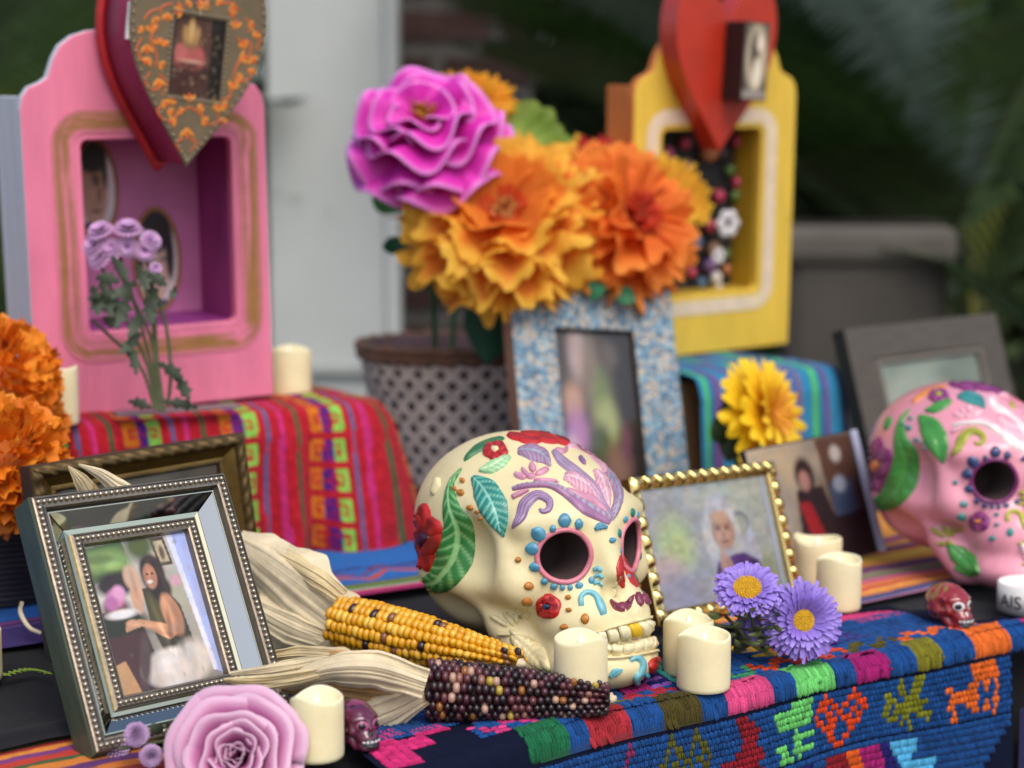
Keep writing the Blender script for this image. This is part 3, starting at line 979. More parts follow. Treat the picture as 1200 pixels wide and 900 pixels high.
# dark indigo cloth hanging at the far right
v = [(S1 + .012 + .24 * i / 39, -.012 + .012 * math.sin(i * .9) * (j / 29) - .003 * j / 29, -.055 - .35 * j / 29) for i in range(40) for j in range(30)]
o = mk('indigo_hanging_cloth', v, gridf(40, 30), mat('indigo_weave', S('#1d1a4a'), .95, var=.4, vscale=120, stretch=(4, 1, 1), bump=.5, bscale=300), None)
o.matrix_world = TM
tag(o, 'dark indigo ribbed cloth hanging at the lower right corner', 'cloth')
# green leaf sprig embroidered on the black runner
sprig = MB()
for k in range(9):
    c = TMI @ on(4 + k * 6.0, 798 - 6 * math.sin(k * .35), .008)
    for sd2 in (-1, 1):
        d = Vector((.6, .5 * sd2, 0)).normalized() * .006
        n = Vector((-d.y, d.x, 0)) * .35
        p = c + Vector((0, 0, .0035))
        sprig.add([p, p + d * .5 + n + Vector((0, 0, .0012)), p + d, p + d * .5 - n + Vector((0, 0, .0012))], [(0, 1, 2, 3)])
o = sprig.build('leaf_sprig', mat('sprig_yarn', S('#7f9a35'), .85, var=.2, vscale=400), bpy.data.objects['black_runner'])

# ------------------------------------------------------------------ painted skulls
def ell(p, c, r):
    q = (p - np.array(c)) / np.array(r)
    k0 = np.linalg.norm(q, axis=1); k1 = np.linalg.norm(q / np.array(r), axis=1)
    return k0 * (k0 - 1) / np.maximum(k1, 1e-6)
def caps(p, a, b, r0, r1):
    a, b = np.array(a), np.array(b); ba = b - a
    h = np.clip(((p - a) @ ba) / (ba @ ba), 0, 1)
    return np.linalg.norm(p - a - h[:, None] * ba, axis=1) - (r0 + (r1 - r0) * h)
def smin(a, b, k):
    h = np.clip(.5 + .5 * (b - a) / k, 0, 1); return b * (1 - h) + a * h - k * h * (1 - h)
def smax(a, b, k): return -smin(-a, -b, k)
ZS = .945
EYE0, EYE1 = np.array((.55, .205, .575)), np.array((.16, .105, .545))      # socket axis: outside the face, bottom (mirrored in y)
ER0, ER1 = .112, .085
def skull_sdf(p):
    p = p / np.array((1, 1, ZS))
    m = p.copy(); m[:, 1] = np.abs(m[:, 1])
    d = ell(p, (-.10, 0, .605), (.475, .425, .395))
    d = smin(d, ell(p, (-.18, 0, .36), (.36, .35, .28)), .12)
    d = smin(d, ell(m, (.20, .05, .55), (.265, .265, .33)), .10)
    d = smin(d, ell(p, (.385, 0, .28), (.225, .235, .19)), .08)
    d = smin(d, ell(p, (.405, 0, .11), (.250, .25, .13)), .05)
    d = smin(d, caps(m, (-.02, .29, .38), (.28, .20, .085), .085, .085), .05)
    d = smin(d, caps(m, (-.24, .335, .395), (.27, .275, .415), .06, .08), .06)
    d = smin(d, caps(m, (.26, .30, .46), (.13, .345, .70), .05, .035), .08)
    d = smin(d, caps(m, (.40, .10, .71), (.29, .28, .69), .045, .045), .06)
    d = smin(d, caps(p, (.43, 0, .66), (.515, 0, .47), .055, .045), .06)
    d = smax(d, -ell(m, (.11, .45, .57), (.12, .135, .13)), .08)
    d = smax(d, -ell(m, (-.04, .42, .24), (.16, .13, .07)), .07)
    d = smax(d, -ell(m, (.57, .035, .415), (.07, .042, .07)), .025)
    d = smax(d, -p[:, 2], .02)
    return d
def ico_dirs(n):
    import bmesh
    bm = bmesh.new(); bmesh.ops.create_icosphere(bm, subdivisions=n, radius=1)
    v = np.array([q.co[:] for q in bm.verts]); f = [tuple(x.index for x in fc.verts) for fc in bm.faces]
    bm.free()
    return v, f
def skull_mesh(n):
    D, Fc = ico_dirs(n)
    C = np.array((.04, 0, .45))
    lo = np.full(len(D), .02); hi = np.full(len(D), 1.0)
    # march out from the centre until outside
    r = np.full(len(D), .03); done = np.zeros(len(D), bool)
    for _ in range(170):
        d = skull_sdf(C + D * r[:, None])
        done |= d > -.0004
        r = np.where(done, r, r + np.maximum(-d * .7, .0008))
    return C + D * r[:, None], Fc
SKV, SKF = skull_mesh(6)
SK_H = .1705                                      # metres per skull unit
def skull_body(parent, m, dark):
    """solid skull with the two sockets bored out of it"""
    raw = mk('skull_raw', SKV * SK_H, SKF, m, None)
    mb = MB()
    for sy in (-1, 1):
        a = Vector((EYE0 * np.array((1, sy, ZS)) * SK_H).tolist()); b = Vector((EYE1 * np.array((1, sy, ZS)) * SK_H).tolist())
        pr = [(.001, 0), (ER1 * .5, .004), (ER1 * .85, .02), (ER1, .06), (ER0, .42), (.001, .4201)]
        v, f = lathev([(r * SK_H, z * SK_H) for r, z in pr], 48)
        mw = face_dir(b, a - b)
        mb.add([mw @ Vector(q) for q in v], f)
    cut = mb.build('socket_cutter', dark, None)
    md = raw.modifiers.new('bore', 'BOOLEAN'); md.operation = 'DIFFERENCE'; md.object = cut; md.solver = 'EXACT'; md.material_mode = 'TRANSFER'
    dg = bpy.context.evaluated_depsgraph_get()
    me = bpy.data.meshes.new_from_object(raw.evaluated_get(dg))
    me.shade_smooth()
    me.set_sharp_from_angle(angle=R(50))
    bpy.data.objects.remove(raw); bpy.data.objects.remove(cut)
    o = bpy.data.objects.new('skull_body', me); COL.objects.link(o); o.parent = parent
    return o

FA = R(36.5)
fd = Vector((math.sin(FA), -math.cos(FA), 0))
def skull_pose(X, Y, z, fa=FA, tilt=0):
    f = Vector((math.sin(fa), -math.cos(fa), 0)); l = Vector((0, 0, 1)).cross(f)
    return axes((X, Y, z), f, l, Vector((0, 0, 1))) @ Matrix.Rotation(tilt, 4, 'X')
SKW = skull_pose(.0155, 1.184, .003)
M_cream = mat('cream_glaze', S('#e0d2a2'), rough=.5, var=.16, vscale=11, bump=.22, bscale=90, coat=.05, sss=0)
wsk = thing('painted_skull', 'cream ceramic skull painted with flowers, leaves and blue eye dots', 'skull', SKW)
M_clay = mat('bare_clay', S('#4a3a38'), .9, var=.15, vscale=30)
wbody = skull_body(wsk, M_cream, M_clay)
SKI = SKW.inverted()
bvh = BVHTree.FromPolygons([tuple(SKW @ Vector(p)) for p in (SKV * SK_H).tolist()], SKF)

def hit(px, py, bv):
    d = ray(px, py).normalized()
    loc, nor, i, dist = bv.ray_cast(CAMP, d)
    if loc is None:
        p = CAMP + d * 1.2
        for _ in range(3):
            loc, nor, i, dist = bv.find_nearest(p)
            p = CAMP + d * ((loc - CAMP).dot(d))
    if nor.dot(d) > 0.3: nor = -nor
    return loc, nor
ORG0 = (440, 480); KS = 2.5
def stroke(name, pts, wid, ht, m, nlen=18, nac=7, vein=None, parent=None, px=False, prof='dome', smooth=True, lift=.0003):
    """a raised painted stroke or leaf: pts and half widths traced on the skull, laid on its real surface"""
    if not px:
        pts = [(ORG0[0] + x / KS, ORG0[1] + y / KS) for x, y in pts]; wid = [w / KS for w in wid]
    C = catmull(pts, nlen)
    W = np.interp(np.linspace(0, 1, nlen), np.linspace(0, 1, len(wid)), wid)
    V = []; cc = []
    for i in range(nlen):
        t = C[min(i + 1, nlen - 1)] - C[max(i - 1, 0)]; t /= (np.linalg.norm(t) + 1e-9); n = np.array((-t[1], t[0]))
        l = i / (nlen - 1)
        for j in range(nac):
            w = -1 + 2 * j / (nac - 1)
            q = C[i] + n * w * W[i]
            loc, nor = hit(q[0], q[1], bvh)
            vn = vein(l, w) if vein else 0
            endf = 1 - max(0, abs(2 * l - 1) - .8) / .2
            h = (ht * max(0, (1 - w ** 4)) * (.35 + .65 * endf) - (.0006 if abs(w) > .99 or i in (0, nlen - 1) else 0)) * (1 - .35 * vn) + lift
            V.append(SKI @ (loc + nor * h)); cc.append(vn)
    return mk(name, V, gridf(nlen, nac), m, parent or wsk, cols=np.array(cc), smooth=smooth)
def oval(cx, cy, rx, ry, ang=0):
    a = R(ang); dx, dy = math.cos(a) * rx, math.sin(a) * rx
    ts = np.linspace(-1, 1, 7)
    return [(cx + dx * t, cy + dy * t) for t in ts], [max(.12, math.sqrt(max(0, 1 - t * t))) * ry for t in ts]
def dot(name, cx, cy, rx, ry, m, ang=0, ht=.0016, **k):
    p, w = oval(cx, cy, rx, ry, ang)
    return stroke(name, p, w, ht, m, nlen=9, nac=5, **k)
def leafvein(n, s=1.4):
    def f(l, w):
        if abs(w) < .13: return .85
        q = (l * n - abs(w) * s) % 1
        return .75 * max(0, 1 - abs(q - .5) / .22)
    return f
def petalvein(l, w):
    q = (w * 2.5) % 1
    return .55 if q < .25 and .15 < l < .9 else 0
def flower(cx, cy, rx, ry, n, m, mc, a0=0, pr=.66, cr=.28, ht=.0022, part='flower_petal'):
    for k in range(n):
        a = 2 * math.pi * k / n + a0
        ex, ey = cx + rx * math.cos(a), cy + ry * math.sin(a)
        sx, sy = cx + rx * .22 * math.cos(a), cy + ry * .22 * math.sin(a)
        hw = pr * math.hypot(rx * math.sin(a), ry * math.cos(a)) * math.sin(math.pi / n) * 1.75
        stroke(part, [(sx, sy), ((sx + ex) / 2, (sy + ey) / 2), (ex, ey)], [hw * .35, hw * .9, hw, hw * .85, hw * .35], ht, m, nlen=9, nac=7, vein=petalvein)
    if mc: dot('flower_centre', cx, cy, rx * cr, ry * cr, mc, ht=ht * 1.5)

def pm(n, a, b=None, rough=.4): return mat('paint_' + n, mix=(S(a), S(b or a)), rough=rough, var=.3, vscale=90, bump=.25, bscale=400, coat=.1, bdist=.0005)
P_GR = pm('green', '#2c7a3a', '#9ccf8a'); P_TE = pm('teal', '#1d7d70', '#9fd8c4'); P_RED = pm('red', '#b8231f', '#5a0d14'); P_LG = pm('light_green', '#8cc48a', '#dfe9c4')
P_PUR = pm('purple', '#7f5a84', '#b8a6c0'); P_PNK = pm('pink', '#c68aa0', '#ead0cc'); P_PLU = pm('plum', '#9a6e90', '#9cb4bc'); P_BLU = pm('blue', '#5398b4', '#2f6f8c'); P_ORA = pm('orange', '#b8762a'); P_DPU = pm('dark_purple', '#43153a')
P_SKY = pm('sky_blue', '#6fb2bd', '#4a97aa'); P_MAR = pm('maroon', '#7a2f48'); P_CRM = pm('cream', '#dfd2a2', '#cabc8a'); P_YEL = pm('yellow', '#e5b81c'); P_PKR = pm('pink_ring', '#d97f8e'); P_DBL = pm('dark_blue', '#1e3a55'); P_TTH = pm('tooth', '#e8dcb2', '#d8cc9a')
P_DGR = pm('dark_green', '#2f7040', '#7fb57a')

stroke('leaf', [(252, 172), (222, 222), (222, 285), (242, 350), (232, 430), (190, 495), (140, 512)], [3, 9, 26, 48, 58, 46, 20], .0021, P_GR, nlen=70, nac=21, vein=leafvein(13, 1.2))
flower(140, 378, 46, 104, 7, P_RED, P_DPU, a0=.3, ht=.0022)
stroke('leaf', [(284, 196), (318, 232), (345, 285), (362, 330), (376, 374)], [8, 40, 46, 30, 2], .0019, P_TE, nlen=44, nac=15, vein=leafvein(10, 1.2))
flower(352, 122, 38, 26, 7, P_RED, P_CRM, a0=.2, pr=.8, cr=.32, ht=.0024)
stroke('leaf', [(303, 180), (335, 172), (370, 152), (397, 138)], [3, 18, 20, 4], .002, P_LG, nlen=30, nac=11, vein=leafvein(7))
for a, b, c, d, e in ((415, 80, 32, 13, 8), (452, 74, 34, 10, 0), (448, 90, 38, 13, 8), (505, 88, 40, 13, 10), (545, 92, 28, 12, 22), (500, 76, 34, 8, 8)):
    dot('flower_petal', a, b, c, d, P_RED, e, ht=.0020, vein=petalvein)
stroke('leaf', [(260, 150), (300, 116), (340, 98), (378, 84)], [4, 12, 12, 3], .0022, P_DGR, nlen=20)
stroke('leaf', [(416, 122), (455, 124), (490, 138), (514, 166)], [10, 26, 24, 3], .0022, P_PLU, nlen=30, nac=11, vein=leafvein(7))
for a, b, c, d, e in ((424, 195, 20, 11, 20), (460, 170, 15, 13, 80), (440, 186, 20, 9, 50), (488, 183, 24, 10, -25), (456, 196, 14, 10, 0), (500, 210, 38, 8, 5)):
    dot('petal_stroke', a, b, c, d, P_PNK, e, ht=.002)
stroke('vine_stroke', [(400, 232), (450, 222), (510, 222), (560, 246), (620, 290), (690, 328)], [8, 9, 10, 15, 22, 14], .0019, P_PLU, nlen=40, nac=9, vein=lambda l, w: .8 if (w < -.1 and (l * 22) % 1 < .6) else 0)
stroke('vine_stroke', [(400, 258), (425, 246), (450, 236)], [8, 8, 4], .002, P_PNK)
stroke('curl_stroke', [(400, 348), (425, 315), (440, 275), (475, 250), (508, 266), (508, 292), (490, 300), (480, 290)], [3, 16, 20, 15, 13, 9, 6, 4], .0019, P_PUR, nlen=34, nac=9, vein=lambda l, w: .6 if (w * 2 + 3) % 1 < .22 else 0)
stroke('plume_stroke', [(520, 118), (545, 150), (590, 185), (640, 232), (680, 300), (690, 326)], [8, 15, 16, 16, 12, 3], .0019, P_PLU, nlen=34, nac=9, vein=lambda l, w: .5 if (w * 2 + 3) % 1 < .22 else 0)
stroke('plume_leaf', [(552, 195), (590, 205), (630, 232), (662, 270)], [12, 27, 22, 3], .0019, P_PNK, nlen=30, nac=11, vein=leafvein(9))
stroke('plume_leaf', [(556, 232), (600, 252), (645, 272), (682, 308)], [5, 13, 13, 3], .002, P_PNK, nlen=20)
stroke('plume_leaf', [(640, 175), (660, 205), (675, 250), (684, 300)], [5, 18, 18, 3], .0019, P_PNK, nlen=26, nac=9, vein=leafvein(7))
stroke('plume_stroke', [(560, 104), (610, 112), (650, 142), (672, 176), (660, 190)], [5, 12, 13, 10, 4], .0019, P_PNK, nlen=30, nac=9, vein=lambda l, w: .5 if (w * 2 + 3) % 1 < .25 else 0)
stroke('plume_stroke', [(668, 168), (696, 205), (712, 255), (700, 300), (690, 326)], [5, 14, 16, 13, 3], .0019, P_PLU, nlen=30, nac=9, vein=leafvein(9))
stroke('plume_stroke', [(525, 118), (548, 124), (560, 118), (556, 110)], [6, 7, 5, 3], .002, P_PNK)
dot('petal_stroke', 605, 150, 16, 6, P_PUR, 50, ht=.002)
stroke('leaf', [(642, 352), (658, 342), (680, 346)], [5, 13, 3], .002, P_BLU, nlen=14, vein=leafvein(5))
dot('paint_dot', 693, 383, 9, 10, P_BLU)
# eye dots and ring
for a, b, c, d, e in ((478, 365, 25, 23, 40), (460, 408, 22, 21, 10), (467, 461, 18, 16, 0), (495, 503, 11, 12, 0), (523, 518, 11, 12, 0), (548, 521, 8, 11, 0), (571, 521, 8, 11, 0), (597, 515, 12, 11, 0), (520, 349, 10, 13, 0), (554, 325, 20, 24, 0), (595, 335, 12, 18, 10), (633, 500, 10, 12, 0)):
    dot('eye_dot', a, b, c, d, P_BLU, e, ht=.0022, vein=lambda l, w: .6 if abs(w) < .15 else 0)
def ring(cx, cy, rx, ry, w, m, a0=0, a1=360, ht=.0018, name='eye_ring'):
    pts = [(cx + rx * math.cos(R(a)), cy + ry * math.sin(R(a))) for a in np.linspace(a0, a1, 30)]
    return stroke(name, pts, [w, w], ht, m, nlen=60, nac=5)
def socket_rim(sy):
    """points round the socket mouth, on the surface"""
    a = EYE0 * np.array((1, sy, ZS)); b = EYE1 * np.array((1, sy, ZS))
    ax = a - b; Lx = np.linalg.norm(ax); ax /= Lx; u = np.cross((0, 0, 1.), ax); u /= np.linalg.norm(u); w = np.cross(ax, u)
    an = np.linspace(0, 2 * math.pi, 72, endpoint=False)
    o = u * np.cos(an)[:, None] + w * np.sin(an)[:, None]
    t = np.full(72, .05); done = np.zeros(72, bool)
    for _ in range(500):
        p = b + ax * t[:, None] + o * (ER1 + (ER0 - ER1) * np.clip((t - .06) / .36, 0, 1) + .002)[:, None]
        done |= skull_sdf(p) > -.002
        t = np.where(done, t, t + .001)
    return list(p)
for sy in (-1, 1):
    pts = [Vector((q * SK_H).tolist()) for q in socket_rim(sy)]
    n = len(pts)
    mbv, mbf = [], []
    path = pts + [pts[0]]
    v, f = tubev(path, .0019, 7, cap=False)
    mk('eye_ring', v, f, P_PKR, wsk, cols=np.zeros(len(v)))
# wavy strokes right of the eye, cheeks
for k, (a, b) in enumerate(((652, 470), (656, 490), (652, 512))):
    stroke('wave_stroke', [(a - 14, b), (a, b - 6), (a + 12, b + 4)], [5, 7, 4], .0018, P_SKY)
stroke('curl_stroke', [(604, 575), (603, 548), (622, 535), (645, 545), (658, 570), (670, 600)], [10, 8, 8, 9, 13, 12], .0019, P_SKY, nlen=24, nac=7)
for a, b, c, d in ((418, 440, 10, 10), (449, 517, 15, 14), (444, 563, 16, 15), (565, 550, 9, 9), (567, 587, 9, 8), (614, 613, 13, 18), (553, 637, 12, 11), (250, 243, 11, 12), (279, 288, 9, 10), (256, 208, 7, 9), (232, 232, 6, 8), (152, 562, 6, 14), (128, 560, 6, 16), (114, 512, 4, 10), (300, 300, 5, 6), (310, 318, 5, 6)):
    dot('paint_dot', a, b, c, d, P_ORA, ht=.0018)
flower(507, 577, 36, 36, 5, P_RED, P_DBL, a0=.3, pr=.85, cr=.3, ht=.0026)
# nose, moustache
stroke('nose_paint', [(722, 425), (716, 460), (720, 500), (727, 524)], [6, 12, 14, 5], .0006, P_RED, nlen=16)
stroke('nose_paint', [(722, 425), (738, 465), (758, 500), (770, 520)], [5, 12, 15, 5], .0006, P_RED, nlen=16)
stroke('moustache_stroke', [(688, 556), (706, 576), (735, 576), (758, 542)], [4, 13, 14, 3], .0024, P_MAR, nlen=18)
dot('moustache_stroke', 771, 556, 22, 10, P_MAR, 70, ht=.0022)
stroke('moustache_stroke', [(782, 540), (797, 562), (812, 572)], [4, 9, 4], .0022, P_MAR)
# far eye surround: dots and short strokes set round the rim
lb = BVHTree.FromPolygons([tuple(p) for p in (SKV * SK_H).tolist()], SKF)
rim = np.array(socket_rim(1)); rcn = rim.mean(0)
for k in range(0, 72, 6):
    p = Vector(((rcn + (rim[k] - rcn) * 1.27) * SK_H).tolist())
    loc, nor, _, _ = lb.find_nearest(p)
    if nor.dot(loc - Vector((0, 0, .45 * SK_H))) < 0: nor = -nor
    q4 = face_dir(loc, nor)
    v, f = spherev((0, 0, 0), .0042 if k % 12 else .0030, 8, 6, (1, .8, .35))
    mk('eye_dot', [q4 @ Vector(q) for q in v], f, P_TE if k % 12 else P_BLU, wsk, cols=np.zeros(len(v)))
# teeth
for i, (a, b, w, h, mm) in enumerate(((664, 664, 13, 20, P_TTH), (694, 661, 16, 22, P_TTH), (726, 652, 15, 23, P_TTH), (755, 646, 15, 23, P_YEL), (782, 641, 13, 23, P_TTH), (802, 635, 10, 22, P_TTH), (820, 634, 10, 22, P_YEL),
                                      (675, 703, 13, 18, P_TTH), (704, 703, 16, 20, P_TTH), (735, 698, 15, 21, P_TTH), (764, 693, 15, 21, P_TTH), (791, 688, 13, 21, P_TTH), (812, 683, 10, 20, P_TTH), (831, 679, 8, 20, P_TTH))):
    stroke('tooth', [(a - w * .93, b + 1), (a - w * .6, b), (a, b - .5), (a + w * .6, b - 2), (a + w * .93, b - 3)], [h * .72, h, h, h, h * .72], .0036, mm, nlen=9, nac=7, lift=.0008)
stroke('gum_ridge', [(640, 655), (690, 636), (750, 620), (800, 608), (826, 610)], [4, 5, 5, 5, 4], .0025, P_CRM, nlen=30)
stroke('gum_ridge', [(655, 728), (700, 730), (760, 722), (810, 712), (842, 700)], [4, 5, 5, 5, 4], .0025, P_CRM, nlen=30)
# chin
stroke('leaf', [(684, 784), (702, 770), (724, 762)], [4, 13, 3], .002, P_SKY, nlen=16, vein=leafvein(4))
stroke('curl_stroke', [(745, 735), (764, 728), (782, 742), (778, 768), (762, 786), (766, 802), (784, 800)], [8, 9, 9, 9, 8, 9, 6], .0024, P_SKY, nlen=26)
flower(826, 756, 26, 32, 5, P_RED, P_DBL, a0=.5, pr=.85, cr=.28, ht=.0026)
for a, b, c, d, e in ((852, 726, 18, 10, 50), (862, 762, 14, 8, 80), (797, 780, 9, 10, 0), (852, 790, 10, 6, 60)):
    dot('paint_dot', a, b, c, d, P_BLU, e, ht=.002)
# unpainted embossed leaves on the jaw
for a, b, c, d, e in ((362, 618, 32, 10, 35), (390, 612, 28, 11, 55), (412, 610, 22, 9, 80), (436, 606, 18, 8, -20), (378, 658, 20, 9, 5), (405, 655, 16, 9, 40)):
    dot('embossed_petal', a, b, c, d, P_CRM, e, ht=.0026)
stroke('embossed_leaf', [(398, 660), (432, 690), (470, 725), (508, 768)], [8, 34, 38, 8], .0028, P_CRM, nlen=36, nac=13, vein=leafvein(8))
stroke('embossed_leaf', [(425, 745), (455, 752), (490, 775)], [8, 16, 4], .002, P_CRM, nlen=18, vein=leafvein(5))
stroke('embossed_leaf', [(168, 250), (180, 220), (186, 200)], [6, 12, 4], .0022, P_CRM)
wsk['parts_done'] = 1
del wsk['parts_done']

# the pink skull comes from the same mould: the same parts, other paints
PKW = skull_pose(.392, 1.445, .008, R(22))
psk = thing('painted_skull', 'pink painted skull with green leaves at the right edge', 'skull', PKW)
M_pink = mat('pink_glaze', S('#e89aaa'), rough=.32, var=.2, vscale=9, bump=.10, bscale=70, coat=.5)
skull_body(psk, M_pink, M_clay)
K_GR = pm('pink_skull_green', '#3f8a3c', '#4f9a48', .25); K_PUR = pm('pink_skull_purple', '#7a2a66', '#b0558e', .25); K_NAV = pm('pink_skull_navy', '#3c4a78', '#2f3a66', .25); K_OLV = pm('pink_skull_olive', '#a9a83a', '#7f8a2c', .25); K_ORA = pm('pink_skull_orange', '#e08a4a', '#c9632f', .25)
K_PNK = pm('pink_skull_pale', '#efb3c0', '#d8708c', .25); K_TEA = pm('pink_skull_teal', '#3f8f8a', '#2f6f7a', .25); K_WHT = pm('pink_skull_white', '#ead9d6', '#cfe0e0', .25)
def remap(mn, nm):
    if nm == 'tooth': return K_WHT
    if nm == 'eye_ring': return K_PUR
    return {'paint_green': K_GR, 'paint_teal': K_GR, 'paint_red': K_PUR, 'paint_light_green': K_GR, 'paint_purple': K_OLV, 'paint_pink': K_PNK, 'paint_plum': K_WHT if nm != 'leaf' else K_TEA, 'paint_blue': K_NAV, 'paint_orange': K_TEA, 'paint_dark_purple': K_ORA,
            'paint_sky_blue': K_OLV, 'paint_maroon': K_PUR, 'paint_cream': K_GR if nm == 'embossed_leaf' else K_OLV, 'paint_yellow': K_WHT, 'paint_pink_ring': K_PUR, 'paint_dark_blue': K_ORA, 'paint_tooth': K_WHT, 'paint_dark_green': K_ORA}.get(mn, K_PNK)
for o in list(wsk.children):
    nm = o.name.split('.')[0]
    if nm == 'skull_body': continue
    c = inst(o, psk, None, nm, remap(o.data.materials[0].name, nm))

# ------------------------------------------------------------------ candles
M_wax = mat('ivory_wax', S('#efe1b6'), .55, var=.10, vscale=30, sss=.35, ssscale=.012, bump=.05, bscale=200, spec=.35)
M_led = mat('led_tip', S('#f4efe0'), .3, spec=.5, sss=.3, ssscale=.005)
def candle(label, px, by, w, ty, z0=.007, ph=0.0, name='candle', amp=.0022):
    p = on(px, by, z0); d = p.y * _CP - (p.z - CAM_H) * _SP
    r = w * d / F_PX / 2; h = (by - ty) * d / F_PX * .985 - .12 * r
    th = thing(name, label, 'candle', (p.x * (1 + r / p.y), p.y + r, z0), 'ivory battery candles')
    def wob(a, rr, z):
        k = 1 if z > h * .7 else 0
        b = a + 1.57          # 0 faces the camera
        dz = amp * (.9 * math.cos(2 * (a - .8 - ph)) + .45 * math.cos(3 * a + ph * 2)) - .0006
        return (rr * (1 + .006 * math.sin(3 * a + ph)), z + k * dz * (rr / r) ** 2)
    pr = [(.001, 0), (r * .93, 0), (r * .985, .0008), (r, .003), (r * 1.0, h * .35), (r, h * .68), (r * .999, h - .0022), (r * .985, h - .0007), (r * .95, h), (r * .90, h - .0006), (r * .86, h - .003), (r * .76, h - .0055), (r * .4, h - .0068), (.001, h - .0068)]
    v, f = lathev(pr, 48, wob)
    mk('wax_body', v, f, M_wax, th)
    v, f = lathev([(r * .16, h - .0072), (r * .15, h - .004), (r * .09, h - .001), (.0005, h + .0016)], 12)
    mk('flame_tip', v, f, M_led, th)
    return th
candle('ivory candle on the red cloth at the right of the pink shrine', 339, 466, 53, 406, .140, .6)
candle('ivory candle between the marigolds and the pink shrine', 70, 500, 46, 428, .141, 2.2)
candle('ivory candle in front, between the pink rose and the corn husk', 372, 897, 64, 816, .007, .4)
candle('ivory candle touching the jaw of the cream skull, behind the dark corn', 680, 838, 64, 746, .0095, 1.2)
candle('ivory candle half hidden right of the cream skull chin', 806, 796, 60, 724, .006, .5)
candle('ivory candle standing foremost right of the cream skull chin', 824, 815, 64, 743, .006, .3)
candle('ivory candle before the printed photo, the farther of the pair', 957, 690, 57, 630, .006, 2.0)
candle('ivory candle of the pair by the asters, the nearer one', 982, 719, 53, 653, .006, .2)
candle('ivory candle cut by the right edge before the pink skull', 1214, 690, 52, 628, .006, .3)
candle('ivory candle cut by the left edge of the picture', -28, 806, 62, 738, .008, .3)

# small white cup light with printed letters
p = on(1216, 720, .006)
tl = thing('tealight', 'small white round tea light with black letters on its side', 'tea light', (p.x, p.y + .016, .006))
r_, h_ = .0265, .0215
v, f = lathev([(.001, 0), (r_, 0), (r_, h_), (r_ * .94, h_ + .0004), (r_ * .93, h_ - .004), (.001, h_ - .004)], 40)
mk('cup', v, f, mat('white_plastic', S('#e2dfda'), .4), tl)
fc = bpy.data.curves.new('letters_curve', 'FONT'); fc.body = 'AIS'; fc.size = .0145; fc.align_x = 'CENTER'
fo = bpy.data.objects.new('letters_tmp', fc); COL.objects.link(fo)
me = bpy.data.meshes.new_from_object(fo.evaluated_get(bpy.context.evaluated_depsgraph_get()))
bpy.data.objects.remove(fo)
import bmesh
bm = bmesh.new(); bm.from_mesh(me); bmesh.ops.subdivide_edges(bm, edges=bm.edges[:], cuts=2, use_grid_fill=True); bmesh.ops.triangulate(bm, faces=bm.faces[:]); bm.to_mesh(me); bm.free()
for vt in me.vertices:
    a = -math.pi / 2 - .95 + vt.co.x / r_
    vt.co = ((r_ + .0006) * math.cos(a), (r_ + .0006) * math.sin(a), .005 + vt.co.y)
me.materials.append(mat('black_ink', S('#1a1a1a'), .5))
lo = bpy.data.objects.new('printed_letters', me); COL.objects.link(lo); lo.parent = tl

# ------------------------------------------------------------------ picture frames
def loc_px(mw, px, py, z=0.0):
    """local x,y where the view through (px,py) meets the local plane z"""
    mi = mw.inverted(); o = mi @ CAMP; d = (mi.to_3x3() @ ray(px, py))
    t = (z - o.z) / d.z
    q = o + d * t
    return q.x, q.y
def easel(parent, H, z, m):
    v = [(-.012, H * .6, z), (.012, H * .6, z), (.018, .0, z - .05), (-.018, .0, z - .05), (-.012, H * .6, z - .003), (.012, H * .6, z - .003), (.018, .0, z - .053), (-.018, .0, z - .053)]
    mk('easel_leg', v, [(0, 1, 2, 3), (7, 6, 5, 4), (0, 4, 5, 1), (1, 5, 6, 2), (2, 6, 7, 3), (3, 7, 4, 0)], m, parent, smooth=False)
M_back = mat('backing_board', S('#2a2320'), .9, var=.2, vscale=30)
M_pew = mat('pewter', S('#8a7f70'), .36, metal=.85, var=.25, vscale=60, bump=.2, bscale=150)
M_bead = mat('pewter_bead', S('#bcb4a4'), .28, metal=.9, var=.15, vscale=60)
M_mir = mat('mirror_glass', S('#a9aca8'), .03, metal=1.0)
M_mirb = mat('mirror_bevel', S('#d8d4b0'), .06, metal=1.0)
def beading(W, H, ins, z, r, m, parent, y0=0, gap=2.25):
    mb = MB()
    x0, x1, ya, yb = -W / 2 + ins, W / 2 - ins, y0 + ins, y0 + H - ins
    for (ax, ay, bx, by) in ((x0, ya, x1, ya), (x1, ya, x1, yb), (x1, yb, x0, yb), (x0, yb, x0, ya)):
        L_ = math.hypot(bx - ax, by - ay); n = max(2, int(L_ / (r * gap)))
        for k in range(n):
            t = k / n
            v, f = spherev((ax + (bx - ax) * t, ay + (by - ay) * t, z), r, 8, 5)
            mb.add(v, f)
    o = mb.build('beading', m, parent)
    o['kind'] = 'stuff'
    return o
MW = pose(-.192, 1.014, .006, 40.7, 28.5, 0)
W, H = .138, .163
mf = thing('mirror_frame', 'silver beaded photo frame with mirrored border, leaning at the front left', 'picture frame', MW)
M_side = mat('frame_side_lacquer', S('#4d5946'), .4, metal=.15, var=.45, vscale=26, bump=.35, bscale=120, stretch=(1, .25, 1))
moulding('side_casing', W, H, [(.006, -.027), (.0, -.026), (.0, -.003), (.0008, -.0018)], M_side, mf)
moulding('outer_moulding', W, H, [(.0008, -.0018), (.0012, 0), (.0022, .0004), (.0026, -.0006), (.0066, -.0006), (.007, .0003), (.0084, 0), (.0092, -.003)], M_pew, mf)
beading(W, H, .0046, .0004, .00165, M_bead, mf)
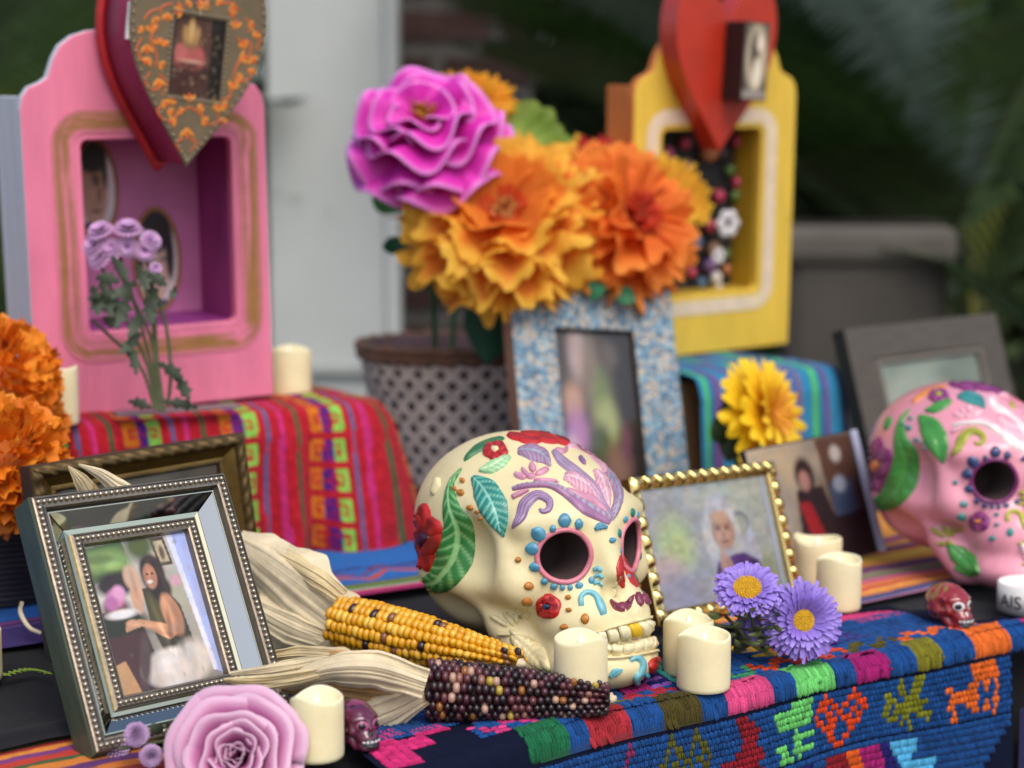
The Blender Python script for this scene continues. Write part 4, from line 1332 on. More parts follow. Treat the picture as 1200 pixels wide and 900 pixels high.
moulding('mirror_surround', W, H, [(.0092, -.003), (.0108, -.0042)], mat('dark_gap', S('#171514'), .5), mf)
ring_c = [(-W / 2, 0), (W / 2, 0), (W / 2, H), (-W / 2, H)]
sg = [(1, 1), (-1, 1), (-1, -1), (1, -1)]
def rect_pt(k, ins, z): return (ring_c[k][0] + sg[k][0] * ins, ring_c[k][1] + sg[k][1] * ins, z)
for k in range(4):
    k2 = (k + 1) % 4
    q = [rect_pt(k, .0112, -.0043), rect_pt(k2, .0112, -.0043), rect_pt(k2, .0212, -.0118), rect_pt(k, .0212, -.0118)]
    # shrink a little so neighbouring panels leave a mitre line
    c = sum((Vector(x) for x in q), Vector()) / 4
    q = [Vector(x).lerp(c, .012) for x in q]
    mp_ = mk('mirror_panel', q, [(0, 1, 2, 3)], M_mir, mf, smooth=False)
    q = [rect_pt(k, .0214, -.0119), rect_pt(k2, .0214, -.0119), rect_pt(k2, .0248, -.0125), rect_pt(k, .0248, -.0125)]
    mk('bevel_strip', q, [(0, 1, 2, 3)], M_mirb, mp_, smooth=False)
    q = [rect_pt(k, .0106, -.0040), rect_pt(k2, .0106, -.0040), rect_pt(k2, .0113, -.0040), rect_pt(k, .0113, -.0040)]
    mk('bevel_strip', q, [(0, 1, 2, 3)], M_mirb, mp_, smooth=False)
moulding('inner_moulding', W, H, [(.0248, -.0135), (.0250, -.0105), (.0262, -.0098), (.0266, -.0108), (.0306, -.0108), (.031, -.0100), (.0322, -.0104), (.0335, -.0155)], M_pew, mf)
beading(W, H, .0286, -.0098, .0015, M_bead, mf)
OPS = [('grad', '#8f8a80', '#b9b2a8'), ('noise', 6, .3), ('poly', [(0, .98), (.38, 1), (.36, .74), (0, .72)], '#4f6a3a'), ('ell', .15, .88, .3, .07, '#7f9a5a', .8), ('poly', [(0, .74), (.36, .76), (.34, .50), (0, .55)], '#c8c4bc'), ('ell', .22, .72, .2, .08, '#2e2624', .5),
       ('poly', [(.36, 1), (.86, 1), (.90, .62), (.48, .66)], '#b3aca6'), ('poly', [(.63, .99), (.77, .99), (.80, .79), (.66, .79)], '#4a3c2e'), ('poly', [(.66, .965), (.75, .965), (.775, .815), (.685, .815)], '#b5a88e'), ('ell', .72, .88, .025, .05, '#5c5040', .6), ('ell', .52, .95, .14, .1, '#4f5a2c', .8), ('ell', .7, .6, .22, .14, '#a9a590', .8),
       ('poly', [(.84, 1), (1, 1), (1, .02), (.93, .05)], '#a3aede'), ('poly', [(.80, 1), (.855, 1), (.955, .05), (.91, .05)], '#d3d3e6'),
       ('poly', [(.0, .55), (.35, .52), (.45, 0), (0, 0)], '#4a2f2c'), ('ell', .12, .46, .3, .08, '#28301f', .4), ('ell', .16, .56, .13, .07, '#6b4b4b', .6),
       ('ell', .4, .69, .055, .12, '#caa58c', .3), ('ell', .37, .6, .05, .1, '#c39a80', .3), ('ell', .36, .75, .06, .08, '#c9a48c', .5),
       ('poly', [(.44, .66), (.62, .68), (.76, .52), (.80, .24), (.50, .22), (.44, .4)], '#3f3a2a'), ('ell', .56, .50, .1, .16, '#4f4a2a', .6),
       ('ell', .58, .75, .115, .14, '#33261f', .25), ('ell', .62, .64, .1, .09, '#2e241e', .4), ('ell', .548, .735, .064, .085, '#b98468', .25), ('ell', .535, .70, .03, .012, '#e8d8cc', .5), ('ell', .528, .752, .014, .008, '#3a2a22', .5), ('ell', .575, .752, .014, .008, '#3a2a22', .5),
       ('ell', .66, .46, .085, .15, '#bd8a6a', .25, 15), ('poly', [(.20, .43), (.34, .47), (.62, .40), (.66, .33), (.58, .30), (.36, .42), (.2, .40)], '#bf8d6c'), ('ell', .27, .445, .06, .03, '#c9987a', .4),
       ('ell', .18, .63, .08, .06, '#c77fb0', .5), ('ell', .22, .66, .06, .05, '#d79cc4', .6), ('ell', .13, .60, .06, .05, '#b06a9c', .6), ('ell', .78, .68, .05, .04, '#cf9aa6', .6), ('ell', .2, .52, .14, .03, '#e0dcdc', .6),
       ('ell', .55, .12, .3, .13, '#d9cfc6', .25), ('ell', .75, .15, .16, .13, '#cfc4ba', .5), ('ell', .50, .09, .2, .09, '#e3d8d0', .5), ('poly', [(.02, .2), (.12, .22), (.2, 0), (0, 0)], '#b98f64'), ('ell', .3, .2, .05, .18, '#5f4a46', .7, -20), ('mul', .33, .12, .1, .2, .75, .9), ('mul', .60, .86, .07, .03, 1.6, .8, 20), ('mul', .66, .70, .02, .12, 1.7, .8, 10), ('mul', .5, .78, .03, .1, .7, .8), ('mul', .575, .70, .03, .07, .82, .8), ('mul', .53, .76, .04, .03, 1.18, .8), ('mul', .71, .44, .03, .14, .72, .8, 15), ('mul', .63, .5, .025, .1, 1.22, .8, 15), ('mul', .45, .37, .2, .018, .72, .8, -14), ('mul', .42, .42, .14, .015, 1.2, .8, -8),
       ('mul', .52, .45, .02, .16, 1.5, .8, 12), ('mul', .60, .36, .02, .14, .6, .8, -10), ('mul', .55, .30, .03, .1, 1.5, .8, 25), ('mul', .68, .3, .03, .1, .65, .8), ('mul', .38, .72, .02, .1, .8, .8), ('mul', .60, .10, .06, .09, .84, .8, 30), ('mul', .44, .05, .1, .04, .85, .8), ('mul', .72, .12, .05, .1, .85, .8, -20), ('mul', .52, .17, .12, .03, 1.12, .8), ('blots', 16, '#6f7d52', 3, .90), ('mul', .12, .9, .12, .03, .6, .8), ('mul', .25, .84, .08, .03, 1.4, .8), ('mul', .9, .5, .03, .5, 1.12, .9)]
y0 = .033
print_plane('photograph', -W / 2 + .0325, W / 2 - .0325, .0325, H - .0325, -.0148, OPS, mf, 210, seed=2)
mk('glass_pane', [(-W / 2 + .033, .033, -.0138), (W / 2 - .033, .033, -.0138), (W / 2 - .033, H - .033, -.0138), (-W / 2 + .033, H - .033, -.0138)], [(0, 1, 2, 3)], glass_mat(), mf)
box('backing_board', -W / 2 + .007, W / 2 - .007, .007, H - .007, -.0262, -.022, M_back, mf)
easel(mf, H, -.028, M_back)

# carved bronze frame behind it
BW = pose(-.253, 1.222, .009, 37.6, 8, 3)
W, H = .171, .139
bf = thing('bronze_frame', 'carved antique bronze frame standing behind the mirror frame', 'picture frame', BW)
M_brz = mat('antique_bronze', S('#5f4c2c'), .42, metal=.7, var=.5, vscale=45, bump=.3, bscale=140)
def carve(x, j, L_):
    if j in (3, 4, 5):
        ph = x / .0125
        return .0016 * math.sin(ph * 2 * math.pi + (j - 4) * 2.2) * (1 if j == 4 else .8)
    return 0
moulding('side_casing', W, H, [(.004, -.022), (0, -.020), (0, -.002)], mat('bronze_side', S('#3c3730'), .6, metal=.3, var=.4, vscale=30), bf)
moulding('carved_moulding', W, H, [(0, -.002), (.001, 0), (.002, .0005), (.0035, .0012), (.006, .0022), (.0085, .0012), (.0095, -.002)], M_brz, bf, seg=120, fn=carve, smooth=True)
moulding('gilt_slope', W, H, [(.0095, -.002), (.0105, -.003), (.0165, -.0085), (.018, -.0083)], mat('dull_gilt', S('#8a6d38'), .38, metal=.8, var=.45, vscale=35), bf)
def rope(x, j, L_): return .0008 * math.sin(x / .0028 * 2 * math.pi) if j == 1 else 0
moulding('rope_moulding', W, H, [(.018, -.0083), (.0195, -.0070), (.021, -.0085), (.0215, -.012)], M_brz, bf, seg=160, fn=rope, smooth=True)
print_plane('photograph', -W / 2 + .021, W / 2 - .021, .021, H - .021, -.0115, [('grad', '#3a332c', '#5b5248'), ('noise', 5, .4), ('ell', .5, .45, .2, .3, '#6a5548', .5)], bf, 30)
mk('glass_pane', [(-W / 2 + .021, .021, -.0108), (W / 2 - .021, .021, -.0108), (W / 2 - .021, H - .021, -.0108), (-W / 2 + .021, H - .021, -.0108)], [(0, 1, 2, 3)], glass_mat(), bf)
box('backing_board', -W / 2 + .005, W / 2 - .005, .005, H - .005, -.0215, -.017, M_back, bf)
easel(bf, H, -.023, M_back)

# gold scalloped frame with the portrait of a woman
GW = pose(.175, 1.306, .007, 45.3, 18.4, -2.6)
W, H = .179, .113
gf = thing('gold_frame', 'gold scalloped frame with a portrait of a white haired woman, behind the asters', 'picture frame', GW)
M_gold = mat('polished_gold', S('#d9bd79'), .16, metal=1.0, var=.12, vscale=40)
moulding('side_casing', W, H, [(.003, -.013), (0, -.012), (0, -.002)], mat('gold_side', S('#a3733c'), .3, metal=.8, var=.3, vscale=40), gf)
moulding('moulding', W, H, [(0, -.002), (.001, -.001), (.007, -.0015), (.0085, -.003), (.0095, -.002), (.0105, -.0045)], M_gold, gf)
sv = []
for i in range(9):
    a = math.pi * i / 8
    for j in range(6):
        b = j / 5
        w_ = .0064 * (1 - .25 * b)
        sv.append((math.cos(a) * w_, b * .0088 - .0002, math.sin(a) * .0046 * math.sin(math.pi * (.16 + .74 * (1 - b))) - .0012))
sc0 = None
for k in range(4):
    (ax, ay), (bx, by) = ring_c[k], ring_c[(k + 1) % 4]
    cc = [(-W / 2, 0), (W / 2, 0), (W / 2, H), (-W / 2, H)]
    (ax, ay), (bx, by) = cc[k], cc[(k + 1) % 4]
    L_ = math.hypot(bx - ax, by - ay); n = round(L_ / .0140); dx, dy = (bx - ax) / L_, (by - ay) / L_
    for i in range(n):
        t = (i + .5) / n * L_
        m4 = axes((ax + dx * t, ay + dy * t, 0), (dx, dy, 0), (-dy, dx, 0), (0, 0, 1))
        if sc0 is None:
            sc0 = mk('scallop', sv, gridf(9, 6), M_gold, gf); sc0.matrix_basis = m4
        else: inst(sc0, gf, m4)
OPS = [('grad', '#a7a8aa', '#b3b6ac'), ('poly', [(.30, 1), (1, 1), (1, 0), (.55, 0), (.42, .5)], '#a8aaa0'), ('noise', 40, .10), ('ell', .16, .55, .34, .5, '#a9a9ae', .9), ('ell', .2, .5, .13, .26, '#b6c48e', .9), ('ell', .1, .3, .12, .14, '#c8aea8', .9), ('ell', .18, .1, .2, .2, '#a39fb0', .9), ('ell', .78, .2, .2, .18, '#9fa58a', .9), ('ell', .7, .85, .3, .12, '#b9bcae', .9),
       ('poly', [(.42, .58), (.5, .62), (.78, .64), (.84, .30), (.8, .22), (.44, .2)], '#b5b6c2'), ('ell', .71, .62, .075, .1, '#77797c', .25), ('ell', .71, .60, .058, .085, '#a5a798', .25),
       ('ell', .565, .70, .115, .20, '#c2c2ca', .22), ('ell', .47, .52, .06, .17, '#cfcbc8', .5), ('ell', .66, .52, .05, .15, '#cac6c2', .5), ('poly', [(.43, .0), (.44, .2), (.49, .33), (.62, .36), (.7, .36), (.80, .28), (.84, 0)], '#5d3a7e'), ('noise', 26, .16), ('ell', .74, .24, .06, .05, '#3c2a52', .6), ('ell', .5, .12, .05, .08, '#7a4fae', .6),
       ('ell', .57, .565, .088, .155, '#c49a84', .2), ('ell', .56, .70, .07, .05, '#cda890', .6), ('ell', .535, .595, .018, .012, '#5a4038', .6), ('ell', .6, .59, .018, .012, '#5a4038', .6), ('ell', .535, .62, .026, .008, '#8a6a5c', .7), ('ell', .605, .615, .026, .008, '#8a6a5c', .7), ('ell', .566, .54, .016, .03, '#b3836c', .7), ('ell', .57, .478, .034, .012, '#96564c', .5), ('ell', .615, .53, .02, .035, '#cf9f88', .8), ('ell', .52, .53, .018, .03, '#cf9f88', .8),
       ('ell', .545, .29, .045, .10, '#c49a86', .25, 10), ('ell', .535, .40, .013, .07, '#c8a08a', .4, 12), ('poly', [(.50, .3), (.57, .34), (.6, .1), (.52, .05)], '#b98f7c'), ('mul', .5, .62, .02, .12, .82, .8), ('mul', .63, .56, .02, .1, .85, .8), ('mul', .57, .82, .06, .03, 1.12, .8), ('mul', .52, .8, .02, .08, .88, .8, 15), ('mul', .62, .8, .02, .08, .88, .8, -15), ('mul', .57, .44, .05, .02, .85, .8), ('mul', .57, .50, .03, .008, .8, .8), ('mul', .70, .2, .04, .1, .7, .8, 20), ('mul', .62, .12, .03, .1, 1.3, .8), ('mul', .47, .2, .02, .1, .7, .8), ('mul', .56, .26, .015, .06, .85, .8)]
print_plane('photograph', -W / 2 + .0095, W / 2 - .0095, .0095, H - .0095, -.0046, OPS, gf, 230, seed=4)
mk('photo_edge_strip', [(W / 2 - .0185, .01, -.0042), (W / 2 - .0145, .01, -.0042), (W / 2 - .0145, H - .0102, -.0042), (W / 2 - .0185, H - .0102, -.0042)], [(0, 1, 2, 3)], mat('pale_strip', S('#c3cadd'), .3), gf)
mk('glass_pane', [(-W / 2 + .0098, .0098, -.0036), (W / 2 - .0098, .0098, -.0036), (W / 2 - .0098, H - .0098, -.0036), (-W / 2 + .0098, H - .0098, -.0036)], [(0, 1, 2, 3)], glass_mat(), gf)
box('backing_board', -W / 2 + .004, W / 2 - .004, .004, H - .004, -.0125, -.009, M_back, gf)
easel(gf, H, -.014, M_back)

# unframed print in an acrylic holder
CW_ = pose(.280, 1.467, .008, 35.6, 17.8, 2.6)
W, H = .139, .112
pf = thing('photo_holder', 'photo of two people in a thin clear holder, between gold frame and pink skull', 'picture frame', CW_)
box('back_plate', -W / 2, W / 2, 0, H, -.007, -.0025, mat('dark_acrylic', S('#26262c'), .25), pf)
OPS = [('grad', '#8d7f70', '#a89a88'), ('noise', 5, .35), ('ell', .2, .8, .25, .2, '#c0ab8c', .8), ('poly', [(.62, 1), (1, 1), (1, .0), (.66, 0)], '#5d4438'), ('ell', .78, .85, .05, .07, '#c9bfb8', .5), ('poly', [(.66, .62), (.88, .62), (.9, .35), (.66, .34)], '#4a5a78'), ('ell', .76, .6, .06, .07, '#a8b4cc', .5), ('poly', [(.55, .35), (1, .36), (1, 0), (.55, 0)], '#33262e'),
       ('poly', [(.36, .62), (.6, .62), (.72, .0), (.3, 0)], '#33282c'), ('poly', [(.36, .52), (.46, .5), (.56, .1), (.42, .1)], '#a32a30'), ('ell', .46, .72, .085, .15, '#2e2226', .4), ('ell', .45, .68, .05, .085, '#b07f74', .4), ('ell', .2, .5, .1, .3, '#a3968c', .8), ('ell', .1, .3, .1, .2, '#d0c4ae', .8)]
print_plane('photograph', -W / 2 + .0015, W / 2 - .0015, .0015, H - .0015, -.0018, OPS, pf, 110, seed=9)
mk('glass_pane', [(-W / 2, 0, -.0005), (W / 2, 0, -.0005), (W / 2, H, -.0005), (-W / 2, H, -.0005)], [(0, 1, 2, 3)], glass_mat(), pf)
box('clear_edge', W / 2 - .008, W / 2 + .0002, .0, H, -.0016, .0012, mat('clear_acrylic_edge', S('#aab4cc'), .2, spec=.6), pf)
easel(pf, H, -.008, M_back)

# dark grey frame behind the pink skull
DW = pose(.479, 1.79, .008, 34, 17.1, 1.7)
W, H = .237, .193
df = thing('charcoal_picture_frame', 'dark grey wooden frame behind the pink skull', 'picture frame', DW)
M_dk = mat('charcoal_wood', S('#4a443c'), .6, var=.25, vscale=30, stretch=(1, 4, 1), bump=.2, bscale=120)
moulding('side_casing', W, H, [(.005, -.02), (0, -.019), (0, -.001)], mat('charcoal_side', S('#1d1a18'), .6), df)
moulding('moulding', W, H, [(0, -.001), (.001, 0), (.034, .001), (.036, -.001)], M_dk, df)
moulding('inner_fillet', W, H, [(.036, -.001), (.037, .0008), (.0405, .0008), (.042, -.006)], mat('grey_fillet', S('#6a655c'), .5, var=.2, vscale=40), df)
print_plane('photograph', -W / 2 + .04, W / 2 - .04, .04, H - .04, -.0055, [('grad', '#5f6a58', '#8a9688'), ('noise', 5, .3), ('ell', .3, .6, .3, .3, '#a3ab9c', .8)], df, 40)
mk('glass_pane', [(-W / 2 + .041, .041, -.0045), (W / 2 - .041, .041, -.0045), (W / 2 - .041, H - .041, -.0045), (-W / 2 + .041, H - .041, -.0045)], [(0, 1, 2, 3)], glass_mat(), df)
box('backing_board', -W / 2 + .005, W / 2 - .005, .005, H - .005, -.0195, -.015, M_back, df)
easel(df, H, -.021, M_back)

# blue mosaic frame in front of the basket
def mosaic_mat():
    m = mat('blue_mosaic', S('#4f82a8'), .4)
    nt = m.node_tree; L = nt.links.new; b = nt.nodes['Principled BSDF']
    tc = nt.nodes.new('ShaderNodeTexCoord'); vo = nt.nodes.new('ShaderNodeTexVoronoi'); vo.inputs['Scale'].default_value = 300
    L(tc.outputs['Object'], vo.inputs[0])
    cr = nt.nodes.new('ShaderNodeValToRGB'); cr.color_ramp.interpolation = 'CONSTANT'
    sp = nt.nodes.new('ShaderNodeSeparateColor'); L(vo.outputs['Color'], sp.inputs[0]); L(sp.outputs[0], cr.inputs[0])
    el = cr.color_ramp.elements
    el[0].color = (*S('#4d7088'), 1); el[1].position = .3; el[1].color = (*S('#6f93a6'), 1)
    for p_, c_ in ((.5, '#3c5a70'), (.66, '#ab9c88'), (.84, '#86a5b0'), (.93, '#bcae98')):
        e = el.new(p_); e.color = (*S(c_), 1)
    L(cr.outputs[0], b.inputs['Base Color'])
    bp = nt.nodes.new('ShaderNodeBump'); bp.inputs['Strength'].default_value = .6; bp.inputs['Distance'].default_value = .001
    L(vo.outputs['Distance'], bp.inputs['Height']); bp.invert = True; L(bp.outputs[0], b.inputs['Normal'])
    return m
FW = pose(.097, 1.585, .008, 23.8, 21.7, -4.4)
W, H = .175, .250
mo = thing('mosaic_frame', 'blue mosaic photo frame standing below the orange paper flowers', 'picture frame', FW)
moulding('side_casing', W, H, [(.006, -.024), (0, -.023), (0, -.001)], mat('frame_side_brown', S('#8a6248'), .6, var=.25, vscale=20), mo)
moulding('mosaic_moulding', W, H, [(0, -.001), (.001, 0), (.044, .0), (.0452, -.001)], mosaic_mat(), mo)
moulding('inner_lip', W, H, [(.0452, -.001), (.0455, -.010)], mat('lip_brown', S('#4c382c'), .6), mo)
OPS = [('grad', '#2a2522', '#3a332e'), ('noise', 7, .5), ('poly', [(.72, 1), (1, 1), (1, 0), (.86, 0)], '#1c1a18'), ('ell', .3, .86, .12, .2, '#a08c88', .8), ('ell', .45, .7, .1, .3, '#77675a', .8), ('ell', .56, .55, .12, .2, '#6a7a4a', .9), ('ell', .6, .42, .14, .14, '#9aa06a', .9), ('ell', .2, .55, .12, .12, '#b08a78', .8), ('ell', .22, .36, .14, .14, '#a070a0', .8), ('ell', .14, .2, .1, .14, '#c7a8c4', .8), ('ell', .5, .3, .12, .12, '#3c4a2c', .8), ('ell', .7, .16, .16, .12, '#7a5c50', .8), ('ell', .82, .3, .06, .12, '#6a3c50', .8), ('ell', .7, .85, .1, .08, '#564a44', .8)]
print_plane('photograph', -W / 2 + .045, W / 2 - .045, .045, H - .045, -.009, OPS, mo, 60, seed=5)
mk('glass_pane', [(-W / 2 + .0456, .0456, -.007), (W / 2 - .0456, .0456, -.007), (W / 2 - .0456, H - .0456, -.007), (-W / 2 + .0456, H - .0456, -.007)], [(0, 1, 2, 3)], glass_mat(), mo)
box('backing_board', -W / 2 + .006, W / 2 - .006, .006, H - .006, -.0235, -.018, M_back, mo)
easel(mo, H, -.025, M_back)

# ------------------------------------------------------------------ painted shrine boxes
def boolcut(o, cut):
    md = o.modifiers.new('cut', 'BOOLEAN'); md.operation = 'DIFFERENCE'; md.object = cut; md.solver = 'EXACT'
    me = bpy.data.meshes.new_from_object(o.evaluated_get(bpy.context.evaluated_depsgraph_get()))
    old = o.data; o.modifiers.clear(); o.data = me
    bpy.data.objects.remove(cut)
    return o
def prism(name, poly, z0, z1, m, parent=None, bevel=0, smooth=False):
    n = len(poly)
    v = [(x, y, z0) for x, y in poly] + [(x, y, z1) for x, y in poly]
    f = [tuple(range(n))[::-1], tuple(range(n, 2 * n))] + [(i, (i + 1) % n, n + (i + 1) % n, n + i) for i in range(n)]
    return mk(name, v, f, m, parent, smooth=smooth, bevel=bevel)
def rrect(x0, x1, y0, y1, r, n=6):
    out = []
    for (cx, cy, a0) in ((x1 - r, y1 - r, 0), (x0 + r, y1 - r, 90), (x0 + r, y0 + r, 180), (x1 - r, y0 + r, 270)):
        for k in range(n + 1):
            a = R(a0 + 90 * k / n); out.append((cx + r * math.cos(a), cy + r * math.sin(a)))
    return out
def arch_outline(W, H):
    h = W / 2
    right = [(h, 0), (h, H - .022), (h - .002, H - .012), (h - .008, H - .004), (h - .018, H), (h - .024, H + .004), (h - .027, H + .012), (h - .030, H + .020), (h - .036, H + .030), (h - .047, H + .038), (h - .06, H + .042), (0.02, H + .045)]
    return right + [(-x, y) for x, y in right[::-1]]
def brush_border(parent, x0, x1, y0, y1, r, w, ca, cb, z=.0009):
    V = []; C = []
    n_ = 9
    prev = None
    rings = [rrect(x0 - w * k / n_, x1 + w * k / n_, y0 - w * k / n_, y1 + w * k / n_, r + w * k / n_, 10) for k in range(n_ + 1)]
    # densify along the ring
    dense = []
    for rg in rings:
        P = []
        m_ = len(rg)
        for i in range(m_):
            a, b = rg[i], rg[(i + 1) % m_]
            ns = 12 if (i + 1) % 11 == 0 else 1
            for q in range(ns): P.append((a[0] + (b[0] - a[0]) * q / ns, a[1] + (b[1] - a[1]) * q / ns))
        dense.append(P)
    m_ = len(dense[0])
    for k, P in enumerate(dense):
        for i, (x, y) in enumerate(P):
            V.append((x, y, z))
            e = k / n_
            q = vnoise(np.array([i * .13]), np.array([e * 7.0]), 5)[0] * .9 + vnoise(np.array([i * .5]), np.array([e * 11.]), 8)[0] * .3
            a = 0 if k in (0, n_) else min(1, max(0, (q - .30) * 3.0)) * math.sin(math.pi * e) ** .5
            C.append(a)
    return mk('brushed_border', V, gridf(n_ + 1, m_, wrap_v=True), mat('brushed_' + parent.name.split('.')[0] + ca[1:], mix=(S(ca), S(cb)), rough=.45, var=.15, vscale=60), parent, cols=np.array(C))
def shrine(name, label, mw, W, H, D, op, mats, border):
    """op = opening (x0,x1,y0,y1,r). mats = front, side, back, inner right, inner left, floor"""
    th = thing(name, label, 'shrine box', mw)
    fr_, sd_, bk_, ir_, il_, fl_ = mats
    x0, x1, y0, y1, r = op
    fp = prism('front_panel', arch_outline(W, H), -.012, 0, fr_)
    boolcut(fp, prism('cutter', rrect(x0, x1, y0, y1, r), -.03, .02, fr_))
    fp.parent = th
    fp.data.materials.append(sd_)
    for pg in fp.data.polygons:
        ce = pg.center
        if abs(pg.normal.z) < .5 and not (x0 - .003 < ce.x < x1 + .003 and y0 - .003 < ce.y < y1 + .003): pg.material_index = 1
    md = fp.modifiers.new('bevel', 'BEVEL'); md.width = .0016; md.segments = 2; md.limit_method = 'ANGLE'; md.angle_limit = R(50)
    t = .010
    hw = W / 2 - .004
    box('side_board', -hw, -hw + t, 0.001, H - .012, -D, -.0125, sd_, th, bevel=.001)
    box('side_board', hw - t, hw, 0.001, H - .012, -D, -.0125, sd_, th, bevel=.001)
    box('top_board', -hw + t + .0005, hw - t - .0005, H - .022, H - .0125, -D, -.0125, sd_, th)
    box('bottom_board', -hw + t + .0005, hw - t - .0005, .001, .010, -D, -.0125, sd_, th)
    box('back_board', -hw + t + .0005, hw - t - .0005, .0105, H - .0225, -D + .002, -D + .008, bk_, th)
    zb = -D + .0085
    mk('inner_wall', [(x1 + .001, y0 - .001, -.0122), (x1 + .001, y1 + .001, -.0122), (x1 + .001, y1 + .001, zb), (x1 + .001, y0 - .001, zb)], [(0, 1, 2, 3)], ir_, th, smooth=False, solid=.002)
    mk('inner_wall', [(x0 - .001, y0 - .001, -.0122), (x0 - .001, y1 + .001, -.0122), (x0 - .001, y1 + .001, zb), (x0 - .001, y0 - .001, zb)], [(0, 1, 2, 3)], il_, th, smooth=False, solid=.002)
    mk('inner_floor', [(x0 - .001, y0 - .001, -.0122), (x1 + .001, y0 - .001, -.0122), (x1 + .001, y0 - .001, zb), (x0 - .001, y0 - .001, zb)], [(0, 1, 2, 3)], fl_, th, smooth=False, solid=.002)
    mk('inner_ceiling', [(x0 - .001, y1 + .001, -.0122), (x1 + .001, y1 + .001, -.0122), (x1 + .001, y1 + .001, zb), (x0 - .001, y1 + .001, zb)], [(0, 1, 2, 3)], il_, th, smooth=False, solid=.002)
    brush_border(th, x0 - .006, x1 + .006, y0 - .006, y1 + .006, r + .004, border[0], border[1], border[2])
    return th
PW = pose(-.310, 1.490, .143, 31, -3, 2.2)
PKC = '#e87f9e'
pm_ = [mat('shrine_pink', S(PKC), .55, var=.30, vscale=8, bump=.25, bscale=70, stretch=(1.6, .3, 1)), mat('shrine_silver', S('#c4c5cc'), .5, metal=.1, var=.15, vscale=30, stretch=(1, .1, 4), bump=.2, bscale=60),
       mat('shrine_back_pink', S('#d07cae'), .6, var=.25, vscale=9), mat('shrine_plum', S('#a03a80'), .6, var=.35, vscale=14, stretch=(1, .4, 1)), mat('shrine_rose', S('#c884a4'), .6, var=.3, vscale=12), mat('shrine_violet', S('#9a3a90'), .5, var=.3, vscale=16)]
ox0, oy0 = loc_px(PW, 106, 392); ox1, oy1 = loc_px(PW, 270, 160)
_, oyb = loc_px(PW, 190, 386); 
PB = shrine('pink_shrine', 'pink painted shrine box with two oval portraits, standing on the red cloth', PW, .216, .283, .095, (ox0, ox1, min(oy0, oyb) + .002, oy1, .006), pm_, (.020, PKC, '#9a6f38'))
M_ovalrim = mat('oval_gold_rim', S('#a5763c'), .5, var=.3, vscale=30)
def oval_print(parent, mw, cx, cy, rx, ry, z, ops, seed):
    a, b = loc_px(mw, cx, cy, z); a2, b2 = loc_px(mw, cx + rx, cy, z); a3, b3 = loc_px(mw, cx, cy - ry, z)
    RX, RY = a2 - a, b3 - b
    o = print_plane('oval_portrait', a - RX, a + RX, b - RY, b + RY, z, ops, parent, 64, seed=seed, shape=lambda x, y: ((x - a) / RX) ** 2 + ((y - b) / RY) ** 2 < 1)
    path = [(a + RX * math.cos(t), b + RY * math.sin(t), z) for t in np.linspace(0, 2 * math.pi, 40)]
    v, f = tubev(path, .0018, 6, cap=False)
    mk('gold_rim', v, f, M_ovalrim, o)
zb = -.095 + .0095
man = [('grad', '#c8bcc0', '#e0d8da'), ('ell', .45, .52, .34, .40, '#b08a74', .2), ('ell', .45, .86, .36, .2, '#231c1c', .2), ('ell', .73, .7, .07, .2, '#231c1c', .4), ('ell', .5, .62, .12, .02, '#2e2424', .5), ('ell', .52, .57, .08, .03, '#3a2c28', .5), ('ell', .58, .45, .05, .08, '#7a5848', .6), ('ell', .5, .28, .12, .02, '#6a3c38', .5), ('poly', [(.1, 0), (.2, .16), (.8, .16), (.95, 0)], '#2c2630')]
wom = [('grad', '#d0ccca', '#e6e0de'), ('ell', .45, .42, .32, .34, '#c4aa98', .2), ('ell', .46, .78, .42, .22, '#221c1e', .2), ('ell', .80, .55, .1, .26, '#221c1e', .3), ('ell', .1, .6, .12, .26, '#221c1e', .3), ('ell', .35, .5, .07, .02, '#2e2424', .5), ('ell', .62, .5, .07, .02, '#2e2424', .5), ('ell', .5, .4, .05, .08, '#8a7468', .6), ('ell', .5, .27, .1, .025, '#7a4a48', .5), ('poly', [(.1, 0), (.2, .1), (.8, .1), (.9, 0)], '#3a4a66')]
oval_print(PB, PW, 112, 222, 25, 58, zb, man, 3)
oval_print(PB, PW, 184, 304, 26, 60, zb, wom, 4)

# deep heart box hung on the pink shrine
def heart(n=72, w=1.0, h=1.3):
    P = []
    for i in range(n):
        t = 2 * math.pi * i / n
        x = math.copysign(abs(math.sin(t)) ** 2.0, math.sin(t))
        y = (13 * math.cos(t) - 5 * math.cos(2 * t) - 2 * math.cos(3 * t) - math.cos(4 * t)) / 16
        P.append((x * w / 2, (y + .02) * h / 2.0))
    return P
HD = .078
hx, hy = loc_px(PW, 231, 60, HD)
HWm = PW @ Matrix.Translation((hx, hy, HD)) @ Matrix.Rotation(R(-8), 4, 'Z')
hb = thing('heart_box', 'grey tin heart with orange flowers on a crimson heart shaped box, on the pink shrine', 'heart box', HWm)
hw_, hh_ = .117, .180
ho = [(x, y) for x, y in heart(84, hw_, hh_)]
hi_ = [(x * .985, y * .985) for x, y in ho]
M_crim = mat('crimson_silk', S('#8a1440'), .5, var=.3, vscale=60, bump=.4, bscale=220, stretch=(1, 1, 6))
prism('crimson_body', hi_, -HD + .004, -.003, M_crim, hb, smooth=True)
pth = [(x * 1.03, y * 1.03, -HD + .008) for x, y in ho]; v, f = tubev(pth + pth[:1], .0045, 8, cap=False)
mk('red_piping', v, f, mat('red_piping', S('#a8161c'), .5, var=.2, vscale=80, bump=.3, bscale=400), hb)
M_tin = mat('painted_tin', S('#77684f'), .42, metal=.35, var=.25, vscale=30, bump=.1, bscale=80)
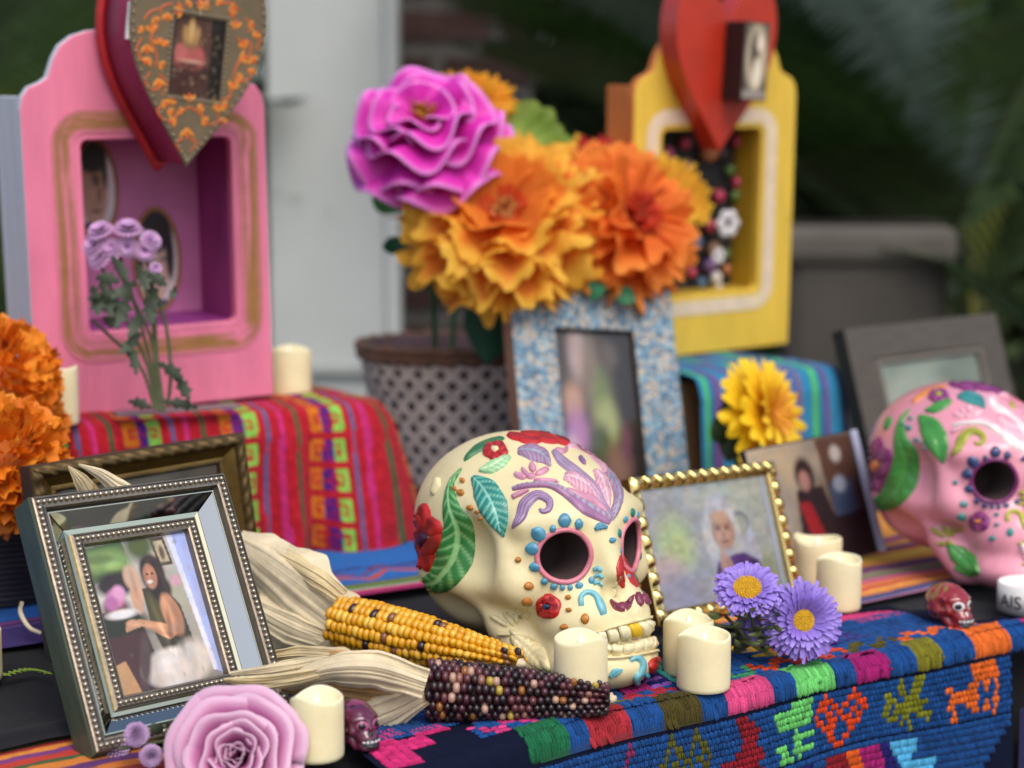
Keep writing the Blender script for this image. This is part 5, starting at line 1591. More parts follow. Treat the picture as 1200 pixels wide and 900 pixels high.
wx0, wy0 = loc_px(HWm, 197, 110, 0); wx1, wy1 = loc_px(HWm, 266, 25, 0)
pl_ = prism('tin_plate', ho, -.0028, 0, M_tin)
boolcut(pl_, prism('cutter', [(wx0, wy0), (wx1, wy0), (wx1, wy1), (wx0, wy1)], -.02, .02, M_tin)); pl_.parent = hb
mb = MB()
for i in range(84):
    a, b = ho[i], ho[(i + 1) % 84]
    L_ = math.hypot(b[0] - a[0], b[1] - a[1]); n = max(1, int(L_ / .0042))
    for k in range(n):
        x = a[0] + (b[0] - a[0]) * k / n; y = a[1] + (b[1] - a[1]) * k / n
        v, f = spherev((x * .955, y * .955, .0004), .0014, 7, 4); mb.add(v, f)
for (a, b) in (((wx0, wy0), (wx1, wy0)), ((wx1, wy0), (wx1, wy1)), ((wx1, wy1), (wx0, wy1)), ((wx0, wy1), (wx0, wy0))):
    for k in range(16):
        x = a[0] + (b[0] - a[0]) * k / 16; y = a[1] + (b[1] - a[1]) * k / 16
        cx, cy = (wx0 + wx1) / 2, (wy0 + wy1) / 2
        v, f = spherev((cx + (x - cx) * 1.1, cy + (y - cy) * 1.07, .0004), .0012, 6, 4); mb.add(v, f)
o = mb.build('beading', mat('tin_bead', S('#9c9078'), .3, metal=.8), hb); o['kind'] = 'stuff'
box('window_frame', wx0 - .001, wx0 + .0015, wy0, wy1, -.02, -.0002, mat('window_dark', S('#1e1412'), .6), hb)
box('window_frame', wx1 - .0015, wx1 + .001, wy0, wy1, -.02, -.0002, _mats['window_dark'], hb)
OPS = [('grad', '#3a2620', '#4a3026'), ('noise', 9, .4), ('poly', [(.78, 0), (1, 0), (1, 1), (.74, 1)], '#160e0c'), ('ell', .36, .48, .3, .17, '#9c4f4a', .3), ('ell', .2, .55, .14, .1, '#a85a58', .4), ('ell', .45, .54, .16, .11, '#a0504c', .4), ('ell', .36, .40, .2, .04, '#5a2a26', .6), ('ell', .36, .74, .18, .16, '#7a5838', .5), ('ell', .36, .82, .06, .16, '#b8925c', .5), ('ell', .25, .76, .04, .12, '#a07c4c', .5, 15), ('ell', .47, .76, .04, .12, '#a07c4c', .5, -15), ('ell', .4, .44, .26, .02, '#b88a78', .5), ('ell', .35, .22, .3, .16, '#3c1f1c', .7), ('blots', 26, '#a08868', 5, .83)]
print_plane('sacred_heart_picture', wx0, wx1, wy0, wy1, -.0021, OPS, hb, 60, seed=6)
def tin_stroke(pts, wid, m, name='painted_petal', ht=.0003, base=0):
    """raised brush stroke on the plate, traced through the view"""
    P = [loc_px(HWm, x, y, 0) for x, y in pts]
    C = catmull(P, 10); k = .00069
    W_ = np.interp(np.linspace(0, 1, 10), np.linspace(0, 1, len(wid)), wid) * k
    V = []
    for i in range(10):
        t = C[min(i + 1, 9)] - C[max(i - 1, 0)]; t /= (np.linalg.norm(t) + 1e-9); n = np.array((-t[1], t[0]))
        for w in (-1, -.5, 0, .5, 1):
            q = C[i] + n * w * W_[i]; V.append((q[0], q[1], .0003 + ht * (1 - w * w)))
    return mk(name, V, gridf(10, 5), m, hb)
O1, O2 = mat('tin_orange', S('#d9601c'), .45, var=.3, vscale=90), mat('tin_amber', S('#d98a2c'), .45, var=.3, vscale=90)
def tin_flower(cx, cy, s, ang, n=3):
    s *= .64
    for k in range(n):
        a = R(ang + (k - (n - 1) / 2) * 38)
        tin_stroke([(cx, cy), (cx + math.cos(a) * s * .6, cy + math.sin(a) * s * .6), (cx + math.cos(a) * s, cy + math.sin(a) * s)], [.8, 2.5, .4], O1 if k % 2 else O2)
for (x, y, s, a, n) in ((172, 52, 20, 90, 3), (186, 52, 14, -90, 4), (192, 48, 12, 60, 3), (185, 92, 20, 80, 3), (190, 118, 16, 40, 3), (196, 130, 14, 20, 3), (219, 150, 22, 90, 3), (222, 120, 18, -90, 3), (250, 128, 16, -30, 3), (258, 122, 16, 20, 3), (270, 105, 18, -60, 3), (280, 70, 20, -20, 3), (294, 66, 16, 60, 3), (275, 34, 18, -80, 3), (268, 12, 18, 0, 4), (214, 12, 18, 180, 4), (196, 15, 16, 90, 3), (178, 38, 18, -100, 3), (240, 6, 16, 180, 3), (238, 6, 14, 0, 3), (288, 56, 16, -120, 3), (176, 68, 16, 130, 3), (180, 20, 14, 60, 3), (186, 74, 14, 30, 3), (206, 140, 14, 150, 3), (236, 140, 14, 30, 3), (214, 132, 12, -150, 3), (232, 128, 12, -30, 3), (262, 138, 12, 100, 3), (276, 92, 14, 30, 3), (298, 44, 14, -60, 3), (290, 30, 14, 0, 3), (284, 88, 12, 150, 3), (200, 122, 12, -60, 3), (168, 36, 12, 200, 3), (254, 0, 12, 40, 3), (224, 2, 12, 140, 3), (296, 80, 12, 100, 3)):
    tin_flower(x, y, s, a, n)
for pts in ([(186, 30), (176, 45), (184, 66), (180, 80)], [(186, 86), (196, 98), (190, 112)], [(222, 125), (206, 136), (204, 150)], [(222, 125), (238, 136), (242, 148)], [(258, 118), (270, 112), (268, 96)], [(278, 44), (286, 60), (276, 80), (272, 94)], [(284, 46), (294, 52), (292, 66)], [(166, 44), (160, 58), (168, 72), (178, 70)], [(176, 84), (170, 96), (180, 106), (190, 100)], [(192, 122), (184, 130), (194, 142), (204, 138)], [(214, 162), (206, 168), (212, 178)], [(222, 162), (230, 168), (222, 178)], [(246, 146), (256, 142), (254, 130)], [(286, 96), (294, 88), (288, 78)], [(300, 58), (304, 46), (296, 38)], [(202, 4), (190, 8), (188, 20)], [(258, 4), (272, 4), (282, 14)], [(286, 22), (296, 28), (290, 38)], [(168, 24), (176, 14), (188, 10)]):
    tin_stroke(pts, [.9, 1.2, .6], O1, 'painted_scroll')
box('price_tag', loc_px(HWm, 153, 20, -.004)[0] - .002, loc_px(HWm, 160, 20, -.004)[0], loc_px(HWm, 153, 46, -.004)[1], loc_px(HWm, 153, 2, -.004)[1], -.0075, -.004, mat('paper_white', S('#e6e2dc'), .8), hb)

# yellow shrine
YW = pose(.222, 1.890, .152, 33, -3.6, 2.1)
YC = '#e2bd44'
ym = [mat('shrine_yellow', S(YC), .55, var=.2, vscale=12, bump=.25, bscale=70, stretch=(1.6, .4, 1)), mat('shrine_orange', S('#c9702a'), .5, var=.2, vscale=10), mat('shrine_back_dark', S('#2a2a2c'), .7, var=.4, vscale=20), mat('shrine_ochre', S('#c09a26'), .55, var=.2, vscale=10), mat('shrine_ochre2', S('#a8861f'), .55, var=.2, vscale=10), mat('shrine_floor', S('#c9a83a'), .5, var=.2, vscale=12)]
ax0, ay0 = loc_px(YW, 773, 352); ax1, ay1 = loc_px(YW, 893, 150)
_, ayb = loc_px(YW, 832, 344)
W_Y = .226
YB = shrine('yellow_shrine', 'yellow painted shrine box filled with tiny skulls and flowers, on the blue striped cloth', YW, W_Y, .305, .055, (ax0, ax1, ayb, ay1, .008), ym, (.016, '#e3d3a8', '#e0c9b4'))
zb = -.055 + .0095
rs = random.Random(5)
OC = [mat('bead_' + n, S(c), .35, var=.1, vscale=60, coat=.3) for n, c in (('rose', '#c23a5a'), ('pink', '#c0567c'), ('green', '#5c7a3a'), ('white', '#d8d4d4'), ('orange', '#b8754a'), ('violet', '#7a5a96'), ('blue', '#4a6a8a'), ('tan', '#b08a6a'), ('dark', '#3a2c34'))]
def bead(px, py, rpx, m, zz=0.0):
    x, y = loc_px(YW, px, py, zb + .012 + zz); r = rpx * .00092
    v, f = spherev((0, 0, 0), r, 10, 7, (1, 1, .8)); 
    o = mk('bead_ornament', v, f, m, YB, loc=(x, y, zb + r * .8 + zz))
for (x, y, r, c) in ((807, 168, 8, 0), (785, 180, 10, 1), (805, 198, 13, 7), (833, 178, 13, 4), (868, 166, 8, 0), (850, 180, 9, 8), (868, 214, 8, 0), (846, 230, 9, 0), (797, 240, 11, 1), (820, 216, 8, 2), (822, 245, 12, 2), (866, 230, 8, 2), (872, 256, 8, 3), (836, 265, 9, 0), (874, 256, 6, 0), (820, 285, 9, 6), (840, 292, 10, 7), (856, 298, 7, 2), (835, 312, 10, 5), (842, 326, 9, 3), (826, 332, 8, 6), (846, 338, 7, 3), (808, 300, 9, 8), (860, 200, 8, 2), (880, 248, 6, 2), (790, 210, 9, 8), (812, 232, 7, 6), (856, 316, 7, 4), (796, 265, 9, 2), (806, 280, 8, 5), (815, 320, 7, 0), (798, 325, 8, 4)):
    bead(x, y, r, OC[c])
for (x, y, s) in ((853, 262, 18), (842, 300, 10)):
    cx, cy = loc_px(YW, x, y, zb + .03)
    for k in range(6):
        a = 2 * math.pi * k / 6; r = s * .00092
        v, f = spherev((cx + math.cos(a) * r * .62, cy + math.sin(a) * r * .62, zb + .03), r * .42, 8, 6, (1, 1, .5))
        mk('flower_ornament_petal', v, f, OC[3], YB)
# red wooden heart with a matchbox shrine on it
hx, hy = loc_px(YW, 851, 62, .03)
RHm = YW @ Matrix.Translation((hx, hy, .03)) @ Matrix.Rotation(R(-3), 4, 'Z')
rh = thing('red_heart', 'red wooden heart with a small black matchbox on it, on the yellow shrine', 'heart', RHm)
prism('heart_board', heart(72, .137, .198), -.029, 0, mat('red_lacquer', S('#b5301c'), .35, var=.2, vscale=20, coat=.2), rh, bevel=.004)
bx0, by0 = loc_px(RHm, 866, 117, .03); bx1, by1 = loc_px(RHm, 902, 27, .03)
box('matchbox', bx0, bx1, by0, by1, .0005, .032, mat('matchbox_black', S('#1a1210'), .5), rh, bevel=.001)
OPS = [('grad', '#3a332c', '#5c5142'), ('ell', .5, .55, .42, .45, '#b3a68c', .3), ('ell', .45, .6, .2, .3, '#3c342c', .5), ('ell', .55, .35, .14, .2, '#d8cdb8', .5), ('ell', .62, .75, .1, .12, '#e0d6c4', .5), ('poly', [(0, 0), (1, 0), (1, .12), (0, .12)], '#8a8078')]
print_plane('matchbox_picture', bx0 + .001, bx1 - .001, by0 + .002, by1 - .002, .0326, OPS, rh, 40, seed=8)

# ------------------------------------------------------------------ basket and paper flowers
BC = Vector((-.062, 1.865, .0085))
bk = thing('flower_basket', 'woven pale lattice basket with a brown rim, holding the paper flowers', 'basket', BC)
BHt = .158
def brad(z): return .072 + (.106 - .072) * (z / BHt) ** .8
v, f = lathev([(.001, .001), (.066, .001)] + [(brad(z) - .004, z) for z in np.linspace(.002, BHt, 12)] + [(brad(BHt) - .009, BHt), (.060, .02), (.001, .02)], 48)
mk('inner_shell', v, f, mat('basket_dark', S('#5a464a'), .9, var=.3, vscale=30), bk)
M_cane = mat('basket_cane', S('#e0cbb6'), .7, var=.35, vscale=40, bump=.3, bscale=150)
src = {}
for dr in (-1, 1):
    V = []
    for i in range(22):
        z = BHt * i / 21 * .93 + .002; a = dr * (i / 21) * 1.5
        for w in (-1, 0, 1):
            aa = a + w * .058; r = brad(z) + .0012 * dr * math.sin(i * 1.9) + (.0012 if w == 0 else 0)
            V.append((r * math.cos(aa), r * math.sin(aa), z))
    for k in range(26):
        if dr not in src:
            src[dr] = mk('cane_strip', V, gridf(22, 3), M_cane, bk); src[dr].rotation_euler.z = 2 * math.pi * k / 26
        else:
            inst(src[dr], bk, Matrix.Rotation(2 * math.pi * k / 26, 4, 'Z'))
for zz_, rr in ((BHt * .985, .0055), (BHt * .93, .0055), (.006, .005)):
    pth = [(brad(zz_) * math.cos(a), brad(zz_) * math.sin(a), zz_ + .0012 * math.sin(a * 24)) for a in np.linspace(0, 2 * math.pi, 97)]
    v, f = tubev(pth, rr, 8, cap=False)
    mk('basket_rim', v, f, mat('rim_brown', S('#7d5638'), .6, var=.45, vscale=60, bump=.5, bscale=160), bk)

def petal_mesh(nu, nv, half, Rr, e0, e1, ruf, kr, ph, width=None, jag=0, seed=0, tipround=.5, r0=.05):
    """petal on a flower axis (z): angle half-width, radius, elevation from base to tip, ruffle"""
    V = []; Q = []
    for i in range(nu):
        u = -1 + 2 * i / (nu - 1)
        jj = jag * (vnoise(np.array([u * 13 + seed * 3.1]), np.array([seed * 1.7]), 3)[0] - .2)
        for j in range(nv):
            v_ = j / (nv - 1)
            wv = (math.sin(math.pi * min(1, v_ * .62 + .12)) if width is None else width(v_))
            Lr = Rr * (1 - tipround * .35 * u * u) * (1 - jj * max(0, (v_ - .55) / .45) ** 2)
            e = e0 + (e1 - e0) * v_
            s_ = r0 * Rr + v_ * Lr
            a = u * half * wv
            rz = ruf * v_ ** 1.6 * math.sin(kr * u * math.pi + ph + 1.2 * v_)
            rr = s_ * math.cos(e); zz2 = s_ * math.sin(e)
            # ruffle acts across the surface
            rr += -rz * math.sin(e); zz2 += rz * math.cos(e)
            V.append((rr * math.cos(a), rr * math.sin(a), zz2)); Q.append((u, v_))
    return V, gridf(nu, nv), Q
def bloom(name, label, cat, c, d, layers, grp, spin=0):
    """layers: (n petals, mesh args, material, colour fn, thickness)"""
    mw = face_dir(c, d, spin)
    th = thing(name, label, cat, mw, grp)
    k0 = 0
    for li, (n, args, m, cf, solid, off) in enumerate(layers):
        protos = []
        for q in range(min(3, n)):
            V, Fc, Q = petal_mesh(*args, ph=rnd.uniform(0, 6), seed=q + li * 3 + 1) if False else petal_mesh(**dict(args, ph=rnd.uniform(0, 6.28), seed=q + li * 3 + 1))
            protos.append((V, Fc, [cf(u, v_, q) for u, v_ in Q]))
        objs = []
        for k in range(n):
            rot = Matrix.Rotation(2 * math.pi * (k + .5 * (li % 2) + rnd.uniform(-.08, .08)) / n, 4, 'Z') @ Matrix.Rotation(rnd.uniform(-.08, .08), 4, 'Y') @ Matrix.Translation((0, 0, off + .0006 * (k % 3)))
            q = k % len(protos)
            if q >= len(objs):
                o = mk('petal', protos[q][0], protos[q][1], m, th, cols=np.array(protos[q][2]), solid=solid)
                o.matrix_basis = rot; objs.append(o)
            else:
                o = inst(objs[q], th, rot)
                if solid:
                    md = o.modifiers.new('solid', 'SOLIDIFY'); md.thickness = solid; md.offset = 0
    return th
def stamens(th, n, r, h, m, name='stamen_tuft', rad=.0012):
    mb = MB()
    for k in range(n):
        a = rnd.uniform(0, 6.28); q = r * math.sqrt(rnd.random())
        v, f = tubev([(q * .5 * math.cos(a), q * .5 * math.sin(a), 0), (q * math.cos(a), q * math.sin(a), h * rnd.uniform(.7, 1.1))], [rad * .7, rad], 5)
        mb.add(v, f)
    o = mb.build(name, m, th); o['kind'] = 'stuff'
def stem_to(th, a, b, m, rad=.003, name='stem'):
    mi = th.matrix_world.inverted()
    a, b = Vector(a), Vector(b); mid = a.lerp(b, .5) + Vector((0, .01, 0))
    v, f = tubev([mi @ a, mi @ (a.lerp(mid, .5)), mi @ mid, mi @ b], rad, 7)
    return mk(name, v, f, m, th)
M_stem = mat('wrapped_stem', S('#2f6b3a'), .7, var=.2, vscale=60)
def C2(a, b):
    a, b = np.array(S(a)), np.array(S(b)); return lambda t: a * (1 - t) + b * t
M_foam = mat('magenta_foam', vcol=True, rough=.55, var=.08, vscale=40, transl=.15)
cm = C2('#c4128f', '#de2cb6')
def foamc(u, v_, q):
    c = cm(v_); 
    return c if v_ < .93 else np.array(S('#f09ae6'))
def fa(half, Rr, e0, e1, ruf, kr, nu=33, nv=13, **k): return dict(nu=nu, nv=nv, half=R(half), Rr=Rr, e0=R(e0), e1=R(e1), ruf=ruf, kr=kr, **k)
c = at(500, 158, 1.68)
w5 = lambda v_: .5 + .5 * v_
mg = bloom('paper_flower', 'magenta ruffled foam flower, highest at the left of the bouquet', 'paper flower', c, (-.10, -.70, .70), [
    (3, fa(72, .040, 50, 40, .007, 1.6, nu=41, width=w5), M_foam, foamc, .0016, .014),
    (3, fa(78, .054, 36, 26, .010, 2.1, nu=45, width=w5), M_foam, foamc, .0016, .010),
    (4, fa(62, .067, 22, 12, .011, 2.0, nu=45, width=w5), M_foam, foamc, .0016, .005),
    (4, fa(62, .076, 8, -4, .011, 2.3, nu=45, width=w5), M_foam, foamc, .0016, .0),
    (5, fa(52, .082, -4, -14, .010, 2.0, nu=41, width=w5), M_foam, foamc, .0016, -.004),
    (5, fa(52, .068, -12, -30, .008, 2.0, nu=41, width=w5), M_foam, foamc, .0016, -.006)], 'paper flowers in the basket')
stamens(mg, 40, .014, .034, mat('gold_stamen', S('#d8a12a'), .6))
stem_to(mg, c + Vector((0, .03, -.03)), BC + Vector((-.02, 0, .06)), M_stem)
M_tis = mat('tissue_paper', vcol=True, rough=.75, var=.12, vscale=60, sss=.0, bump=.35, bscale=300, bdist=.0006, transl=.42)
def tis(a, b, tip, thr=.72):
    ga = C2(a, b); tp = np.array(S(tip))
    def f(u, v_, q):
        n = vnoise(np.array([u * 4 + q * 5]), np.array([v_ * 5]), 7)[0]
        c = ga(v_)
        k = min(1, max(0, (v_ + .35 * (n - .5) - thr) * 7))
        return c * (1 - k) + tp * k
    return f
c = at(590, 254, 1.67)
wp = lambda v_: .62 + .38 * v_
oy = bloom('paper_flower', 'orange tissue flower with yellow tips, in the middle of the bouquet', 'paper flower', c, (-.03, -.80, .60), [
    (6, fa(48, .032, 52, 44, .003, 1.5, nv=9, nu=17, jag=.15, width=wp), M_tis, tis('#cf3c16', '#dc4e1a', '#e25c1c', .9), .0, .0),
    (5, fa(60, .062, 44, 40, .006, 1.3, nu=33, jag=.12, width=wp), M_tis, tis('#ea7420', '#f08a28', '#f4aa34', .93), .0, .0),
    (6, fa(52, .080, 34, 28, .009, 2.0, nu=37, jag=.28, width=wp), M_tis, tis('#ea7a22', '#f08c26', '#f6c040', .74), .0, -.003),
    (7, fa(46, .095, 22, 14, .011, 2.5, nu=41, jag=.30, width=wp), M_tis, tis('#ea7a22', '#f29030', '#f8c648', .70), .0, -.006),
    (8, fa(42, .106, 12, 2, .012, 2.7, nu=41, jag=.30, width=wp), M_tis, tis('#e87420', '#f08c2a', '#f6c040', .74), .0, -.009),
    (8, fa(42, .104, 0, -10, .012, 2.7, nu=41, jag=.30, width=wp), M_tis, tis('#e47020', '#ee8628', '#f4b83a', .80), .0, -.012)], 'paper flowers in the basket')
stamens(oy, 120, .018, .018, mat('pale_orange_stamen', S('#e09a52'), .7))
stem_to(oy, c + Vector((0, .03, -.03)), BC + Vector((0, 0, .06)), M_stem)
c = at(738, 258, 1.71)
orr = bloom('paper_flower', 'plain orange tissue flower at the right of the bouquet, turned aside', 'paper flower', c, (.62, -.66, .42), [
    (8, fa(48, .034, 60, 50, .005, 2, nv=9, nu=21, jag=.4, width=wp), M_tis, tis('#c83424', '#d84826', '#de5628', .9), .0, .002),
    (7, fa(48, .068, 36, 30, .009, 2.2, nu=33, jag=.28, width=wp), M_tis, tis('#e86a24', '#f08028', '#f49236', .85), .0, .0),
    (8, fa(42, .082, 22, 14, .011, 2.5, nu=37, jag=.28, width=wp), M_tis, tis('#ea7226', '#f2862c', '#f69a3c', .85), .0, -.004),
    (9, fa(38, .092, 6, -6, .011, 2.7, nu=37, jag=.28, width=wp), M_tis, tis('#e86c24', '#f0822a', '#f49638', .85), .0, -.008),
    (9, fa(38, .094, -10, -28, .011, 2.7, nu=37, jag=.28, width=wp), M_tis, tis('#e66a22', '#ee7e28', '#f29236', .85), .0, -.012)], 'paper flowers in the basket')
stamens(orr, 110, .016, .02, mat('coral_stamen', S('#d9502e'), .7))
stem_to(orr, c + Vector((-.02, .03, -.02)), BC + Vector((.03, 0, .06)), M_stem)
c = at(545, 118, 1.80)
yl = bloom('paper_flower', 'yellow orange paper flower peeking over the magenta one', 'paper flower', c, (.1, -.5, .85), [
    (9, fa(30, .034, 40, 30, .005, 3, nu=17, jag=.2), M_tis, tis('#e08a14', '#e8a01c', '#efb02a', .8), .0, .002),
    (12, fa(26, .054, 14, 4, .006, 3, nu=17, jag=.25), M_tis, tis('#e08a14', '#eaa21c', '#efb02a', .8), .0, 0),
    (12, fa(26, .056, -8, -30, .006, 3, nu=17, jag=.25), M_tis, tis('#d88414', '#e89c1c', '#efb02a', .8), .0, -.003)], 'paper flowers in the basket')
stem_to(yl, c + Vector((0, .0, -.03)), BC + Vector((-.01, .02, .06)), M_stem)
c = at(700, 205, 1.80)
ys = bloom('paper_flower', 'small yellow and red paper flower squeezed behind the two orange ones', 'paper flower', c, (.1, -.6, .8), [
    (10, fa(28, .045, 30, 20, .006, 3, nu=17, jag=.25), M_tis, tis('#b8202c', '#c22a2c', '#b8202c', .9), .0, .004),
    (12, fa(26, .07, 10, -6, .007, 3, nu=17, jag=.25), M_tis, tis('#e2a01c', '#eab82c', '#efc23a', .8), .0, 0)], 'paper flowers in the basket')
stem_to(ys, c + Vector((0, .0, -.02)), BC + Vector((.02, .02, .06)), M_stem)
c = at(790, 228, 1.82)
ys2 = bloom('paper_flower', 'small yellow paper flower between the orange one and the yellow shrine', 'paper flower', c, (.5, -.6, .5), [
    (11, fa(27, .046, 22, 10, .006, 3, nu=17, jag=.25), M_tis, tis('#dc9a1c', '#e6b02c', '#efc23a', .8), .0, 0)], 'paper flowers in the basket')
stem_to(ys2, c + Vector((-.01, .01, -.01)), BC + Vector((.05, .02, .06)), M_stem)
# light green paper leaves and dark green paper leaves
M_pg = mat('paper_leaf', vcol=True, rough=.6, var=.15, vscale=50, transl=.3)
def paper_leaf(parent, a, b, w, hx, bend=.01, name='paper_leaf', nu=12):
    mi = parent.matrix_world.inverted()
    a, b = Vector(a), Vector(b); t = (b - a).normalized(); s = t.cross(Vector((0, 1, 0))).normalized(); n = s.cross(t)
    V = []; c = []
    for i in range(nu):
        l = i / (nu - 1); p = a.lerp(b, l) + n * bend * math.sin(math.pi * l)
        ww = w * math.sin(math.pi * (.06 + .92 * l)) ** .8
        for k in (-1, -.5, 0, .5, 1):
            V.append(mi @ (p + s * k * ww + n * (.25 * ww * abs(k)))); cc = np.array(S(hx)); c.append(cc * (1.15 if k == 0 else 1))
    return mk(name, V, gridf(nu, 5), M_pg, parent, cols=np.array(c))
gl = thing('paper_leaves', 'light green curled paper leaves above the orange flowers', 'paper leaves', at(620, 175, 1.82))
for (a, b, w) in (((600, 172), (628, 118), .018), ((615, 175), (660, 150), .016), ((625, 180), (672, 165), .012), ((610, 170), (648, 128), .014)):
    paper_leaf(gl, at(a[0], a[1], 1.8), at(b[0], b[1], 1.77), w, '#b4e070', .012)
stem_to(gl, at(612, 175, 1.8), BC + Vector((.0, .0, .06)), M_stem, .002)
dl = thing('paper_leaves', 'dark green paper leaves hanging below the orange flowers', 'paper leaves', at(575, 340, 1.74))
for (a, b, w, hx, Y) in (((575, 330), (572, 425), .026, '#1d5a3c', 1.735), ((530, 325), (495, 332), .01, '#2f7a55', 1.70), ((480, 285), (448, 290), .009, '#2a6b4a', 1.72), ((598, 333), (612, 352), .009, '#3a9068', 1.665), ((640, 330), (660, 350), .010, '#3a9068', 1.66), ((690, 332), (705, 346), .010, '#3a9068', 1.66), ((735, 335), (733, 356), .010, '#3f8a60', 1.665), ((470, 245), (436, 232), .012, '#5fa05a', 1.76), ((575, 335), (540, 350), .014, '#1f5f40', 1.73), ((560, 350), (566, 400), .018, '#1a4f36', 1.75)):
    paper_leaf(dl, at(*a, Y), at(*b, Y - .01), w, hx, .006)
stem_to(dl, at(575, 335, 1.74), BC + Vector((.0, -.02, .06)), M_stem, .002)

# ------------------------------------------------------------------ yellow gerbera leaning by the blue cloth
c = at(893, 486, 1.56)
M_yp = mat('yellow_petal', vcol=True, rough=.55, var=.1, vscale=60, transl=.25)
yc = C2('#efb41c', '#fad422')
ypc = lambda u, v_, q: yc(min(1, v_ * 1.2))
wl = lambda v_: math.sin(math.pi * (.16 + .68 * v_)) ** .8
gb = bloom('yellow_gerbera', 'bright yellow daisy like flower before the blue striped cloth', 'flower', c, (.80, -.5, .30), [
    (14, fa(11, .030, 60, 40, .001, 1, nu=7, nv=8, width=wl), M_yp, lambda u, v_, q: np.array(S('#e59a1e')), .0, .004),
    (18, fa(14, .046, 40, 24, .002, 1, nu=7, nv=9, width=wl), M_yp, ypc, .0, .002),
    (20, fa(15, .054, 22, 8, .002, 1, nu=7, nv=9, width=wl), M_yp, ypc, .0, .0),
    (20, fa(15, .054, 4, -12, .002, 1, nu=7, nv=9, width=wl), M_yp, ypc, .0, -.003)], None)
v, f = lathev([(.001, -.03), (.008, -.028), (.018, -.014), (.02, -.004), (.001, -.002)], 16)
mk('calyx', v, f, mat('calyx_green', S('#2f4a22'), .6, var=.3, vscale=60), gb)
stem_to(gb, c + Vector((-.024, .015, -.01)), on(872, 600, .01), M_stem, .004)
for (dx, dz) in ((-.04, .0), (-.045, -.025), (-.03, -.045), (-.025, .03)):
    paper_leaf(gb, c + Vector((-.02, .01, -.005)), c + Vector((dx, .005, dz)), .013, '#2c4426', .006, 'sepal')

# ------------------------------------------------------------------ marigolds in a dark ribbed pot
ptc = Vector((-.415, 1.36, .010))
pt = thing('dark_pot', 'black ribbed pot at the left edge behind the mirror frame', 'pot', ptc)
v, f = lathev([(.001, 0), (.06, 0)] + [(.060 + .010 * z / .10 + .0012 * math.sin(z * 1400), z) for z in np.linspace(.002, .095, 60)] + [(.064, .097), (.058, .095), (.055, .01), (.001, .01)], 40)
mk('pot_body', v, f, mat('pot_black', S('#231c26'), .55, var=.2, vscale=40), pt)
M_mar = [mat('marigold_' + n, S(a), .6, var=.25, vscale=80, transl=.25) for n, a in (('orange', '#f08a18'), ('deep', '#e27a10'), ('light', '#f69e2c'))]
mprot = []
for q in range(6):
    V = []
    for i in range(6):
        u = -1 + 2 * i / 5
        for j in range(4):
            v_ = j / 3
            V.append((u * (.0035 + .0050 * v_), .0022 * v_ * math.sin(u * 5 + q * 1.3) + .0018 * v_ * v_, .0155 * v_ * (1 - .12 * u * u + .10 * math.sin(u * 9 + q))))
    mprot.append(V)
def marigold(label, c, r, d, n=260, squash=.8, stem=None):
    th = thing('marigold', label, 'flower', face_dir(c, d), 'marigolds at the left')
    v, f = spherev((0, 0, -.004), r * .62, 14, 10, (1, 1, squash)); mk('flower_core', v, f, M_mar[1], th)
    objs = {}
    for k in range(n):
        z = 1 - 1.55 * (k + .5) / n; a = k * 2.39996; q = math.sqrt(max(0, 1 - z * z))
        dv = Vector((q * math.cos(a), q * math.sin(a), z))
        dd = (dv + Vector((rnd.uniform(-.25, .25), rnd.uniform(-.25, .25), rnd.uniform(-.2, .2)))).normalized()
        base = Vector((dv.x, dv.y, dv.z * squash)) * (r - .012)
        m4 = Matrix.Translation(base) @ dd.to_track_quat('Z', 'Y').to_matrix().to_4x4() @ Matrix.Rotation(rnd.uniform(0, 6.28), 4, 'Z') @ Matrix.Scale(rnd.uniform(.8, 1.25), 4)
        key = (k % 6, (k // 6) % 3)
        if key not in objs:
            o = mk('petal', mprot[key[0]], gridf(6, 4), M_mar[key[1]], th); o.matrix_basis = m4; objs[key] = o
        else: inst(objs[key], th, m4)
    if stem is not None: stem_to(th, c + Vector((0, 0, -r * .5)), stem, M_stem, .004)
    return th
marigold('orange marigold nearest, lower left above the mirror frame', at(-4, 545, 1.24), .049, (.15, -.9, .25), 290, stem=ptc + Vector((.0, 0, .05)))
marigold('orange marigold upper left before the shrine side', at(-12, 450, 1.34), .052, (.2, -.8, .45), 290, stem=ptc + Vector((.01, 0, .05)))
marigold('orange marigold half hidden between the other two and the candle', at(22, 488, 1.38), .038, (.7, -.6, .3), 200, stem=ptc + Vector((.02, 0, .05)))

# ------------------------------------------------------------------ drooping mums before the pink shrine
mw0 = on(186, 482, .146)
mu = thing('mum_bunch', 'wilting bunch of pale purple mums leaning in the pink shrine opening', 'flowers', mw0)
def L0(px, py, Y): return at(px, py, Y) - mw0
M_ms = mat('mum_stem', S('#4d5534'), .7, var=.3, vscale=80)
M_ml = mat('mum_leaf', S('#3f4a38'), .7, var=.3, vscale=60)
yb_ = 1.385
for pts in ([(188, 482), (180, 440), (165, 380), (140, 300)], [(190, 482), (182, 430), (178, 370), (160, 300)], [(185, 480), (170, 420), (140, 360), (118, 310)], [(196, 478), (200, 440), (196, 390), (186, 350)], [(192, 482), (184, 420), (180, 350), (172, 300)], [(182, 480), (165, 430), (130, 395), (108, 375)], [(190, 480), (178, 400), (150, 340), (125, 290)]):
    n = len(pts)
    v, f = tubev([Vector(q) for q in catmull([L0(x, y, yb_ + .0 + .02 * (1 - (y - 290) / 200)) for x, y in pts], 12)], .0016, 6)
    mk('stem', v, f, M_ms, mu)
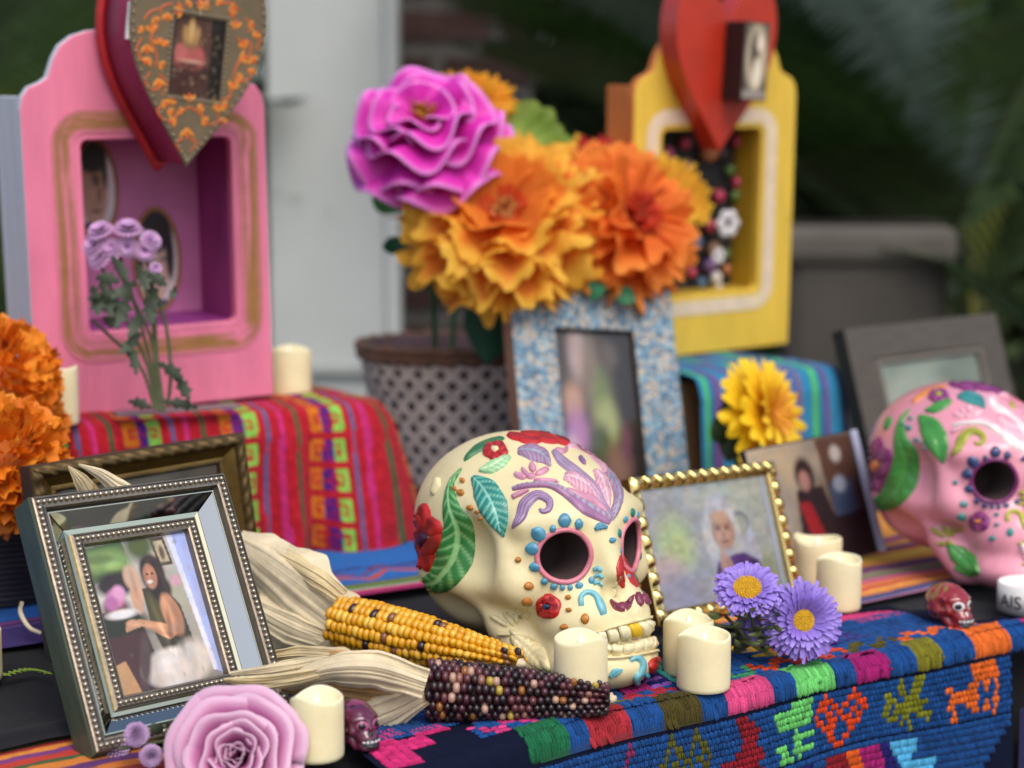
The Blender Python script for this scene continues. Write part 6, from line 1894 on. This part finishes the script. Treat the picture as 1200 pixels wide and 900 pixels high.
def mleaf(px, py, px2, py2, w, Y=1.375):
    a, b = L0(px, py, Y), L0(px2, py2, Y - .006); t = (b - a).normalized(); s = t.cross(Vector((0, 1, 0))).normalized(); n = s.cross(t)
    V = []
    for i in range(10):
        l = i / 9; ww = .62 * w * math.sin(math.pi * (.05 + .93 * l)) * (1 + .45 * math.sin(l * 22))
        for k in (-1, -.4, .4, 1): V.append(a.lerp(b, l) + s * k * ww + n * (.004 * math.sin(math.pi * l) + .3 * ww * abs(k)))
    mk('leaf', V, gridf(10, 4), M_ml, mu)
for q in ((160, 330, 130, 350, .008), (150, 370, 118, 345, .009), (170, 350, 178, 380, .009), (165, 390, 140, 415, .008), (150, 400, 160, 440, .007), (185, 425, 215, 445, .008), (205, 440, 222, 470, .008), (190, 470, 232, 478, .007), (178, 478, 150, 470, .007), (140, 330, 112, 325, .009), (128, 365, 108, 350, .010), (150, 345, 135, 385, .009), (172, 320, 195, 335, .007), (165, 365, 150, 395, .008), (140, 385, 120, 372, .008), (160, 310, 172, 340, .008), (130, 300, 150, 330, .007), (118, 330, 130, 372, .010), (108, 335, 115, 370, .010), (182, 365, 176, 330, .007), (205, 335, 200, 350, .005)):
    mleaf(*q)
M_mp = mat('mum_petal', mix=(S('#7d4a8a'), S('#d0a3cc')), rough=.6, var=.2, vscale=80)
def mum(c, d, r, parent, n=(20, 16, 12), name='mum_head', cup=.3):
    mb = MB(); mwm = face_dir(c, d)
    for li, nn in enumerate(n):
        for k in range(nn):
            a = 2 * math.pi * (k + .5 * li) / nn; rr = r * (1 - .18 * li)
            V = []; C = []
            for j in range(4):
                l = j / 3; e = cup + .35 * li - .25 * l * l
                for s in (-1, 1):
                    w = r * .12 * math.sin(math.pi * (.15 + .75 * l))
                    x, z = rr * (.12 + .88 * l) * math.cos(e * .7), rr * l * math.sin(e) + .001 * li
                    p = Vector((x * math.cos(a) - s * w * math.sin(a), x * math.sin(a) + s * w * math.cos(a), z))
                    V.append(mwm @ p); C.append((.25 + .75 * l,) * 3)
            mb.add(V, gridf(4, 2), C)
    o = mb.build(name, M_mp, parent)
    v, f = spherev((0, 0, r * .1), r * .17, 8, 6, (1, 1, .6))
    mk('flower_eye', [mwm @ Vector(q) for q in v], f, mat('mum_eye', S('#6a3a62'), .7), o)
    return o
for (x, y, r, d) in ((118, 272, .012, (-.2, -.5, .8)), (150, 270, .013, (.1, -.4, .9)), (132, 292, .011, (-.1, -.8, .5)), (150, 290, .010, (0, -1, .1)), (170, 294, .010, (.2, -1, .0)), (118, 300, .013, (-.4, -.7, .4)), (176, 282, .010, (.5, -.6, .6)), (142, 342, .007, (.2, -.6, -.7)), (112, 288, .012, (-.4, -.7, .5)), (182, 315, .006, (.4, -.8, .2)), (168, 330, .005, (.2, -.9, .1))):
    mum(L0(x, y, 1.388), d, r, mu)
pl2 = on(215, 484, .1435)
gp = box('clear_strip', -.055, .055, -.012, .0, 0, .003, mat('grey_strip', S('#8d7f84'), .3, metal=.3), None)
gp.matrix_world = Matrix.Translation(on(205, 481, .1455)) @ Matrix.Rotation(R(31), 4, 'Z')
gp.name = 'metal_strip'
tag(gp, 'thin grey metal strip lying at the foot of the pink shrine', 'strip')

# ------------------------------------------------------------------ ears of corn with their husks
KV, KF = [], []
for i, t in enumerate((-1, -.72, 0, .72, 1)):
    pass
kv, kf = spherev((0, 0, 0), 1, 8, 6)
kv = [(math.copysign(abs(x) ** .75, x), math.copysign(abs(y) ** .75, y), z) for x, y, z in kv]
K0 = None
def corn(name, label, A, B, r0, r1, nrow, pitch, pal, prof, seed):
    global K0
    rs = random.Random(seed)
    A, B = Vector(A), Vector(B); ax = (B - A); L_ = ax.length; ax.normalize()
    up = Vector((0, 0, 1)); side = ax.cross(up).normalized(); nn = side.cross(ax).normalized()
    th = thing(name, label, 'corn', axes(A, side, nn, -ax if False else side.cross(nn)), 'ears of dried corn')
    mi = th.matrix_world.inverted()
    ks = [mat('kernel_%s_%d' % (name.split('_')[0], i), S(c), .32, var=.16, vscale=200, coat=.2, sss=.0) for i, (c, w) in enumerate(pal)]
    wts = [w for c, w in pal]
    rad = lambda l: (r0 + (r1 - r0) * l) * prof(l)
    v, f = tubev([mi @ (A + ax * L_ * l) for l in np.linspace(0, 1, 12)], [rad(l) * .86 for l in np.linspace(0, 1, 12)], 16)
    mk('cob', v, f, mat('cob_' + name, S('#b8842a') if 'yellow' in name else S('#2c181c'), .8, var=.3, vscale=60), th)
    n = int(L_ / pitch); rest = MB()
    for k in range(nrow):
        for i in range(n):
            l = (i + .5 + rs.uniform(-.12, .12) + .5 * (k % 2)) / n
            if l > .985: continue
            a = 2 * math.pi * (k + rs.uniform(-.08, .08) + .12 * math.sin(l * 5)) / nrow
            d = nn * math.cos(a) + side * math.sin(a)
            c = A + ax * (L_ * l) + d * (rad(l) * .93)
            w = 2 * math.pi * rad(l) / nrow * .5
            m_ = rs.choices(range(len(pal)), wts)[0]
            m4 = mi @ axes(c, ax, d.cross(ax), d) @ Matrix.Diagonal((pitch * .58 * rs.uniform(.92, 1.06), w * 1.12 * rs.uniform(.92, 1.05), .0036 * rs.uniform(.9, 1.15), 1))
            if d.dot((CAMP - c).normalized()) > .02:
                if K0 is None:
                    K0 = mk('kernel', kv, kf, ks[m_], th); K0.matrix_basis = m4
                else: inst(K0, th, m4, m=ks[m_])
            else:
                rest.add([m4 @ Vector(q) for q in kv], kf)
    o = rest.build('kernels_underneath', ks[0], th); o['kind'] = 'stuff'
    # pale tip
    v, f = spherev((0, 0, 0), 1, 8, 6); e = A + ax * (L_ * 1.0)
    m4 = mi @ axes(e, ax, side, nn) @ Matrix.Diagonal((.005, rad(1) * .55, rad(1) * .55, 1))
    mk('cob_tip', [m4 @ Vector((q[0], q[1] * (1 + .35 * math.sin(i * 7)), q[2] * (1 + .3 * math.sin(i * 5)))) for i, q in enumerate(v)], f, mat('cob_tip', S('#d8c8a8'), .9, var=.3, vscale=200, bump=.6, bscale=300), th)
    return th
yellow = corn('yellow_corn', 'yellow corn ear with a few dark kernels, lying against the cream skull', at(398, 728, 1.165), at(610, 778, 1.068), .0178, .0082, 13, .0051, [('#dda01e', 50), ('#d49416', 26), ('#e6b440', 20), ('#2e1c22', 4), ('#7d5030', 5)], lambda l: .92 + .25 * math.sin(math.pi * min(1, l * 1.1)) - .12 * l ** 6, 3)
dark = corn('dark_corn', 'dark maroon and black corn ear in front of the cream skull', at(500, 809, 1.037), at(714, 819, 1.037), .0185, .0085, 17, .0044, [('#1f1216', 24), ('#2e171c', 22), ('#46202a', 22), ('#5c3034', 14), ('#8a5c50', 8), ('#b58f7c', 6), ('#8f5a2a', 3), ('#b0963a', 1.5)], lambda l: .98 + .14 * math.sin(math.pi * l) - .25 * max(0, l - .85) / .15 * .6, 5)

M_husk = [mat('corn_husk_' + n, S(c), .65, var=.3, vscale=40, transl=.22) for n, c in (('pale', '#ecdcb8'), ('cream', '#e2cfa2'), ('tan', '#bd9862'))]
def husk(parent, pts, wid, m, bulge=.006, ridges=9, name='husk_leaf', nl=34, na=61, twist=0.0, seed=1, jag=.0):
    """a dried husk leaf: pts (px,py,Y) along its middle, half widths in px; ribbed lengthwise and cupped"""
    mi = parent.matrix_world.inverted()
    C = catmull([(x, y, Y) for x, y, Y in pts], nl)
    W_ = np.interp(np.linspace(0, 1, nl), np.linspace(0, 1, len(wid)), wid)
    V = []
    wg = np.linspace(-1, 1, na)[None, :] * np.ones((nl, 1)); lg = np.linspace(0, 1, nl)[:, None] * np.ones((1, na))
    ph = seed * 1.7 + .25 * np.sin(lg * 3 + seed)
    f1 = lambda q, b, sd: vnoise(wg * q + ph + 50, lg * b + seed, sd) - .5
    RD = .0030 * f1(5, 1.4, seed) + .0018 * f1(11, 1.0, seed + 1) + .0011 * f1(24, .8, seed + 2) + .0004 * f1(50, .8, seed + 3)
    JG = 1 + jag * (vnoise(lg * 9, seed * 3. + (wg > 0), seed) - .5) * np.abs(wg)
    for i in range(nl):
        t = C[min(i + 1, nl - 1)][:2] - C[max(i - 1, 0)][:2]; t = t / (np.linalg.norm(t) + 1e-9); n = np.array((-t[1], t[0])); l = i / (nl - 1)
        for j in range(na):
            w = -1 + 2 * j / (na - 1)
            x, y = C[i][:2] + n * w * W_[i] * JG[i, j]
            Y = C[i][2] - bulge * (1 - w * w) * math.sin(math.pi * (.25 + .75 * l)) - RD[i, j] * min(1, W_[i] / 9) + twist * w * (l - .5)
            V.append(mi @ at(x, y, Y))
    return mk(name, V, gridf(nl, na), m, parent)
# husks of the yellow ear
husk(yellow, [(300, 700, 1.205), (335, 715, 1.20), (372, 742, 1.19), (402, 770, 1.175)], [12, 22, 20, 8], M_husk[2], .006, 7, seed=4)  # inner leaf: its tan colour stands in for brownish shadow inside the husk
husk(yellow, [(276, 634, 1.225), (312, 660, 1.21), (352, 690, 1.19), (398, 728, 1.168)], [16, 37, 45, 34], M_husk[0], .016, 11, seed=2, jag=.25)
husk(yellow, [(282, 630, 1.222), (330, 655, 1.2), (372, 678, 1.175), (402, 700, 1.162)], [5, 13, 14, 10], M_husk[1], .007, 5, seed=7, jag=.3)
husk(yellow, [(296, 712, 1.2), (340, 736, 1.185), (380, 752, 1.175), (414, 768, 1.165)], [22, 31, 24, 8], M_husk[0], .010, 10, seed=5, jag=.2)
husk(yellow, [(395, 700, 1.165), (410, 702, 1.16), (416, 706, 1.158), (414, 715, 1.155)], [3, 5, 4, 2], M_husk[0], .002, 3, nl=16, na=9, seed=9)
# husks of the dark ear
husk(dark, [(300, 775, 1.094), (350, 770, 1.084), (400, 775, 1.064), (440, 790, 1.054)], [8, 14, 16, 10], M_husk[1], .006, 7, seed=11, jag=.2)
husk(dark, [(330, 800, 1.049), (400, 806, 1.042), (455, 812, 1.032), (496, 812, 1.026)], [10, 22, 28, 20], M_husk[2], .008, 8, seed=12)
husk(dark, [(395, 862, 1.049), (425, 845, 1.036), (460, 830, 1.029), (497, 812, 1.020)], [14, 26, 24, 15], M_husk[0], .008, 11, seed=13, jag=.2)
husk(dark, [(335, 802, 1.034), (385, 786, 1.026), (440, 785, 1.018), (499, 802, 1.010)], [7, 17, 24, 19], M_husk[0], .013, 9, seed=14, jag=.25)
husk(dark, [(262, 797, 1.004), (300, 800, 1.009), (350, 794, 1.014), (402, 782, 1.019)], [2, 9, 9, 4], M_husk[1], .003, 4, seed=15, jag=.3)
husk(dark, [(270, 790, 1.019), (320, 784, 1.024), (365, 776, 1.034), (410, 770, 1.039)], [3, 7, 8, 4], M_husk[0], .003, 4, seed=16, jag=.3)
husk(dark, [(386, 769, 1.036), (398, 769, 1.034), (410, 770, 1.034)], [7, 8, 7], mat('raffia_tie', S('#c29a68'), .8, var=.3, vscale=120), .001, 3, name='raffia_tie', nl=8, na=13, seed=17)
# loose husk tips above the mirror frame, and a curl beside it
lh = thing('husk_tips', 'dry husk tips sticking up behind the mirror frame top', 'corn husk', at(110, 585, 1.13))
husk(lh, [(112, 590, 1.125), (104, 577, 1.125), (94, 562, 1.122), (80, 546, 1.12)], [14, 12, 9, 1], M_husk[1], .004, 5, nl=20, na=21, seed=21)
husk(lh, [(165, 585, 1.12), (140, 572, 1.12), (118, 556, 1.115), (92, 544, 1.112)], [9, 11, 7, 1], M_husk[0], .004, 5, nl=20, na=21, seed=22)
husk(lh, [(116, 588, 1.12), (113, 576, 1.12), (110, 566, 1.119)], [4, 4, 1], M_husk[2], .002, 3, nl=12, na=9, seed=23)
cu = thing('husk_strip', 'thin curled husk strip left of the mirror frame', 'corn husk', at(30, 730, 1.22))
husk(cu, [(48, 742, 1.20), (34, 735, 1.205), (24, 718, 1.21), (26, 705, 1.21)], [2, 2.4, 2.6, 2], M_husk[0], .001, 2, nl=20, na=5, seed=24)

# ------------------------------------------------------------------ pink rose
rc_ = at(280, 889, .955)
rd = Vector((-.06, -.86, .42))
rose = thing('pink_rose', 'large pink rose lying in front of the mirror frame', 'rose', face_dir(rc_, rd) @ Matrix.Scale(.86, 4))
M_rose = mat('rose_petal', vcol=True, rough=.5, var=.1, vscale=50, transl=.2, bump=.08, bscale=120)
rcol = C2('#7a2060', '#c46ca2')
edge = np.array(S('#f0cfe2'))
def rose_petal(r, h, flare, half, seed, curl):
    V = []; Cc = []
    nu, nv = 21, 12
    for i in range(nu):
        u = -1 + 2 * i / (nu - 1)
        top = h * (1 - .20 * u * u - .05 * math.cos(u * 5 + seed)) 
        for j in range(nv):
            v_ = j / (nv - 1)
            rr = r * (.30 + .70 * v_ ** .6) + flare * v_ ** 2.2 + curl * max(0, v_ - .72) ** 1.3 * 2.2
            rr += .0016 * math.sin(u * 4 + seed) * v_ + .0012 * math.sin(u * 9 + seed * 2) * v_ ** 3
            z = top * v_ - curl * max(0, v_ - .80) ** 1.5 * 4.5 * .6
            a = u * half
            V.append((rr * math.cos(a), rr * math.sin(a), z))
            c = rcol(v_ ** .8); k = max(0, (v_ - .80) / .20) ** 1.3 * .85
            Cc.append(c * (1 - k) + edge * k)
    return V, gridf(nu, nv), Cc
k = 0
layers = [(.0026, .0215, .0, 165, 1, 0), (.0046, .0225, .0005, 135, 2, .001), (.0076, .0240, .001, 112, 2, .002), (.0112, .0250, .002, 98, 3, .004), (.0156, .0250, .004, 88, 3, .006), (.0206, .0235, .007, 82, 3, .008), (.0258, .0205, .011, 78, 3, .009), (.0305, .0155, .016, 72, 3, .010)]
for li, (r, h, fl, half, n, cu_) in enumerate(layers):
    for q in range(n):
        V, Fc, Cc = rose_petal(r * rnd.uniform(.94, 1.05), h, fl, R(half), li * 3 + q * 1.7, cu_)
        o = mk('petal', V, Fc, M_rose, rose, cols=np.array(Cc), solid=.0004)
        o.matrix_basis = Matrix.Rotation(2 * math.pi * (q + .37 * li + rnd.uniform(-.06, .06)) / n, 4, 'Z') @ Matrix.Rotation(R(rnd.uniform(-5, 6)), 4, 'Y') @ Matrix.Rotation(R(rnd.uniform(-5, 5)), 4, 'X')
v, f = lathev([(.001, -.012), (.009, -.008), (.014, 0), (.001, .001)], 14)
mk('calyx', v, f, mat('calyx_green', S('#2f4a22'), .6), rose)
o = stem_to(rose, rc_ - rd * .005, rc_ - rd * .03 + Vector((-.02, .02, -.012)), M_stem, .003)

# pale purple button mums beside it, stems towards the rose
bm_ = thing('button_mums', 'small pale purple button mums on stems left of the rose', 'flowers', at(165, 880, .975))
mwi = bm_.matrix_world.inverted()
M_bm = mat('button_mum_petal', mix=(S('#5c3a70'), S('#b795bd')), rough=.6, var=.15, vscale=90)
def pompon(c, r, d, parent, n=150, m=M_bm):
    mb = MB(); q4 = mwi @ face_dir(c, d)
    for k in range(n):
        z = 1 - 1.5 * (k + .5) / n; a = k * 2.39996; q = math.sqrt(max(0, 1 - z * z))
        dv = Vector((q * math.cos(a), q * math.sin(a), z * .85)); t = Vector((-math.sin(a), math.cos(a), 0))
        b = dv * r * .62; e = dv * r * rnd.uniform(.94, 1.06); n_ = dv.cross(t) * .0006
        w = r * .085
        V = [b - t * w, b + t * w, b.lerp(e, .6) + t * w * 1.3 + n_, b.lerp(e, .6) - t * w * 1.3 + n_, e + t * w * .5, e - t * w * .5]
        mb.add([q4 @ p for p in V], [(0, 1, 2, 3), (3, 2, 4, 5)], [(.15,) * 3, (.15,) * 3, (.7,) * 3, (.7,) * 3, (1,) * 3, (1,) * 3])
    v, f = spherev((0, 0, 0), r * .6, 10, 7); 
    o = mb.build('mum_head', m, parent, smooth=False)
    mk('mum_core', [q4 @ Vector(p) for p in v], f, mat('mum_core', S('#4a2c50'), .8), o)
    return o
pompon(at(160, 861, .955), .0075, (-.2, -.85, .5), bm_)
pompon(at(177, 886, .95), .0068, (.2, -.7, .1), bm_)
pompon(at(136, 878, .985), .0085, (-.3, -.6, .6), bm_)
for pts in ([(165, 862), (185, 858), (205, 860), (225, 866)], [(180, 884), (195, 876), (215, 872), (232, 872)], [(140, 878), (170, 872), (200, 868), (228, 870)], [(190, 852), (205, 850), (220, 856), (232, 862)]):
    v, f = tubev([mwi @ Vector(q) for q in catmull([at(x, y, .965) for x, y in pts], 10)], .0011, 6); mk('stem', v, f, M_ms, bm_)
for (a, b, w) in (((190, 858), (178, 848), .004), ((200, 856), (205, 843), .004), ((212, 858), (222, 848), .004), ((205, 866), (215, 880), .003)):
    A_, B_ = at(*a, .962), at(*b, .958); t = (B_ - A_).normalized(); s = t.cross(Vector((0, 1, 0))).normalized()
    V = []
    for i in range(8):
        l = i / 7; ww = w * math.sin(math.pi * (.06 + .9 * l))
        for kk in (-1, 0, 1): V.append(mwi @ (A_.lerp(B_, l) + s * kk * ww + Vector((0, -.0015 * math.sin(math.pi * l), 0))))
    mk('leaf', V, gridf(8, 3), M_ml, bm_)

# ------------------------------------------------------------------ purple asters by the gold frame
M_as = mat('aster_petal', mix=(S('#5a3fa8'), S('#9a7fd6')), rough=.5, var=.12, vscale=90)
M_ad = mat('aster_disc', S('#d9a91c'), .7, var=.3, vscale=300, bump=.8, bscale=900, bdist=.001)
def aster(label, c, d, r, rows_, disc, spin=0, stem=None):
    th = thing('purple_aster', label, 'flower', face_dir(c, d, spin), 'purple asters')
    for li, (n, fr_, e0, e1) in enumerate(rows_):
        mb = MB()
        for k in range(n):
            a = 2 * math.pi * (k + .5 * (li % 2) + rnd.uniform(-.25, .25)) / n
            Lr = r * fr_ * rnd.uniform(.88, 1.06); V = []; C = []
            ej = rnd.uniform(-.12, .12); w0 = rnd.uniform(.0014, .0019)
            for j in range(6):
                l = j / 5; e = e0 + (e1 - e0) * l + ej
                s_ = r * disc * .75 + (Lr - r * disc * .75) * l
                w = w0 * (.55 + .75 * math.sin(math.pi * (.1 + .82 * l)))
                for q in (-1, 0, 1):
                    x = s_ * math.cos(e * .6); z = (s_ - r * disc * .75) * math.sin(e) + (.0005 if q else -.0002)
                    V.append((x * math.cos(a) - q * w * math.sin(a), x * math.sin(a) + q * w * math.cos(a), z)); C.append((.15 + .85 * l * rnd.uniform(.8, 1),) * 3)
            mb.add(V, gridf(6, 3), C)
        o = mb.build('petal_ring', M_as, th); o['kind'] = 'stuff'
    mb = MB()
    v, f = spherev((0, 0, 0), r * disc, 18, 8, (1, 1, .32)); mb.add(v, f)
    for k in range(150):
        q = math.sqrt((k + .5) / 150); a = k * 2.39996
        v, f = spherev((r * disc * q * math.cos(a), r * disc * q * math.sin(a), r * disc * .33 * math.sqrt(max(0, 1 - q * q * .9))), .0009, 5, 4); mb.add(v, f)
    mb.build('flower_disc', M_ad, th)
    v, f = lathev([(.001, -.012), (.004, -.010), (.009, -.003), (.001, -.001)], 12); mk('calyx', v, f, mat('calyx_green', S('#2f4a22'), .6), th)
    if stem is not None: stem_to(th, c - Vector(d).normalized() * .008, stem, M_ms, .002)
    return th
ROWS = [(40, 1.0, R(6), R(-10)), (40, .97, R(16), R(0)), (36, .9, R(28), R(10)), (30, .74, R(42), R(28))]
s1 = on(862, 765, .012)
aster('purple aster with a wide yellow eye, leaning on the gold frame', at(876, 690, 1.150), (-.08, -.62, .78), .0235, ROWS, .44, stem=s1)
aster('purple aster facing forward, nearest the pair of candles', at(941, 727, 1.150), (.16, -.95, .22), .0290, ROWS + [(24, .6, R(55), R(50))], .30, stem=s1)
aster('purple aster seen edge on between the other two', at(898, 722, 1.158), (-.2, -.55, .2), .0225, ROWS, .25, stem=s1)
al = thing('aster_leaves', 'green aster leaves and stems under the purple asters', 'leaves', s1)
ali = al.matrix_world.inverted()
M_al = mat('aster_leaf', mix=(S('#4d5f38'), S('#86925c')), rough=.6, var=.2, vscale=70)
rl = random.Random(4)
for k in range(42):
    px, py = rl.uniform(842, 905), rl.uniform(712, 762)
    a = rl.uniform(-.9, 3.6); ln = rl.uniform(13, 24)
    A_, B_ = at(px, py, 1.155 + rl.uniform(-.012, .015)), at(px + math.cos(a) * ln, py - abs(math.sin(a)) * ln * .7 + 5, 1.145 + rl.uniform(-.02, .01))
    t = (B_ - A_).normalized(); s = t.cross(Vector((0, 1, 0)))
    if s.length < .05: continue
    s.normalize(); V = []; C = []
    for i in range(8):
        l = i / 7; ww = .0024 * math.sin(math.pi * (.06 + .9 * l))
        for kk in (-1, 0, 1): V.append(ali @ (A_.lerp(B_, l) + s * kk * ww + Vector((0, .001 * abs(kk) - .003 * math.sin(math.pi * l), 0)))); C.append((.8 if kk == 0 else .25,) * 3)
    mk('leaf', V, gridf(8, 3), M_al, al, cols=np.array(C))
for pts in ([(905, 768), (880, 755), (868, 740), (850, 722)], [(920, 765), (900, 755), (885, 740), (880, 715)], [(860, 735), (848, 734), (838, 733), (830, 732)]):
    v, f = tubev([ali @ Vector(q) for q in catmull([at(x, y, 1.15) for x, y in pts], 10)], .0013, 6); mk('stem', v, f, M_ms, al)

# ------------------------------------------------------------------ little painted skull beads
D5, F5 = ico_dirs(5)
rr_ = np.full(len(D5), .03); dn = np.zeros(len(D5), bool); C5 = np.array((.04, 0, .45))
for _ in range(170):
    dd_ = skull_sdf(C5 + D5 * rr_[:, None]); dn |= dd_ > -.0004; rr_ = np.where(dn, rr_, rr_ + np.maximum(-dd_ * .7, .0008))
MSV = C5 + D5 * rr_[:, None]
def mini_skull(label, px, py, Y, hgt, fa_, ca, cb, cc, eyec, seed):
    c = at(px, py, Y)
    mw = skull_pose(c.x, c.y, .0065, fa_)
    th = thing('skull_bead', label, 'skull bead', mw, 'little painted skull beads')
    v = MSV * hgt
    q = (np.sin(MSV[:, 2] * 3 + np.arctan2(MSV[:, 1], MSV[:, 0] + .1) * 9 + seed) > .2)
    n = vnoise(MSV[:, 0] * 9 + 20, MSV[:, 2] * 9 + MSV[:, 1] * 5 + 30, seed)
    col = np.where(q[:, None], np.array(S(ca)), np.array(S(cb)))
    col = np.where((n > .66)[:, None], np.array(S(cc)), col)
    face = (MSV[:, 0] > .12)
    col = np.where(face[:, None], np.array(S(ca)) * .9, col)
    mk('skull_body', v, F5, mat('lacquer_bead', vcol=True, rough=.12, coat=.8, var=.05), th, cols=col)
    bv = BVHTree.FromPolygons([tuple(p) for p in v.tolist()], F5)
    def patch(yc, zc, ry, rz, m, name, off, ht=.0006, nx=9):
        V = []
        for i in range(nx):
            for j in range(nx):
                a, b = -1 + 2 * i / (nx - 1), -1 + 2 * j / (nx - 1)
                a2, b2 = a * math.sqrt(1 - b * b / 2), b * math.sqrt(1 - a * a / 2)
                o_ = Vector((.08 * hgt, .02 * yc * hgt, zc * hgt)); tgt = Vector((.6 * hgt, (yc + a2 * ry) * hgt * 1.3, (zc + b2 * rz) * hgt))
                d_ = (tgt - o_).normalized(); loc, nor, _, _ = bv.ray_cast(o_, d_)
                if loc is None: loc, nor = tgt, d_
                rr2 = a2 * a2 + b2 * b2
                V.append(loc + d_ * (off + ht * (1 - rr2 ** 2)))
        return mk(name, V, gridf(nx, nx), m, th)
    W1, K1 = mat('bead_white', S('#e0dcd4'), .2, coat=.5), mat('bead_black', S('#151214'), .2, coat=.5)
    for sy in (-1, 1):
        o = patch(sy * .2, .54, .16, .15, W1 if eyec is None else eyec, 'eye_ring', .0002)
        patch(sy * .2, .54, .10, .095, K1, 'eye_pupil', .0007)
    patch(0, .38, .04, .06, W1 if eyec is None else K1, 'nose_mark', .0002)
    patch(0, .19, .21, .095, K1, 'mouth_mark', .0001)
    for row in (0, 1):
        for k in range(6):
            patch(-.17 + .068 * k, .225 - .07 * row, .029, .03, W1, 'tooth', .0006, .0005, 5)
    return th
mini_skull('little red painted skull bead with white eye rings, on the black cloth', 1112, 730, 1.262, .0345, R(30), '#8f1c22', '#7a6a2c', '#a03a3c', None, 3)
mini_skull('little glossy purple and black skull bead between front candle and corn', 418, 880, .985, .0290, R(40), '#5c1c3c', '#1e1016', '#7d2c52', mat('bead_plum', S('#a3507c'), .15, coat=.6), 8)
